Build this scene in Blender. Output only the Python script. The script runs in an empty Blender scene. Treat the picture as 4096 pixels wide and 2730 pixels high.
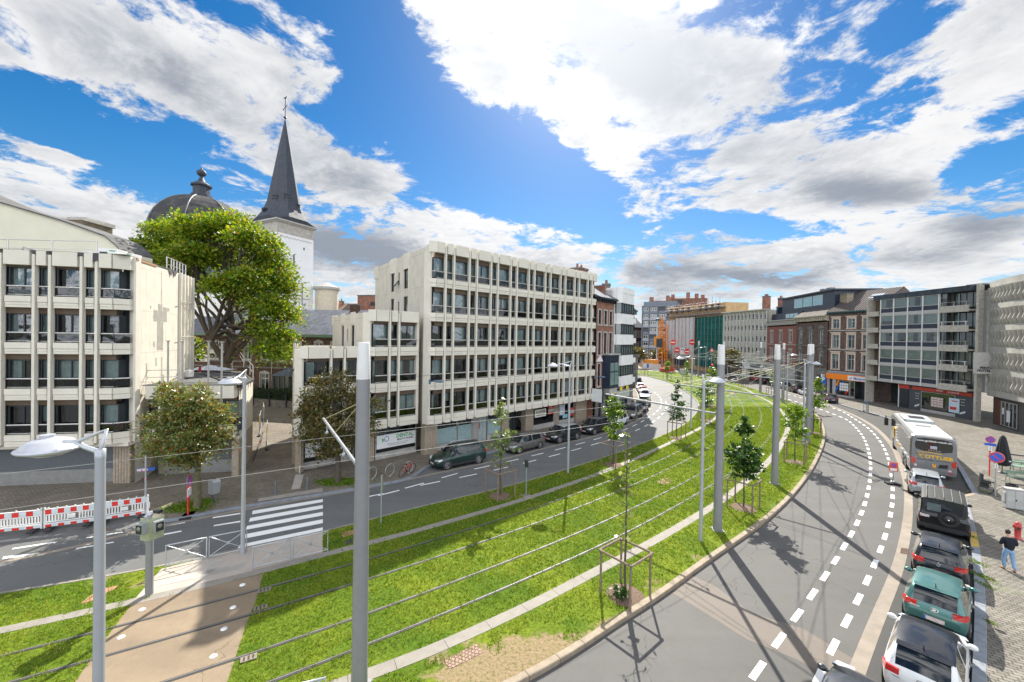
import bpy, math, random
from math import sin, cos, pi, radians as RAD
from mathutils import Vector as V, Matrix, noise as mnoise
scene = bpy.context.scene
COL = scene.collection
rnd = random.Random(7)
# ------------------------------------------------------------------ camera
F_PX, CH, W_PX, H_PX = 1593.0, 10.15, 4096.0, 2730.0
ROLL, PITCH = RAD(.96), RAD(.56)
_fw = V((0,cos(PITCH),-sin(PITCH)));_r0 = V((1,0,0));_u0 = V((0,sin(PITCH),cos(PITCH)))
_R = _r0*cos(ROLL) + _u0*sin(ROLL);_U = -_r0*sin(ROLL) + _u0*cos(ROLL)
cam_d = bpy.data.cameras.new('camera');cam = bpy.data.objects.new('camera',cam_d);COL.objects.link(cam)
cam_d.sensor_width = 36;cam_d.sensor_fit = 'HORIZONTAL';cam_d.lens = 36*F_PX/W_PX
cam_d.clip_start = .1;cam_d.clip_end = 6000
mw = Matrix((( _R.x,_U.x,-_fw.x,0),(_R.y,_U.y,-_fw.y,0),(_R.z,_U.z,-_fw.z,CH),(0,0,0,1)))
cam.matrix_world = mw
scene.camera = cam
scene.view_settings.view_transform = 'Standard';scene.view_settings.look = 'None'
scene.view_settings.gamma = 1;scene.view_settings.use_curve_mapping = False
scene.view_settings.exposure = 1.22
scene.cycles.max_bounces = 6;scene.cycles.transparent_max_bounces = 12
scene.cycles.use_denoising = True
def ray(px,py): return _fw + _R*((px-2048)/F_PX) + _U*((1365-py)/F_PX)
def g(px,py,z=0.0):                       # the ground point seen at a photo pixel
    d = ray(px,py);t = (z-CH)/d.z
    return V((d.x*t,d.y*t,z))
def gl(pts,z=0.0): return [g(x,y,z) for x,y in pts]
# ------------------------------------------------------------------ sun and sky
SUN_AZ, SUN_EL = RAD(9.5), RAD(41)
sun_dir = V((sin(SUN_AZ)*cos(SUN_EL),cos(SUN_AZ)*cos(SUN_EL),sin(SUN_EL)))
sd = bpy.data.lights.new('sun','SUN');sd.energy = 4.2;sd.angle = RAD(.53);sd.color = (1,.94,.84)
so = bpy.data.objects.new('sun',sd);COL.objects.link(so)
so.rotation_euler = (-sun_dir).to_track_quat('-Z','Y').to_euler();so.location = (0,0,60)
world = bpy.data.worlds.new('World');scene.world = world;world.use_nodes = True
class NT:
    def __init__(s,nt): s.nt = nt;s.N = nt.nodes;s.L = nt.links
    def n(s,t,ins=None,**kw):
        nd = s.N.new(t)
        for k, v in kw.items(): setattr(nd,k,v)
        for k, v in (ins or {}).items():
            if isinstance(v,bpy.types.NodeSocket): s.L.new(v,nd.inputs[k])
            else: nd.inputs[k].default_value = v
        return nd
    def m(s,op,a,b=0.0,c=0.0,clamp=False):
        nd = s.n('ShaderNodeMath',{0: a,1: b,2: c},operation=op);nd.use_clamp = clamp
        return nd.outputs[0]
    def mix(s,f,a,b):
        nd = s.N.new('ShaderNodeMix');nd.data_type = 'RGBA'
        for k, v in ((0,f),(6,a),(7,b)):
            if isinstance(v,bpy.types.NodeSocket): s.L.new(v,nd.inputs[k])
            else: nd.inputs[k].default_value = v if k == 0 else (*v[:3],1)
        return nd.outputs[2]
    def ramp(s,f,lo,hi,smooth=True):
        nd = s.n('ShaderNodeMapRange',{0: f,1: lo,2: hi},interpolation_type='SMOOTHSTEP' if smooth else 'LINEAR')
        return nd.outputs[0]
w = NT(world.node_tree);w.N.clear()
tc = w.n('ShaderNodeTexCoord');dirv = tc.outputs['Generated']
sky = w.n('ShaderNodeTexSky',sky_type='NISHITA',sun_disc=False,sun_elevation=SUN_EL,sun_rotation=SUN_AZ,air_density=1.0,dust_density=.25,ozone_density=2.5)
skyc = w.n('ShaderNodeHueSaturation',{'Saturation': 1.45,'Value': 1.0,'Color': sky.outputs[0]}).outputs[0]
sep = w.n('ShaderNodeSeparateXYZ',{0: dirv})
dz = w.m('MAXIMUM',sep.outputs[2],0.0)
den = w.m('ADD',dz,.16)
px_ = w.m('DIVIDE',sep.outputs[0],den);py_ = w.m('DIVIDE',sep.outputs[1],den)
pl = w.n('ShaderNodeCombineXYZ',{0: px_,1: py_,2: w.m('MULTIPLY',dz,1.4)}).outputs[0]
warp = w.n('ShaderNodeTexNoise',{'Vector': pl,'Scale': 1.6,'Detail': 3.0})
plw = w.n('ShaderNodeVectorMath',{0: pl,1: w.n('ShaderNodeVectorMath',{0: warp.outputs['Color'],'Scale': .35},operation='SCALE').outputs[0]},operation='ADD').outputs[0]
n1 = w.n('ShaderNodeTexNoise',{'Vector': plw,'Scale': 2.9,'Detail': 13.0,'Roughness': .66,'Lacunarity': 2.1}).outputs[0]
n3 = w.n('ShaderNodeTexNoise',{'Vector': plw,'Scale': 11.0,'Detail': 9.0,'Roughness': .65}).outputs[0]
n2 = w.n('ShaderNodeTexNoise',{'Vector': plw,'Scale': .95,'Detail': 5.0,'Roughness': .5}).outputs[0]
flat = w.n('ShaderNodeCombineXYZ',{0: sep.outputs[0],1: 0.0,2: sep.outputs[2]}).outputs[0]
def sdir(x,y):                             # cloud masses are laid out by direction in the sky
    d = ray(x*4096/2353,y*4096/2353).normalized();return V((d.x,d.z))
def blob(x,y,a,b,ang):
    A = RAD(ang);c = sdir(x,y)
    e1 = sdir(x+a*cos(A),y+a*sin(A)) - c;e2 = sdir(x-b*sin(A),y+b*cos(A)) - c
    rot = math.atan2(e1.y,e1.x)
    perp = V((-sin(rot),cos(rot)));bb = max(abs(e2.dot(perp)),.01)
    mp = w.n('ShaderNodeMapping',{'Vector': flat,'Location': (c.x,0,c.y),'Rotation': (0,-rot,0),'Scale': (e1.length*1.5,1,bb*1.5)},vector_type='TEXTURE')
    sepm = w.n('ShaderNodeSeparateXYZ',{0: mp.outputs[0]})
    r2 = w.m('ADD',w.m('MULTIPLY',sepm.outputs[0],sepm.outputs[0]),w.m('MULTIPLY',sepm.outputs[2],sepm.outputs[2]))
    q = w.m('SUBTRACT',1.0,r2,clamp=True)
    return w.m('MULTIPLY',q,q)
BLUE = [(225,330,300,62,27,1.2),(470,410,120,45,20,.7),(40,80,70,60,20,.6),(120,215,150,50,10,.6),(1120,340,250,105,22,1.5),(880,230,130,90,60,.9),
        (860,60,120,90,50,1.0),(1330,480,190,75,22,1.0),(980,250,120,80,30,.8),(560,25,40,30,0,.4),(720,20,60,40,0,.5),(2080,60,85,70,0,.9),(1960,190,70,30,-10,.4),
        (1880,250,150,22,-12,.6),(2270,370,130,42,-12,1.0),(2010,300,120,25,-12,.35),(1700,520,150,24,8,.7),(1400,640,40,50,0,.6),(1560,500,60,40,0,.4),(2330,60,30,60,0,.2),
        (1000,415,170,40,22,.6),(820,470,60,20,30,.25),(360,340,70,60,30,.4),(1240,560,80,20,20,.3),(1640,225,40,20,0,.3),(20,250,60,90,0,.6)]
CLOUD = [(130,355,85,18,12,1.3),(1322,322,34,20,-5,1.6),(300,130,300,90,30,.8),(560,300,200,55,38,.7),(780,410,150,60,35,.7),(700,110,200,60,25,.35),(1100,90,170,110,30,.9),
         (1500,130,330,160,25,.9),(1850,400,350,100,0,.8),(150,480,260,50,12,.7),(1200,640,500,80,5,.55),(2250,160,160,110,-20,.5),(2200,560,260,70,0,.6),(1100,520,180,40,12,.35),(1000,590,420,60,4,.55),(1750,600,520,60,2,.6),(2250,470,220,60,-8,.5),(1350,40,200,90,0,.6),(2250,60,120,60,0,.3),(820,420,90,50,30,.5),(500,520,160,40,5,.4)]
DARK = [(1450,130,190,90,25,.9),(1640,90,150,60,20,.5),(1980,440,190,40,3,1.1),(2260,520,150,45,-5,.9),(1480,610,130,25,5,.8),(1750,640,220,18,5,.7),(820,560,170,35,8,.65),
        (380,170,200,50,30,.35),(900,600,150,40,10,.5),(2150,590,200,30,0,.7),(80,500,120,20,10,.25),(1700,350,150,30,-10,.2)]
def acc(lst):
    t = None
    for (x,y,a,b,an,k) in lst:
        v = w.m('MULTIPLY',blob(x,y,a,b,an),k)
        t = v if t is None else w.m('ADD',t,v)
    return t
fb, fc, fd = acc(BLUE), acc(CLOUD), acc(DARK)
cov = w.m('ADD',w.m('MULTIPLY',w.m('SUBTRACT',n1,.5),4.6),w.m('SUBTRACT',w.m('MULTIPLY',fc,.75),w.m('MULTIPLY',fb,1.05)))
cov = w.m('ADD',w.m('ADD',cov,.20),w.m('MULTIPLY',w.m('SUBTRACT',n3,.5),1.15))
mask = w.ramp(cov,-.12,.42)
thick = w.ramp(cov,.15,1.1)
# cloud shading: bright puffs, grey undersides where thick
shade = w.m('ADD',w.m('MULTIPLY',w.m('SUBTRACT',n2,.46),2.2),w.m('ADD',w.m('MULTIPLY',thick,.30),w.m('MULTIPLY',fd,.68)))
shade = w.m('ADD',shade,w.m('MULTIPLY',w.m('SUBTRACT',n1,.5),-1.1))
shade = w.m('ADD',shade,w.m('MULTIPLY',w.m('SUBTRACT',n3,.5),-1.3))
shade = w.ramp(shade,-.22,1.05)
dotn = w.n('ShaderNodeVectorMath',{0: dirv,1: tuple(sun_dir)},operation='DOT_PRODUCT').outputs['Value']
glow = w.m('POWER',w.m('MAXIMUM',dotn,0.0),14.0)
CL = .40
cloudc = w.mix(shade,(CL*1.0,CL*1.0,CL*1.01),(CL*.34,CL*.385,CL*.46))
cloudc = w.n('ShaderNodeVectorMath',{0: cloudc,1: w.n('ShaderNodeVectorMath',{0: (CL*.7,CL*.69,CL*.66),'Scale': glow},operation='SCALE').outputs[0]},operation='ADD').outputs[0]
skys = w.n('ShaderNodeVectorMath',{0: skyc,'Scale': .052},operation='SCALE').outputs[0]
glow2 = w.m('MULTIPLY',w.m('POWER',w.m('MAXIMUM',dotn,0.0),60.0),.12)
skys = w.n('ShaderNodeVectorMath',{0: skys,1: w.n('ShaderNodeVectorMath',{0: (1,1,1),'Scale': glow2},operation='SCALE').outputs[0]},operation='ADD').outputs[0]
back = w.ramp(sep.outputs[1],.15,-.5)      # out-of-view clouds opposite the sun; brightness added to lift the shaded facades
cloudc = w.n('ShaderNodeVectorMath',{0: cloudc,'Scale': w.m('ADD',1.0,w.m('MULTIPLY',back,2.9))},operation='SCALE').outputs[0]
low = w.ramp(sep.outputs[2],.0,.16)
skys = w.mix(low,(.20,.28,.38),skys)
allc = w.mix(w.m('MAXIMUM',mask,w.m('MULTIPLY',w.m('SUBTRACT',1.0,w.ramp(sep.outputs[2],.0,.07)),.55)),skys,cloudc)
allc = w.mix(w.ramp(sep.outputs[2],-.02,.0),(.10,.11,.11),allc)
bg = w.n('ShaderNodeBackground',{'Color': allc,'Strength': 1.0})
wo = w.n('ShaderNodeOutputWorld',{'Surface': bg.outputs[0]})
world.cycles.sampling_method = 'MANUAL';world.cycles.sample_map_resolution = 512
# ------------------------------------------------------------------ materials
MATS = {}
def P(name,col,rough=.6,metal=0.0,var=.12,scale=3.0,bump=0.0,bscale=40.0,spec=.5,coat=0.0,col2=None,c2=(.45,.6),emit=None):
    if name in MATS: return MATS[name]
    m = bpy.data.materials.new(name);m.use_nodes = True;t = NT(m.node_tree)
    b = t.N['Principled BSDF'];MATS[name] = m
    co = t.n('ShaderNodeTexCoord').outputs['Object']
    nz = t.n('ShaderNodeTexNoise',{'Vector': co,'Scale': scale,'Detail': 6.0,'Roughness': .6}).outputs[0]
    c = (*col,1)
    if col2 is not None:
        base = t.mix(t.ramp(nz,c2[0],c2[1]),col,col2)
    else:
        base = t.mix(t.ramp(nz,.25,.75),[x*(1-var) for x in col],[min(1,x*(1+var)) for x in col])
    t.L.new(base,b.inputs['Base Color'])
    b.inputs['Roughness'].default_value = rough;b.inputs['Metallic'].default_value = metal
    b.inputs['Specular IOR Level'].default_value = spec
    if coat: b.inputs['Coat Weight'].default_value = coat;b.inputs['Coat Roughness'].default_value = .05
    if bump:
        bn = t.n('ShaderNodeTexNoise',{'Vector': co,'Scale': bscale,'Detail': 5.0}).outputs[0]
        bp = t.n('ShaderNodeBump',{'Height': bn,'Strength': bump,'Distance': .02})
        t.L.new(bp.outputs[0],b.inputs['Normal'])
    if emit:
        b.inputs['Emission Color'].default_value = (*emit[0],1);b.inputs['Emission Strength'].default_value = emit[1]
    return m
def glass_mat(name,tint=(.55,.62,.62),refl=1.0):
    if name in MATS: return MATS[name]
    m = bpy.data.materials.new(name);m.use_nodes = True;t = NT(m.node_tree);t.N.clear();MATS[name] = m
    o = t.n('ShaderNodeOutputMaterial')
    tr = t.n('ShaderNodeBsdfTransparent',{'Color': (*tint,1)});gs = t.n('ShaderNodeBsdfGlossy',{'Color': (.9,.95,1,1),'Roughness': .02})
    fr = t.n('ShaderNodeFresnel',{'IOR': 1.5})
    f = t.m('ADD',t.m('MULTIPLY',fr.outputs[0],1.3*refl),.05*refl,clamp=True)
    # slight waviness of panes
    nz = t.n('ShaderNodeTexNoise',{'Vector': t.n('ShaderNodeNewGeometry').outputs['Position'],'Scale': .9,'Detail': 1.0}).outputs[0]
    bp = t.n('ShaderNodeBump',{'Height': nz,'Strength': .12,'Distance': .3});t.L.new(bp.outputs[0],gs.inputs['Normal'])
    mx = t.n('ShaderNodeMixShader',{0: f,1: tr.outputs[0],2: gs.outputs[0]});t.L.new(mx.outputs[0],o.inputs[0])
    return m
def brick_mat(name,c1,c2,mortar,bw=.22,bh=.075,rough=.85,axis='XZ',msize=.012,bumps=.3,stain=None):
    if name in MATS: return MATS[name]
    m = bpy.data.materials.new(name);m.use_nodes = True;t = NT(m.node_tree);MATS[name] = m
    b = t.N['Principled BSDF'];co = t.n('ShaderNodeTexCoord').outputs['Object'];s = t.n('ShaderNodeSeparateXYZ',{0: co})
    if axis == 'XZ': vec = t.n('ShaderNodeCombineXYZ',{0: t.m('ADD',s.outputs[0],s.outputs[1]),1: s.outputs[2]}).outputs[0]
    else: vec = co
    br = t.n('ShaderNodeTexBrick',{'Vector': vec,'Color1': (*c1,1),'Color2': (*c2,1),'Mortar': (*mortar,1),'Scale': 1.0,'Mortar Size': msize,'Brick Width': bw,'Row Height': bh,'Bias': -.1})
    nz = t.n('ShaderNodeTexNoise',{'Vector': co,'Scale': 1.3,'Detail': 7.0}).outputs[0]
    col = t.mix(t.ramp(nz,.3,.7),[stain or .72]*3,[1.04 if stain else 1.12]*3)
    mul = t.n('ShaderNodeVectorMath',{0: br.outputs['Color'],1: col},operation='MULTIPLY').outputs[0]
    t.L.new(mul,b.inputs['Base Color']);b.inputs['Roughness'].default_value = rough;b.inputs['Specular IOR Level'].default_value = .15
    bp = t.n('ShaderNodeBump',{'Height': t.m('SUBTRACT',1.0,br.outputs['Fac']),'Strength': bumps,'Distance': .01});t.L.new(bp.outputs[0],b.inputs['Normal'])
    return m
# ------------------------------------------------------------------ mesh building
class MB:
    def __init__(s): s.v = [];s.f = [];s.mi = [];s.sm = [];s.X = Matrix();s.cur = 0;s.smooth = False
    def at(s,loc=(0,0,0),rz=0.0,rx=0.0,ry=0.0):
        s.X = Matrix.Translation(loc) @ Matrix.Rotation(rz,4,'Z') @ Matrix.Rotation(ry,4,'Y') @ Matrix.Rotation(rx,4,'X');return s
    def add(s,vs,fs,smooth=None):
        o = len(s.v);s.v += [tuple(s.X @ V(p)) for p in vs]
        for f in fs: s.f.append([i+o for i in f]);s.mi.append(s.cur);s.sm.append(s.smooth if smooth is None else smooth)
        return s
    def box(s,x0,x1,y0,y1,z0,z1):
        return s.add([(x0,y0,z0),(x1,y0,z0),(x1,y1,z0),(x0,y1,z0),(x0,y0,z1),(x1,y0,z1),(x1,y1,z1),(x0,y1,z1)],
                     [(0,3,2,1),(4,5,6,7),(0,1,5,4),(1,2,6,5),(2,3,7,6),(3,0,4,7)],False)
    def cb(s,c,sz): return s.box(c[0]-sz[0]/2,c[0]+sz[0]/2,c[1]-sz[1]/2,c[1]+sz[1]/2,c[2]-sz[2]/2,c[2]+sz[2]/2)
    def quad(s,*p): return s.add(p,[tuple(range(len(p)))],False)
    def prism(s,poly,z0,z1):
        n = len(poly);vs = [(p[0],p[1],z0) for p in poly]+[(p[0],p[1],z1) for p in poly]
        fs = [tuple(range(n))[::-1],tuple(range(n,2*n))]+[(i,(i+1) % n,n+(i+1) % n,n+i) for i in range(n)]
        return s.add(vs,fs,False)
    def ext(s,poly,y0,y1):               # polygon in x,z extruded along y
        n = len(poly);vs = [(p[0],y0,p[1]) for p in poly]+[(p[0],y1,p[1]) for p in poly]
        fs = [tuple(range(n)),tuple(range(n,2*n))[::-1]]+[((i+1) % n,i,n+i,n+(i+1) % n) for i in range(n)]
        return s.add(vs,fs,False)
    def tube(s,pts,r,n=8,cap=True,smooth=True):
        pts = [V(p) for p in pts];rs = r if isinstance(r,(list,tuple)) else [r]*len(pts)
        vs, fs = [], [];up = None
        for i, p in enumerate(pts):
            d = (pts[min(i+1,len(pts)-1)]-pts[max(i-1,0)]).normalized()
            if up is None:
                a = V((0,0,1)) if abs(d.z) < .9 else V((1,0,0));up = (a-d*a.dot(d)).normalized()
            else: up = (up-d*up.dot(d)).normalized()
            q = d.cross(up)
            for k in range(n):
                t = 2*pi*k/n;vs.append(p+(up*cos(t)+q*sin(t))*rs[i])
        for i in range(len(pts)-1):
            for k in range(n): fs.append((i*n+k,i*n+(k+1) % n,(i+1)*n+(k+1) % n,(i+1)*n+k))
        s.add(vs,fs,smooth)
        if cap: s.add([vs[k] for k in range(n)],[tuple(range(n))[::-1]],False);s.add(vs[-n:],[tuple(range(n))],False)
        return s
    def cyl(s,c,r,h,n=16,r2=None,smooth=True):
        return s.tube([(c[0],c[1],c[2]),(c[0],c[1],c[2]+h)],[r,r if r2 is None else r2],n,True,smooth)
    def lathe(s,prof,n=20,c=(0,0,0),smooth=True):
        vs = [];fs = [];m = len(prof)
        for k in range(n):
            t = 2*pi*k/n
            for (r,z) in prof: vs.append((c[0]+r*cos(t),c[1]+r*sin(t),c[2]+z))
        for k in range(n):
            for i in range(m-1): fs.append((k*m+i,((k+1) % n)*m+i,((k+1) % n)*m+i+1,k*m+i+1))
        return s.add(vs,fs,smooth)
    def ellip(s,c,r,nu=14,nv=9):
        prof = [(sin(pi*i/nv),-cos(pi*i/nv)) for i in range(nv+1)];vs = [];fs = [];m = nv+1
        for k in range(nu):
            t = 2*pi*k/nu
            for (a,z) in prof: vs.append((c[0]+r[0]*a*cos(t),c[1]+r[1]*a*sin(t),c[2]+r[2]*z))
        for k in range(nu):
            for i in range(nv): fs.append((k*m+i,((k+1) % nu)*m+i,((k+1) % nu)*m+i+1,k*m+i+1))
        return s.add(vs,fs,True)
    def build(s,name,mats,parent=None,loc=None,rz=None):
        me = bpy.data.meshes.new(name);me.from_pydata(s.v,[],s.f)
        if not isinstance(mats,(list,tuple)): mats = [mats]
        for m in mats: me.materials.append(m)
        me.polygons.foreach_set('material_index',s.mi);me.polygons.foreach_set('use_smooth',s.sm);me.update()
        o = bpy.data.objects.new(name,me);COL.objects.link(o)
        if parent is not None: o.parent = parent
        if loc is not None: o.location = loc
        if rz is not None: o.rotation_euler = (0,0,rz)
        return o
def thing(name,label,cat,loc=(0,0,0),rz=0.0,group=None):
    o = bpy.data.objects.new(name,None);COL.objects.link(o);o.location = loc;o.rotation_euler = (0,0,rz)
    o.empty_display_size = .2
    return tag(o,label,cat,group)
def tag(o,label=None,cat=None,group=None,kind=None):
    if label: o['label'] = label
    if cat: o['category'] = cat
    if group: o['group'] = group
    if kind: o['kind'] = kind
    return o
def kids(o): return [c for c in o.children]
def copy_tree(o,parent=None):
    c = o.copy();COL.objects.link(c)
    if parent is not None: c.parent = parent
    for ch in kids(o): copy_tree(ch,c)
    return c
def place(root,loc,rz=0.0,label=None,first=False,sc=None):
    c = root if first else copy_tree(root)
    c.location = loc;c.rotation_euler = (0,0,rz)
    if sc: c.scale = sc
    if label: c['label'] = label
    return c
def text_mb(body,size,mat,name='lettering',parent=None,loc=(0,0,0),rot=(pi/2,0,0),ext=.004,align='CENTER',bold=0.0,sx=1.0):
    cu = bpy.data.curves.new('t','FONT');cu.body = body;cu.size = size;cu.extrude = ext;cu.align_x = align;cu.align_y = 'CENTER';cu.offset = bold;cu.resolution_u = 3
    ob = bpy.data.objects.new('t',cu);me = bpy.data.meshes.new_from_object(ob)
    me.materials.clear();me.materials.append(mat);bpy.data.objects.remove(ob)
    o = bpy.data.objects.new(name,me);COL.objects.link(o);o.parent = parent;o.location = loc;o.rotation_euler = rot;o.scale = (sx,1,1)
    return o
# ------------------------------------------------------------------ polylines
def smooth_line(pts,step=1.0,it=2):
    p = [V((q[0],q[1],0)) for q in pts]
    out = []
    for i in range(len(p)-1):
        p0 = p[max(i-1,0)];p1 = p[i];p2 = p[i+1];p3 = p[min(i+2,len(p)-1)]
        n = max(1,int((p2-p1).length/step))
        for k in range(n):
            t = k/n;t2 = t*t;t3 = t2*t
            out.append(.5*((2*p1)+(-p0+p2)*t+(2*p0-5*p1+4*p2-p3)*t2+(-p0+3*p1-3*p2+p3)*t3))
    out.append(p[-1])
    for _ in range(it):
        out = [out[0]]+[(out[i-1]+out[i]*2+out[i+1])/4 for i in range(1,len(out)-1)]+[out[-1]]
    return out
def normals(L):
    r = []
    for i in range(len(L)):
        d = (L[min(i+1,len(L)-1)]-L[max(i-1,0)]).normalized();r.append(V((-d.y,d.x,0)))
    return r
def offs(L,o): return [p+n*o for p,n in zip(L,normals(L))]
def resample(L,n):
    d = [0]
    for i in range(1,len(L)): d.append(d[-1]+(L[i]-L[i-1]).length)
    out = [];j = 0
    for k in range(n):
        t = d[-1]*k/(n-1)
        while j < len(L)-2 and d[j+1] < t: j += 1
        u = (t-d[j])/max(1e-6,d[j+1]-d[j]);out.append(L[j].lerp(L[j+1],min(1,max(0,u))))
    return out
def sweep(mb,L,prof,caps=True):          # profile (offset left, z) swept along L
    N = normals(L);m = len(prof);vs = [];fs = []
    for p, n in zip(L,N):
        for (o,z) in prof: q = p+n*o;vs.append((q.x,q.y,z))
    for i in range(len(L)-1):
        for k in range(m): fs.append((i*m+k,i*m+(k+1) % m,(i+1)*m+(k+1) % m,(i+1)*m+k))
    if caps: fs += [tuple(range(m))[::-1],tuple(range((len(L)-1)*m,len(L)*m))]
    return mb.add(vs,fs,False)
def strip(mb,A,B,z):                     # sheet between two lines with equally many points
    vs = [(p.x,p.y,z) for p in A]+[(p.x,p.y,z) for p in B];n = len(A)
    return mb.add(vs,[(i,i+1,n+i+1,n+i) for i in range(n-1)],False)
# ------------------------------------------------------------------ ground lines read from the place
RAIL_B = [(0,2730),(407,2623),(1025,2465.6),(1475,2318.6),(1761,2227),(2200,2077),(2492,1962),(2737,1853),(2803,1811),(2912,1743),(2954,1701),(2974,1671),(2977,1643),(2967,1620),(2950,1597),(2925,1578)]
RAIL_C = [(657,2730),(952,2630),(1200,2546),(1475,2456),(1761,2349),(2200,2181),(2459,2069),(2619,1988),(2801,1892),(2916,1824),(2997,1752.6),(3031,1713.6),(3044.7,1671),(3039.6,1641),(3022,1613),(2997,1590),(2963,1571)]
def extend_back(L,d):
    u = (L[0]-L[1]).normalized();return [L[0]+u*d]+L
fb_ = extend_back(gl(RAIL_B),26);fc_ = extend_back(gl(RAIL_C),26)
far = [V((47.3,88,0)),V((46.6,98,0)),V((43.5,108,0)),V((38,117,0)),V((31,125,0)),V((22,133,0))]
lb = offs(smooth_line(fb_),-1.05);lc = offs(smooth_line(fc_),1.05)
key = []
B_, C_ = resample(lb,40), resample(lc,40)
for b in lb[::4]:
    c = min(lc,key=lambda q: (q-b).length);key.append((b+c)/2)
CEN = smooth_line(key+far,1.0,10)
RAIL_OFF = (2.55,1.05,-1.05,-2.55)
def ground_line(px,z=0.0,back=0,fwd=None,it=3,step=1.0):
    L = gl(px,z)
    if back: L = extend_back(L,back)
    if fwd: L = L+[V(f) for f in fwd]
    return smooth_line(L,step,it)
ZR = -.12                                   # carriageway level; lawn and pavements at 0
KL = ground_line([(0,2377),(197,2347),(388,2316),(572,2281),(657,2270),(946,2199),(1318,2126),(1475,2081),(1761,2010),(1974,1962),(2200,1900),(2300,1868.6),(2470,1813),(2640,1747),(2725,1707),(2767,1675),(2793,1641),(2795,1613),(2767,1582),(2716,1548),(2661,1524),(2597,1507),(2563,1501)],0,22)
KR = ground_line([(2013,2730),(2100,2690),(2173,2650),(2274,2590),(2364,2535),(2442,2480),(2518,2436),(2650,2352),(2756,2275),(2846,2213),(3000,2110),(3083,2045),(3169,1962),(3239,1870),(3278,1793),(3291,1745),(3288,1712),(3277,1682),(3258,1657),(3225,1638),(3174,1614),(3120,1592),(3050,1568),(2980,1545),(2930,1531),(2880,1521)],0,26)
SL = ground_line([(0,2524),(381,2442),(525,2409),(1051,2288),(1200,2240),(1475,2175),(1761,2097),(2042,2015),(2300,1930),(2512,1849),(2682,1771),(2806,1711),(2865,1671)],0,24)
SR = ground_line([(1475,2700),(1671,2633),(1896,2526),(2002,2478),(2193,2391),(2257,2352),(2403,2276),(2605,2172),(2796,2060),(2908,1990),(2980,1928),(3056,1866),(3103,1811),(3133,1764),(3152,1713),(3152,1684),(3137,1658),(3107,1628),(3065,1601),(3022,1582)],0,24)
GUT = ground_line([(3400,2760),(3441,2654),(3481,2542),(3533,2421),(3586,2293),(3608,2210),(3626,2120),(3634,2040),(3632,1960),(3620,1905),(3603,1857),(3574,1790),(3520,1728),(3470,1691),(3416,1662),(3340,1630),(3268,1603),(3190,1580),(3100,1553)],ZR,8)
SK = ground_line([(3885,2760),(3893,2600),(3899,2460),(3897,2325),(3889,2220),(3878,2150),(3858,2050),(3838,1985)],0,6)   # pavement kerb, right, near part
SK2 = ground_line([(3889,1973),(3862,1925),(3833,1873),(3790,1815),(3730,1755),(3640,1702),(3566,1680),(3500,1657),(3446,1644),(3330,1609),(3240,1582),(3150,1556),(3100,1541)],0)
# ------------------------------------------------------------------ surfaces
def grass_mat():
    m = bpy.data.materials.new('lawn');m.use_nodes = True;t = NT(m.node_tree);b = t.N['Principled BSDF']
    co = t.n('ShaderNodeNewGeometry').outputs['Position']
    n0 = t.n('ShaderNodeTexNoise',{'Vector': co,'Scale': .35,'Detail': 4.0}).outputs[0]
    n1 = t.n('ShaderNodeTexNoise',{'Vector': co,'Scale': 9.0,'Detail': 8.0,'Roughness': .7}).outputs[0]
    n2 = t.n('ShaderNodeTexNoise',{'Vector': co,'Scale': 1.3,'Detail': 6.0,'Roughness': .7}).outputs[0]
    at = t.n('ShaderNodeAttribute',attribute_name='soil').outputs['Fac']
    c = t.mix(t.ramp(n0,.35,.65),(.10,.18,.014),(.20,.26,.02))
    c = t.mix(t.ramp(n1,.3,.7),t.n('ShaderNodeVectorMath',{0: c,'Scale': .45},operation='SCALE').outputs[0],c)
    soil = t.mix(n1,(.17,.12,.065),(.38,.29,.18))
    sm = t.ramp(t.m('ADD',t.m('MULTIPLY',n2,.9),t.m('MULTIPLY',at,.75)),.68,.82)
    sm = t.m('MULTIPLY',sm,t.ramp(n1,.25,.55))
    t.L.new(t.mix(sm,c,soil),b.inputs['Base Color']);b.inputs['Roughness'].default_value = .9;b.inputs['Specular IOR Level'].default_value = .1
    bp = t.n('ShaderNodeBump',{'Height': n1,'Strength': .9,'Distance': .06});t.L.new(bp.outputs[0],b.inputs['Normal'])
    return m
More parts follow.
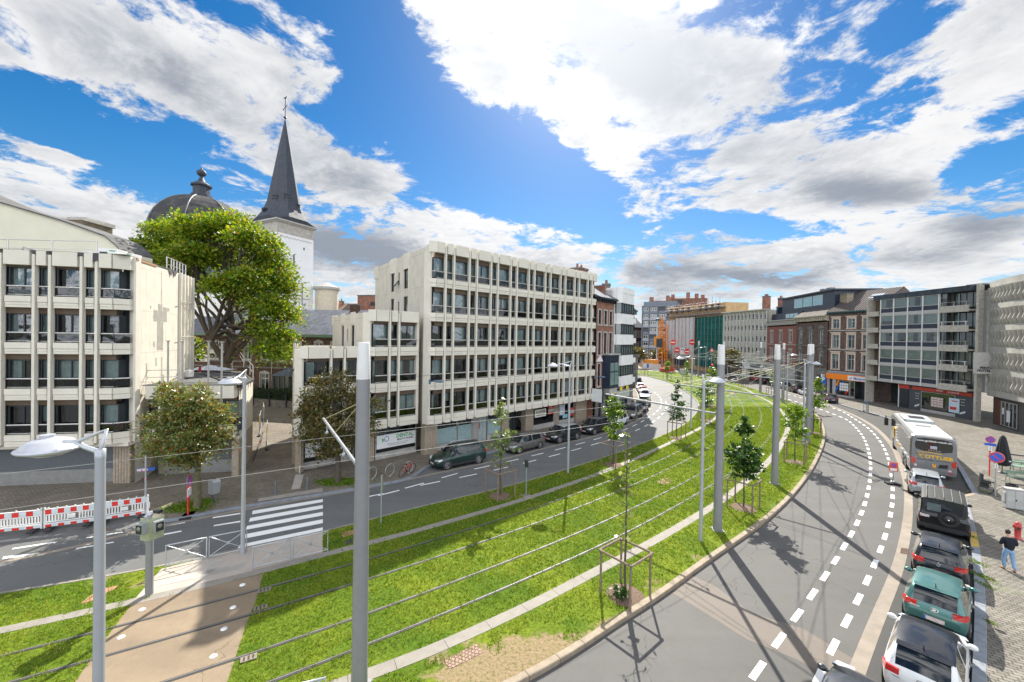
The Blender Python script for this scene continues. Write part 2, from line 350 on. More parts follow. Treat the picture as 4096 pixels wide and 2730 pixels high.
def asphalt_mat(name,base,var):
    m = bpy.data.materials.new(name);m.use_nodes = True;t = NT(m.node_tree);b = t.N['Principled BSDF']
    co = t.n('ShaderNodeNewGeometry').outputs['Position']
    n0 = t.n('ShaderNodeTexNoise',{'Vector': co,'Scale': .28,'Detail': 7.0,'Roughness': .65}).outputs[0]
    n1 = t.n('ShaderNodeTexNoise',{'Vector': co,'Scale': 55.0,'Detail': 4.0,'Roughness': .8}).outputs[0]
    n3 = t.n('ShaderNodeTexNoise',{'Vector': co,'Scale': 2.2,'Detail': 8.0,'Roughness': .7,'Distortion': 1.2}).outputs[0]
    vo = t.n('ShaderNodeTexVoronoi',{'Vector': t.n('ShaderNodeVectorMath',{0: co,1: t.n('ShaderNodeVectorMath',{0: t.n('ShaderNodeTexNoise',{'Vector': co,'Scale': 1.5,'Detail': 5.0}).outputs['Color'],'Scale': 1.1},operation='SCALE').outputs[0]},operation='ADD').outputs[0],'Scale': .16},feature='DISTANCE_TO_EDGE').outputs[0]
    k = t.m('ADD',t.m('MULTIPLY',t.m('SUBTRACT',n0,.5),1.3),t.m('MULTIPLY',t.m('SUBTRACT',n1,.5),1.2))
    n4 = t.n('ShaderNodeTexNoise',{'Vector': t.n('ShaderNodeMapping',{'Vector': co,'Rotation': (0,0,-.75),'Scale': (.05,.9,1)}).outputs[0],'Scale': 1.0,'Detail': 5.0}).outputs[0]
    k = t.m('ADD',k,t.m('ADD',t.m('MULTIPLY',t.m('SUBTRACT',n3,.5),.8),t.m('MULTIPLY',t.m('SUBTRACT',n4,.5),1.3)))
    k = t.m('ADD',t.m('MULTIPLY',k,var),1.0)
    crack = t.ramp(vo,.0,.004)
    k = t.m('MULTIPLY',k,t.m('ADD',t.m('MULTIPLY',crack,.45),.55))
    t.L.new(t.n('ShaderNodeVectorMath',{0: base,'Scale': k},operation='SCALE').outputs[0],b.inputs['Base Color'])
    b.inputs['Roughness'].default_value = .75;b.inputs['Specular IOR Level'].default_value = .35
    bp = t.n('ShaderNodeBump',{'Height': n1,'Strength': .5,'Distance': .01});t.L.new(bp.outputs[0],b.inputs['Normal'])
    return m
def cobble_mat(name,c1,c2,sx=.22,sy=.13,rot=0.0,mort=(.10,.09,.07),wob=.05,green=False):
    m = bpy.data.materials.new(name);m.use_nodes = True;t = NT(m.node_tree);b = t.N['Principled BSDF']
    co = t.n('ShaderNodeNewGeometry').outputs['Position']
    w1 = t.n('ShaderNodeTexNoise',{'Vector': co,'Scale': 1.7,'Detail': 3.0}).outputs['Color']
    cw = t.n('ShaderNodeVectorMath',{0: co,1: t.n('ShaderNodeVectorMath',{0: w1,'Scale': wob*3},operation='SCALE').outputs[0]},operation='ADD').outputs[0]
    mp = t.n('ShaderNodeMapping',{'Vector': cw,'Rotation': (0,0,rot)}).outputs[0]
    br = t.n('ShaderNodeTexBrick',{'Vector': mp,'Color1': (*c1,1),'Color2': (*c2,1),'Mortar': (*mort,1),'Scale': 1.0,'Mortar Size': .016,'Mortar Smooth': .3,'Brick Width': sx,'Row Height': sy,'Bias': 0.0})
    n0 = t.n('ShaderNodeTexNoise',{'Vector': co,'Scale': .5,'Detail': 8.0,'Roughness': .65}).outputs[0]
    mul = t.mix(t.ramp(n0,.3,.7),[.78]*3,[1.15]*3)
    c = t.n('ShaderNodeVectorMath',{0: br.outputs['Color'],1: mul},operation='MULTIPLY').outputs[0]
    if green:
        ng = t.n('ShaderNodeTexNoise',{'Vector': co,'Scale': .45,'Detail': 6.0}).outputs[0]
        c = t.mix(t.m('MULTIPLY',br.outputs['Fac'],t.ramp(ng,.60,.72)),c,(.08,.13,.03))
    t.L.new(c,b.inputs['Base Color']);b.inputs['Roughness'].default_value = .8;b.inputs['Specular IOR Level'].default_value = .3
    bp = t.n('ShaderNodeBump',{'Height': t.m('SUBTRACT',1.0,br.outputs['Fac']),'Strength': .6,'Distance': .02});t.L.new(bp.outputs[0],b.inputs['Normal'])
    return m
M_LAWN = grass_mat()
M_ASPH = asphalt_mat('asphalt',(.098,.096,.092),.30)
M_ASPD = asphalt_mat('dark asphalt',(.06,.06,.058),.28)
M_TAN = asphalt_mat('resin gravel',(.235,.18,.12),.5)
M_STRIP = P('pale concrete',(.24,.22,.19),.8,var=.12,scale=2.0,bump=.3,bscale=60)
M_KERB = P('kerb stone',(.27,.22,.16),.8,var=.2,scale=3.0,bump=.4,bscale=40)
M_BLUE = P('blue stone',(.20,.22,.25),.7,var=.2,scale=3.0,bump=.3)
M_SLAB = P('platform slab',(.40,.35,.30),.75,var=.1,scale=1.2,bump=.3,bscale=70)
M_COB = cobble_mat('plaza setts',(.235,.215,.18),(.15,.14,.12),.26,.15,.5,mort=(.06,.055,.045),green=True)
M_COBD = cobble_mat('pavement setts',(.27,.23,.18),(.18,.155,.125),.22,.12,-.25)
M_GUT = P('gutter concrete',(.25,.215,.175),.8,var=.15,scale=1.5,bump=.3)
M_WHITE = P('road paint',(.80,.80,.78),.6,col2=(.42,.42,.40),c2=(.62,.80),scale=7.0)
M_RAIL = P('rail steel',(.16,.155,.15),.5,0,var=.1,spec=.5)
M_RUBBER = P('rail edge rubber',(.05,.045,.04),.8)
M_RUST = P('rusty cover',(.40,.20,.12),.8,var=.25,scale=12,bump=.5)
tag(MB().quad((-2500,-400,-.5),(2500,-400,-.5),(2500,4500,-.5),(-2500,4500,-.5)).build('ground',P('far ground',(.10,.11,.08),.9,scale=.02,var=.3)),kind='structure')
tag(MB().quad((-70,-40,ZR),(120,-40,ZR),(120,230,ZR),(-70,230,ZR)).build('road',M_ASPH),kind='structure')
# tramway lawn between the two kerbs
N = 220
KRx = KR+[V((52,124,0)),V((40,130,0))]
a, b = resample(KL+[V((34,124,0)),V((30,130,0))],N), resample(KRx,N)
lawn = MB();M_ = 26;vs = []
for i in range(N):
    for k in range(M_+1):
        p = a[i].lerp(b[i],k/M_);vs.append((p.x,p.y,0))
lawn.add(vs,[(i*(M_+1)+k,i*(M_+1)+k+1,(i+1)*(M_+1)+k+1,(i+1)*(M_+1)+k) for i in range(N-1) for k in range(M_)],False)
lo = tag(lawn.build('lawn_ground',M_LAWN),kind='structure')
att = lo.data.attributes.new('soil','FLOAT','POINT')
SRr = SR
def near_d(L,x,y): return min((q.x-x)**2+(q.y-y)**2 for q in L)**.5
vals = []
KRs, KLs, SRs = KR[::3], KL[::3], SR[::3]
def soilness(x,y):
    dk = near_d(KRs,x,y);s = 0
    if y < 60:
        s = max(0,1-dk/1.6)*.75*max(0,1-y/70)
        s += .40*max(0,1-((x+1.5)**2/70+(y-12.3)**2/4.5)**.5)           # bare patch by the near kerb
        s += .30*max(0,1-((x-1)**2/30+(y-12.8)**2/4)**.5)
        s += .5*max(0,1-((x+14)**2/30+(y-16)**2/2.5)**.5)
        s += .3*max(0,1-near_d(KLs,x,y)/.8)
        s -= .06
    return s
for v in lo.data.vertices: vals.append(soilness(v.co.x,v.co.y))
att.data.foreach_set('value',vals)
# kerbs
mbk = MB()
def kerb_blocks(mb,L,w,z0,z1,side,blk=1.0):
    d = 0;seg = [L[0]];out = []
    for i in range(1,len(L)):
        seg.append(L[i]);d += (L[i]-L[i-1]).length
        if d >= blk: out.append(seg);seg = [L[i]];d = 0
    if len(seg) > 1: out.append(seg)
    for s in out:
        s2 = list(s);u = (s2[-1]-s2[0]).normalized()*.008;s2[0] = s2[0]+u;s2[-1] = s2[-1]-u
        o0, o1 = (0,w) if side > 0 else (-w,0)
        c = .02
        sweep(mb,s2,[(o0,z0),(o1,z0),(o1,z1-(c if side > 0 else 0)),(o1-(c if side > 0 else 0),z1),(o0+(c if side < 0 else 0),z1),(o0,z1-(c if side < 0 else 0))])
kr = ground_line([(2013,2730),(2100,2690),(2173,2650),(2274,2590),(2364,2535),(2442,2480),(2518,2436),(2650,2352),(2756,2275),(2846,2213),(3000,2110),(3083,2045),(3169,1962),(3239,1870),(3278,1793),(3291,1745),(3288,1712),(3277,1682),(3258,1657),(3225,1638),(3174,1614),(3120,1592),(3050,1568),(2980,1545),(2930,1531),(2880,1521)],0,26,it=3,step=.5)
kerb_blocks(mbk,kr,.24,ZR-.02,.035,-1)
tag(mbk.build('kerb',M_KERB),kind='structure')
mbk = MB();kerb_blocks(mbk,smooth_line(KL,.5,1),.15,ZR-.02,.02,1);tag(mbk.build('kerb',M_STRIP),kind='structure')
# concrete bands beside the tracks
def band(L,wd,z,blk=1.2):
    mb = MB();d = 0;seg = [L[0]]
    for i in range(1,len(L)):
        seg.append(L[i]);d += (L[i]-L[i-1]).length
        if d >= blk:
            s2 = list(seg);u = (s2[-1]-s2[0]).normalized()*.007;s2[0] = s2[0]+u;s2[-1] = s2[-1]-u
            sweep(mb,s2,[(-wd/2,-.1),(wd/2,-.1),(wd/2,z),(-wd/2,z)]);seg = [L[i]];d = 0
    return mb
def join_to_offset(L,o):                   # continue a digitised band along the tracks into the distance
    e = L[-1];j = min(range(len(CEN)),key=lambda i: (offs(CEN,o)[i]-e).length)
    return L
cenN = normals(CEN)
def cont(L,o):
    full = [p+n*o for p,n in zip(CEN,cenN)]
    e = L[-1];j = min(range(len(full)),key=lambda i: (full[i]-e).length)
    return smooth_line(L+full[j+4::3],.5,4)
def off_at(L):
    e = L[-3];j = min(range(len(CEN)),key=lambda i: (CEN[i]-e).length);return (e-CEN[j]).dot(cenN[j])
SLf, SRf = cont(SL,off_at(SL)), cont(SR,off_at(SR))
tag(band(SLf,.42,.012).build('concrete_path',M_STRIP),kind='structure')
tag(band(SRf,.46,.012).build('concrete_path',M_STRIP),kind='structure')
# rails
for k, o in enumerate(RAIL_OFF):
    L = smooth_line(offs(CEN,o),.6,6)
    r = thing('tram_rail',['far rail of the far tram track in the grass','near rail of the far tram track in the grass','far rail of the near tram track in the grass','near rail of the near tram track in the grass'][k],'rail',tuple(L[40]),0,'grooved rails of the two tram tracks')
    mb = MB().at(-L[40]);sweep(mb,L,[(-.085,-.1),(.06,-.1),(.06,.014),(-.085,.014)]);mb.build('rubber_edge',M_RUBBER,r)
    mb = MB().at(-L[40]);sweep(mb,L,[(-.018,-.05),(.018,-.05),(.018,.026),(-.018,.026)]);mb.build('rail_head',M_RAIL,r)
# ------------------------------------------------------------------ pavements, crossing, markings
def slab(name,pts,z0,z1,mat):
    mb = MB();mb.prism([(p[0],p[1]) for p in pts],z0,z1)
    return tag(mb.build(name,mat),kind='structure')
# gutter of the left road
GL_ = ground_line([(0,2250),(150,2228),(350,2185),(560,2120),(640,2100),(730,2090),(990,2035),(1291,1985),(1560,1935),(1700,1903),(1850,1872),(2022,1836),(2118,1809),(2271,1771),(2385,1744),(2500,1706),(2577,1664),(2606,1622),(2603,1592),(2590,1570),(2570,1548),(2540,1528),(2500,1513)],ZR,14)
# left pavement (in front of the concrete blocks), its kerb line read at pavement level
SKL = ground_line([(0,2110),(250,2080),(480,2045),(530,2040),(600,2072),(640,2083),(720,2073),(834,2046),(985,2020),(1291,1971),(1400,1954),(1475,1940),(1604,1920),(1649,1905),(1682,1878),(1727,1855)],0,20,[(p.x,p.y,0) for p in offs(GL_,2.15) if p.x > -3.6][::3],it=1,step=.7)
pv = [(p.x,p.y) for p in SKL]
slab('pavement',pv+[(10,150),(-75,110),(-75,14)],-.3,0,M_COBD)
mb = MB();kerb_blocks(mb,SKL,.17,ZR-.02,.015,-1,1.0);tag(mb.build('kerb',M_BLUE),kind='structure')
mb = MB();sweep(mb,GL_,[(-.14,-.2),(.14,-.2),(.14,ZR+.006),(-.14,ZR+.006)]);tag(mb.build('gutter',M_GUT),kind='structure')
# light-coloured pavement edge far up the left side
# right side: gutter band, parking strip, kerbs, plaza
mb = band(GUT,.42,ZR+.008,1.0);mb2 = MB()
d = 0;seg = [GUT[0]]
sweep(mb2,GUT,[(-.2,-.3),(.2,-.3),(.2,ZR+.008),(-.2,ZR+.008)]);tag(mb2.build('gutter',M_GUT),kind='structure')
park = MB()
Ap = resample(offs(GUT,-.2),120);Bp = resample(offs(GUT,-3.6),120);strip(park,Ap,Bp,ZR+.004)
tag(park.build('parking_lane',M_ASPD),kind='structure')
SKa = [p for p in SK];SKb = [p for p in SK2]
plaza = [(p.x,p.y) for p in SKa]+[(p.x,p.y) for p in SKb]+[(66,130),(110,130),(110,-6),(14,-6)]
slab('plaza_paving',plaza,-.3,0,M_COB)
mb = MB();kerb_blocks(mb,SKa,.30,ZR-.02,.012,-1,1.1);kerb_blocks(mb,SKb,.30,ZR-.02,.012,-1,1.1)
tag(mb.build('kerb',M_BLUE),kind='structure')
mb = MB();p0, p1 = SKa[-1], SKb[0];sweep(mb,[p0,p1],[(-.24,ZR),(0,ZR),(0,.014),(-.24,.014)]);tag(mb.build('kerb',M_KERB),kind='structure')
yk = MB();pts_ = [p for p in SKa if g(3870,2118).y >= p.y >= g(3885,2190).y]
if len(pts_) > 1: sweep(yk,pts_,[(-.29,.0),(-.01,.0),(-.01,.018),(-.29,.018)]);tag(yk.build('painted_kerb',P('yellow kerb paint',(.55,.36,.05),.7,col2=(.28,.24,.18),c2=(.5,.62),scale=8)),kind='structure')
# resin gravel crossing over the tracks (between the bands)
cr = [(1051,2297),(1050,2296),(1000,2440),(960,2560),(905,2740),(860,2900),(250,2900),(300,2730),(470,2520),(527,2418)]
crp = gl([(527,2418),(640,2392),(780,2360),(1052,2297),(1025,2400),(985,2500),(905,2740),(860,2880),(640,3400),(-60,3400),(200,2850),(300,2730),(350,2660),(420,2560),(480,2480)])
slab('track_crossing',crp,-.1,.006,M_TAN)
# pale platform between the road and the tracks
plp = gl([(645,2277),(780,2243),(946,2203),(1050,2177),(1180,2150),(1291,2128),(1291,2222),(1150,2258),(1050,2284),(900,2322),(700,2364),(535,2402)])
slab('crossing_platform',plp,-.1,.008,M_SLAB)
M_TACT = P('ribbed tactile slab',(.46,.43,.39),.7,var=.1,scale=2)
def tactile(poly):
    mb = MB();a_, b_, c_, d_ = [V(p) for p in gl(poly)]
    mb.add([(p.x,p.y,.012) for p in (a_,b_,c_,d_)],[(0,1,2,3)],False)
    n = 16
    for k in range(n):
        t0, t1 = (k+.25)/n, (k+.75)/n
        q = [a_.lerp(b_,t0),a_.lerp(b_,t1),d_.lerp(c_,t1),d_.lerp(c_,t0)]
        mb.add([(p.x,p.y,.020) for p in q],[(0,1,2,3)],False)
    return mb
for k, q in enumerate([[(620,2350),(640,2326),(985,2250),(960,2278)],[(805,2300),(845,2245),(893,2238),(852,2290)],[(1115,2215),(1135,2172),(1180,2163),(1165,2205)],
                       [(1165,1960),(1182,1900),(1215,1900),(1200,1956)],[(1030,2008),(1036,1996),(1291,1953),(1291,1968)]]):
    tag(tactile(q).build('tactile_paving',M_TACT),kind='structure')
# ---- markings
def mark(mb,quad,z=ZR+.004): mb.add([(p.x,p.y,z) for p in gl(quad,ZR)],[(0,1,2,3)],False)
mb = MB()
T = lambda x, y: (560+x*.6245,1850+y*.6245)
zeb = [((717,334),(722,311),(1171,236),(1171,255)),((697,382),(706,357),(1171,274),(1171,296)),((677,433),(686,408),(1171,318),(1171,341)),((655,492),(668,462),(1171,365),(1171,390)),((619,562),(640,528),(1171,417),(1171,449))]
for q in zeb: mark(mb,[T(*p) for p in q])
for q in [((462,360),(470,351),(643,324),(643,332)),((468,411),(476,402),(643,375),(643,384)),((135,415),(130,405),(285,380),(290,388)),((140,470),(135,461),(262,438),(268,445))]: mark(mb,[T(*p) for p in q])
U_ = lambda x, y: (x*.5204,1750+y*.5204)
for q in [((90,862),(100,852),(420,803),(425,810)),((583,860),(590,852),(872,803),(878,810)),((659,778),(665,770),(940,726),(944,733))]: mark(mb,[U_(*p) for p in q])
for q in [((8,2238),(14,2227),(168,2213),(176,2221))]: mark(mb,q)
def dashes(mb,L,first,n,ln,gap,wd,z=ZR+.004):
    d = [0]
    for i in range(1,len(L)): d.append(d[-1]+(L[i]-L[i-1]).length)
    def at(s):
        j = 0
        for j in range(len(d)-1):
            if d[j+1] >= s: break
        u = (s-d[j])/max(1e-6,d[j+1]-d[j]);p = L[j].lerp(L[j+1],u);t = (L[j+1]-L[j]).normalized();return p, V((-t.y,t.x,0))
    s = first
    for k in range(n):
        if s+ln > d[-1]: break
        (p,a1), (q,a2) = at(s), at(s+ln);w2 = wd/2
        mb.add([(*(p-a1*w2).xy,z),(*(p+a1*w2).xy,z),(*(q+a2*w2).xy,z),(*(q-a2*w2).xy,z)],[(0,1,2,3)],False)
        s += ln+gap
R2 = lambda x, y: (3396+x*.4144,1600+y*.4144)
DO = ground_line([(3240,2790),(3305,2634),(3387,2488),(3446,2373),(3490,2278),(3525,2196),(3546,2128)]+[R2(*p) for p in [(400,1130),(420,1003),(425,890),(418,785),(408,700),(395,625),(378,555),(350,490),(323,435),(290,385),(250,337),(208,292),(155,250),(95,210),(32,172)]]+[(3380,1652),(3335,1634),(3290,1617),(3240,1601),(3180,1585),(3120,1570),(3060,1556)],ZR,4)
DI = ground_line([(3060,2640),(3130,2540),(3226,2413),(3300,2307),(3354,2224),(3397,2154)]+[R2(*p) for p in [(78,1195),(135,1065),(172,943),(193,837),(207,748),(210,665),(207,593),(198,525),(183,465),(163,410),(140,365),(113,322),(77,278),(32,236)]]+[(3390,1680),(3330,1656),(3275,1636),(3225,1620),(3170,1603),(3110,1588),(3050,1573)],ZR,6)
dashes(mb,DO,.5,60,1.0,.98,.19);dashes(mb,DI,.9,60,1.0,.98,.19)
W2 = lambda x, y: (1850+x*.3826,1350+y*.3826)
DU = ground_line([(1400,2003),(1560,1971),(1700,1933)]+[W2(*p) for p in [(25,1395),(290,1345),(570,1278),(800,1222),(1010,1170),(1200,1120),(1365,1075),(1510,1030),(1640,990),(1740,948),(1830,908),(1900,868),(1960,830),(2010,795),(2045,765),(2070,735),(2080,700),(2075,650),(2040,600)]]+[(2610,1565)],ZR,0)
DL = ground_line([(1500,1987),(1610,1956)]+[W2(*p) for p in [(125,1437),(345,1388),(670,1310),(900,1250),(1112,1195),(1305,1140),(1480,1090),(1620,1045),(1740,1003),(1850,962),(1930,920),(1995,880),(2055,840)]]+[(2655,1650),(2668,1625),(2660,1600)],ZR,0)
dashes(mb,DU,.6,40,1.45,1.5,.13);dashes(mb,DL,.2,40,1.45,1.5,.13)
tag(mb.build('road_marking',M_WHITE),kind='structure')
# tan resurfaced band and patches on the right road
mb = MB();pp = gl([(2685,2370),(2760,2300),(2860,2345),(3010,2455),(3210,2515),(3420,2640),(3380,2745),(3190,2640),(2990,2560),(2800,2440)],ZR)
mb.add([(p.x,p.y,ZR+.0025) for p in pp],[tuple(range(len(pp)))],False);tag(mb.build('road_patch',asphalt_mat('tan asphalt',(.155,.135,.115),.2)),kind='structure')
# left road is darker asphalt
mb = MB();LA = resample(offs(SKL,-.16),160);LB = resample(KL,160)
vs = []
for p, q in zip(LA,LB): vs.append(p)
strip(mb,resample([p for p in offs(SKL,-.17)],160),resample([p for p in offs(KL,.0)],160),ZR+.0015)
tag(mb.build('side_carriageway',asphalt_mat('blue grey asphalt',(.125,.128,.126),.3)),kind='structure')
# junction slabs beyond the lawn
pj = [(31,113),(38,112),(50,120),(62,121),(66,131),(52,150),(30,160),(20,130)]
mb = MB();mb.add([(x,y,ZR+.003) for x,y in pj],[tuple(range(len(pj)))],False);tag(mb.build('junction_paving',P('junction slabs',(.17,.15,.13),.8,var=.2,scale=.6)),kind='structure')
# covers in the lawn and roads
def cover(name,quad,z,mat,label,cat,zz=.012):
    mb = MB();q = gl(quad,z);c = sum(q,V((0,0,0)))/4;L = [(p.x-c.x,p.y-c.y) for p in q]
    mb.prism(L,-.03,zz);o = tag(mb.build(name,mat,loc=(c.x,c.y,z)),label,cat);return o
M_PINK = cobble_mat('pink setts',(.42,.25,.18),(.33,.20,.15),.12,.12,.3)
cover('manhole_cover',[(2625,1927),(2665,1912),(2697,1925),(2660,1941)],0,M_PINK,'square of pink setts in the grass between the two tracks','manhole cover')
cover('manhole_cover',[(318,2418),(400,2395),(478,2343),(395,2358)],0,M_RUST,'rusty red cover plate in the lawn beside the tall lamp post at left','manhole cover')
cover('manhole_cover',[(1365,2132),(1418,2122),(1418,2138),(1370,2150)],0,M_RUST,'rusty red cover in the lawn at the corner of the zebra crossing','manhole cover')
cover('manhole_cover',[(1376,2168),(1418,2152),(1418,2170),(1380,2182)],0,M_ASPD,'dark cover in the lawn just in front of the rusty one','manhole cover')
cover('manhole_cover',[(1775,2645),(1905,2575),(1932,2612),(1800,2678)],0,M_PINK,'paved pinkish cover in the bare soil beside the near kerb','manhole cover')
cover('manhole_cover',[(2850,1812),(2862,1800),(2885,1803),(2872,1817)],0,M_PINK,'small pink cover between tracks behind the second tall mast','manhole cover')
cover('manhole_cover',[(2915,1575),(2925,1569),(2942,1573),(2930,1580)],0,M_PINK,'far pale pink cover between the curving tracks','manhole cover')
cover('manhole_cover',[(3900,1862),(3942,1865),(3970,1884),(3925,1882)],0,P('grey iron cover',(.16,.15,.14),.7),'grey rectangular cover in the plaza setts near the folded parasol','manhole cover')
M_GRATE = P('iron grate',(.05,.045,.04),.6,.3)
def grate(quad,z,label):
    q = gl(quad,z);c = sum(q,V((0,0,0)))/4;mb = MB()
    a_, b_, c_, d_ = [p-c for p in q]
    mb.prism([(p.x,p.y) for p in (a_,b_,c_,d_)],-.02,.008)
    mb.cur = 1
    for k in range(8):
        t0, t1 = (k+.2)/8, (k+.7)/8
        mb.prism([(*a_.lerp(b_,t0).xy,),(*a_.lerp(b_,t1).xy,),(*d_.lerp(c_,t1).xy,),(*d_.lerp(c_,t0).xy,)],.008,.02)
    return tag(mb.build('drain_grate',[M_GRATE,P('worn iron',(.25,.17,.13),.5,.5)],loc=c),label,'drain')
grate([(3604,2192),(3636,2197),(3632,2220),(3600,2214)],ZR,'iron drain grate in the pale gutter beside the black hatchback')
grate([(356,2133),(366,2124),(440,2115),(438,2123)],ZR,'iron drain grate at the left road edge behind the tall lamp post')
grate([(425,2066),(430,2058),(510,2045),(520,2052)],ZR,'drain grate under the kerb by the end of the red and white barrier')
grate([(3617,1917),(3630,1920),(3630,1930),(3618,1927)],ZR,'small drain grate in the gutter beside the silver hatchback')
grate([(3865,1962),(3880,1964),(3886,1974),(3868,1972)],ZR,'small drain grate at the kerb corner behind the bus')
# studs on the crossing and rail drain boxes
for k, (x,y) in enumerate([(970,2341),(568,2440),(932,2431),(484,2551),(896,2517),(853,2627)]):
    p = g(x,y);mb = MB();mb.ellip((0,0,0),(.11,.11,.035),12,6)
    tag(mb.build('crossing_stud',P('stud white',(.75,.74,.72),.4,0),loc=(p.x,p.y,.008)),'small round white stud set in the tan crossing, number %s from the platform' % ['one','two','three','four','five','six'][k] if False else ['white stud in the tan crossing close to the rusty grass edge under the platform','white stud in the tan crossing nearest the tall left lamp post','white stud between the first two rails on the right of the crossing','white stud between the first two rails at the left grass edge','white stud just below the second rail on the crossing','white stud just above the third rail on the crossing'][k],'stud','studs in the crossing')
for k, (x,y) in enumerate([(1058,2363),(1042,2434),(995,2636)]):
    p = g(x,y);mb = MB();mb.box(-.22,.22,-.12,.12,0,.03);mb.cur = 1
    for i in range(3): mb.box(-.15+i*.12,-.10+i*.12,-.09,.09,.03,.034)
    tag(mb.build('track_drain',[P('drain plate',(.22,.18,.14),.7),M_GRATE],loc=(p.x,p.y,.01),rz=RAD(30)),['slotted drain plate at the grass edge on the far rail','slotted drain plate at the grass edge on the second rail','slotted drain plate at the grass edge on the third rail'][k],'drain','track drains')
# ------------------------------------------------------------------ facades
M_CREAM = brick_mat('cream concrete panels',(.62,.58,.49),(.60,.56,.475),(.36,.33,.28),bw=.95,bh=2.88,rough=.8,msize=.012,bumps=.15,stain=.93)
M_CONC = P('cream concrete',(.66,.62,.53),.75,var=.06,scale=.9,bump=.15,bscale=30)
M_FLUTE = P('fluted concrete',(.36,.30,.23),.85,var=.2,scale=6,bump=.3)
M_BROWN = P('brown panel',(.125,.085,.055),.7,var=.1)
M_FRAME = P('dark window frame',(.018,.022,.028),.4,var=.1)
M_WFRAME = P('white window frame',(.70,.70,.68),.5,var=.05)
M_DARK = P('dark room',(.035,.045,.05),.9,var=.4,scale=.8)
M_CURT = P('pale curtain',(.62,.66,.66),.9,var=.15,scale=2)
M_CURTW = P('warm curtain',(.45,.36,.26),.9,var=.2,scale=2)
M_GLASS = glass_mat('window glass')
M_SMOKE = glass_mat('smoked glass',(.10,.085,.07),.6)
M_ALU = P('aluminium',(.55,.53,.50),.35,.7,var=.08)
M_ROOFG = P('roof felt',(.10,.10,.10),.9,var=.3,scale=.7,bump=.3)
M_MOSS = P('mossy roof',(.11,.075,.035),.95,col2=(.19,.15,.03),c2=(.45,.6),scale=.9,bump=.5)
M_SLATE = brick_mat('slate roof',(.17,.18,.21),(.13,.14,.17),(.08,.08,.09),bw=.35,bh=.22,rough=.7,axis='XY',msize=.01)
M_SLATEV = P('slate cladding',(.05,.058,.075),.38,var=.25,scale=6,bump=.3)
M_ZINC = P('zinc sheet',(.20,.21,.22),.45,.3,var=.15)
M_BRR = brick_mat('red brick',(.30,.095,.055),(.24,.075,.045),(.30,.24,.20))
M_BRB = brick_mat('dark brown brick',(.115,.062,.046),(.085,.047,.037),(.13,.10,.08))
M_BRP = brick_mat('purple brown brick',(.125,.078,.07),(.10,.062,.055),(.16,.13,.12))
M_STONE = P('grey stone trim',(.40,.385,.36),.8,var=.2,scale=2.5,bump=.3)
M_STONEP = P('pinkish stone trim',(.55,.45,.38),.8,var=.12,scale=2.5,bump=.2)
M_STONED = P('sooty stone',(.16,.15,.14),.85,var=.45,scale=2.2,bump=.5)
M_WHITEP = P('white render',(.74,.73,.72),.7,var=.06,scale=1)
M_NAVY = P('navy panel',(.012,.022,.045),.35,var=.15)
WR = random.Random(3)
def window(root,x0,x1,z0,z1,y,fw=.06,mull=0,trans=0.0,curtain=None,fm=None,depth=.5,name='window',cm=None,glass=None,X=None):
    mb = MB();W_ = x1-x0
    if X is not None: mb.X = X
    mb.quad((x0,y+.03,z0),(x1,y+.03,z0),(x1,y+.03,z1),(x0,y+.03,z1))
    mb.cur = 1
    mb.quad((x0,y+depth,z0),(x1,y+depth,z0),(x1,y+depth,z1),(x0,y+depth,z1))
    mb.quad((x0,y+.03,z0),(x1,y+.03,z0),(x1,y+depth,z0),(x0,y+depth,z0));mb.quad((x0,y+.03,z1),(x1,y+.03,z1),(x1,y+depth,z1),(x0,y+depth,z1))
    mb.quad((x0,y+.03,z0),(x0,y+.03,z1),(x0,y+depth,z1),(x0,y+depth,z0));mb.quad((x1,y+.03,z0),(x1,y+.03,z1),(x1,y+depth,z1),(x1,y+depth,z0))
    if curtain is None: curtain = WR.choice([0,0,1,1,1,2,2,3])
    mb.cur = 2
    def cloth(a,b,c0,c1):
        n = max(2,int((b-a)/.07));pts = [(a+(b-a)*i/n,y+.14+.03*sin(i*2.1)+.012*WR.random()) for i in range(n+1)]
        mb.add([(px,py,c0) for px,py in pts]+[(px,py,c1) for px,py in pts],[(i,i+1,n+2+i,n+1+i) for i in range(n)],True)
    if curtain == 1:
        f = WR.uniform(.18,.42);cloth(x0,x0+W_*f,z0,z1);
        if WR.random() < .7: cloth(x1-W_*WR.uniform(.15,.4),x1,z0,z1)
    elif curtain == 2: cloth(x0,x1,z0,z1)
    elif curtain == 3: cloth(x0,x1,z1-(z1-z0)*WR.uniform(.25,.6),z1)
    w_ = mb.build(name,[glass or M_GLASS,M_DARK,cm or M_CURT],root)
    fb = MB();
    if X is not None: fb.X = X
    d0, d1 = y-.02, y+.05
    fb.box(x0,x0+fw,d0,d1,z0,z1);fb.box(x1-fw,x1,d0,d1,z0,z1);fb.box(x0+fw,x1-fw,d0,d1,z1-fw,z1);fb.box(x0+fw,x1-fw,d0,d1,z0,z0+fw)
    for i in range(mull):
        c = x0+W_*(i+1)/(mull+1);fb.box(c-fw*.45,c+fw*.45,d0+.004,d1-.004,z0+fw,z1-fw)
    if trans: zt = z0+(z1-z0)*trans;fb.box(x0+fw,x1-fw,d0+.008,d1-.008,zt-fw*.4,zt+fw*.4)
    fb.build('window_frame',fm or M_FRAME,w_)
    return w_
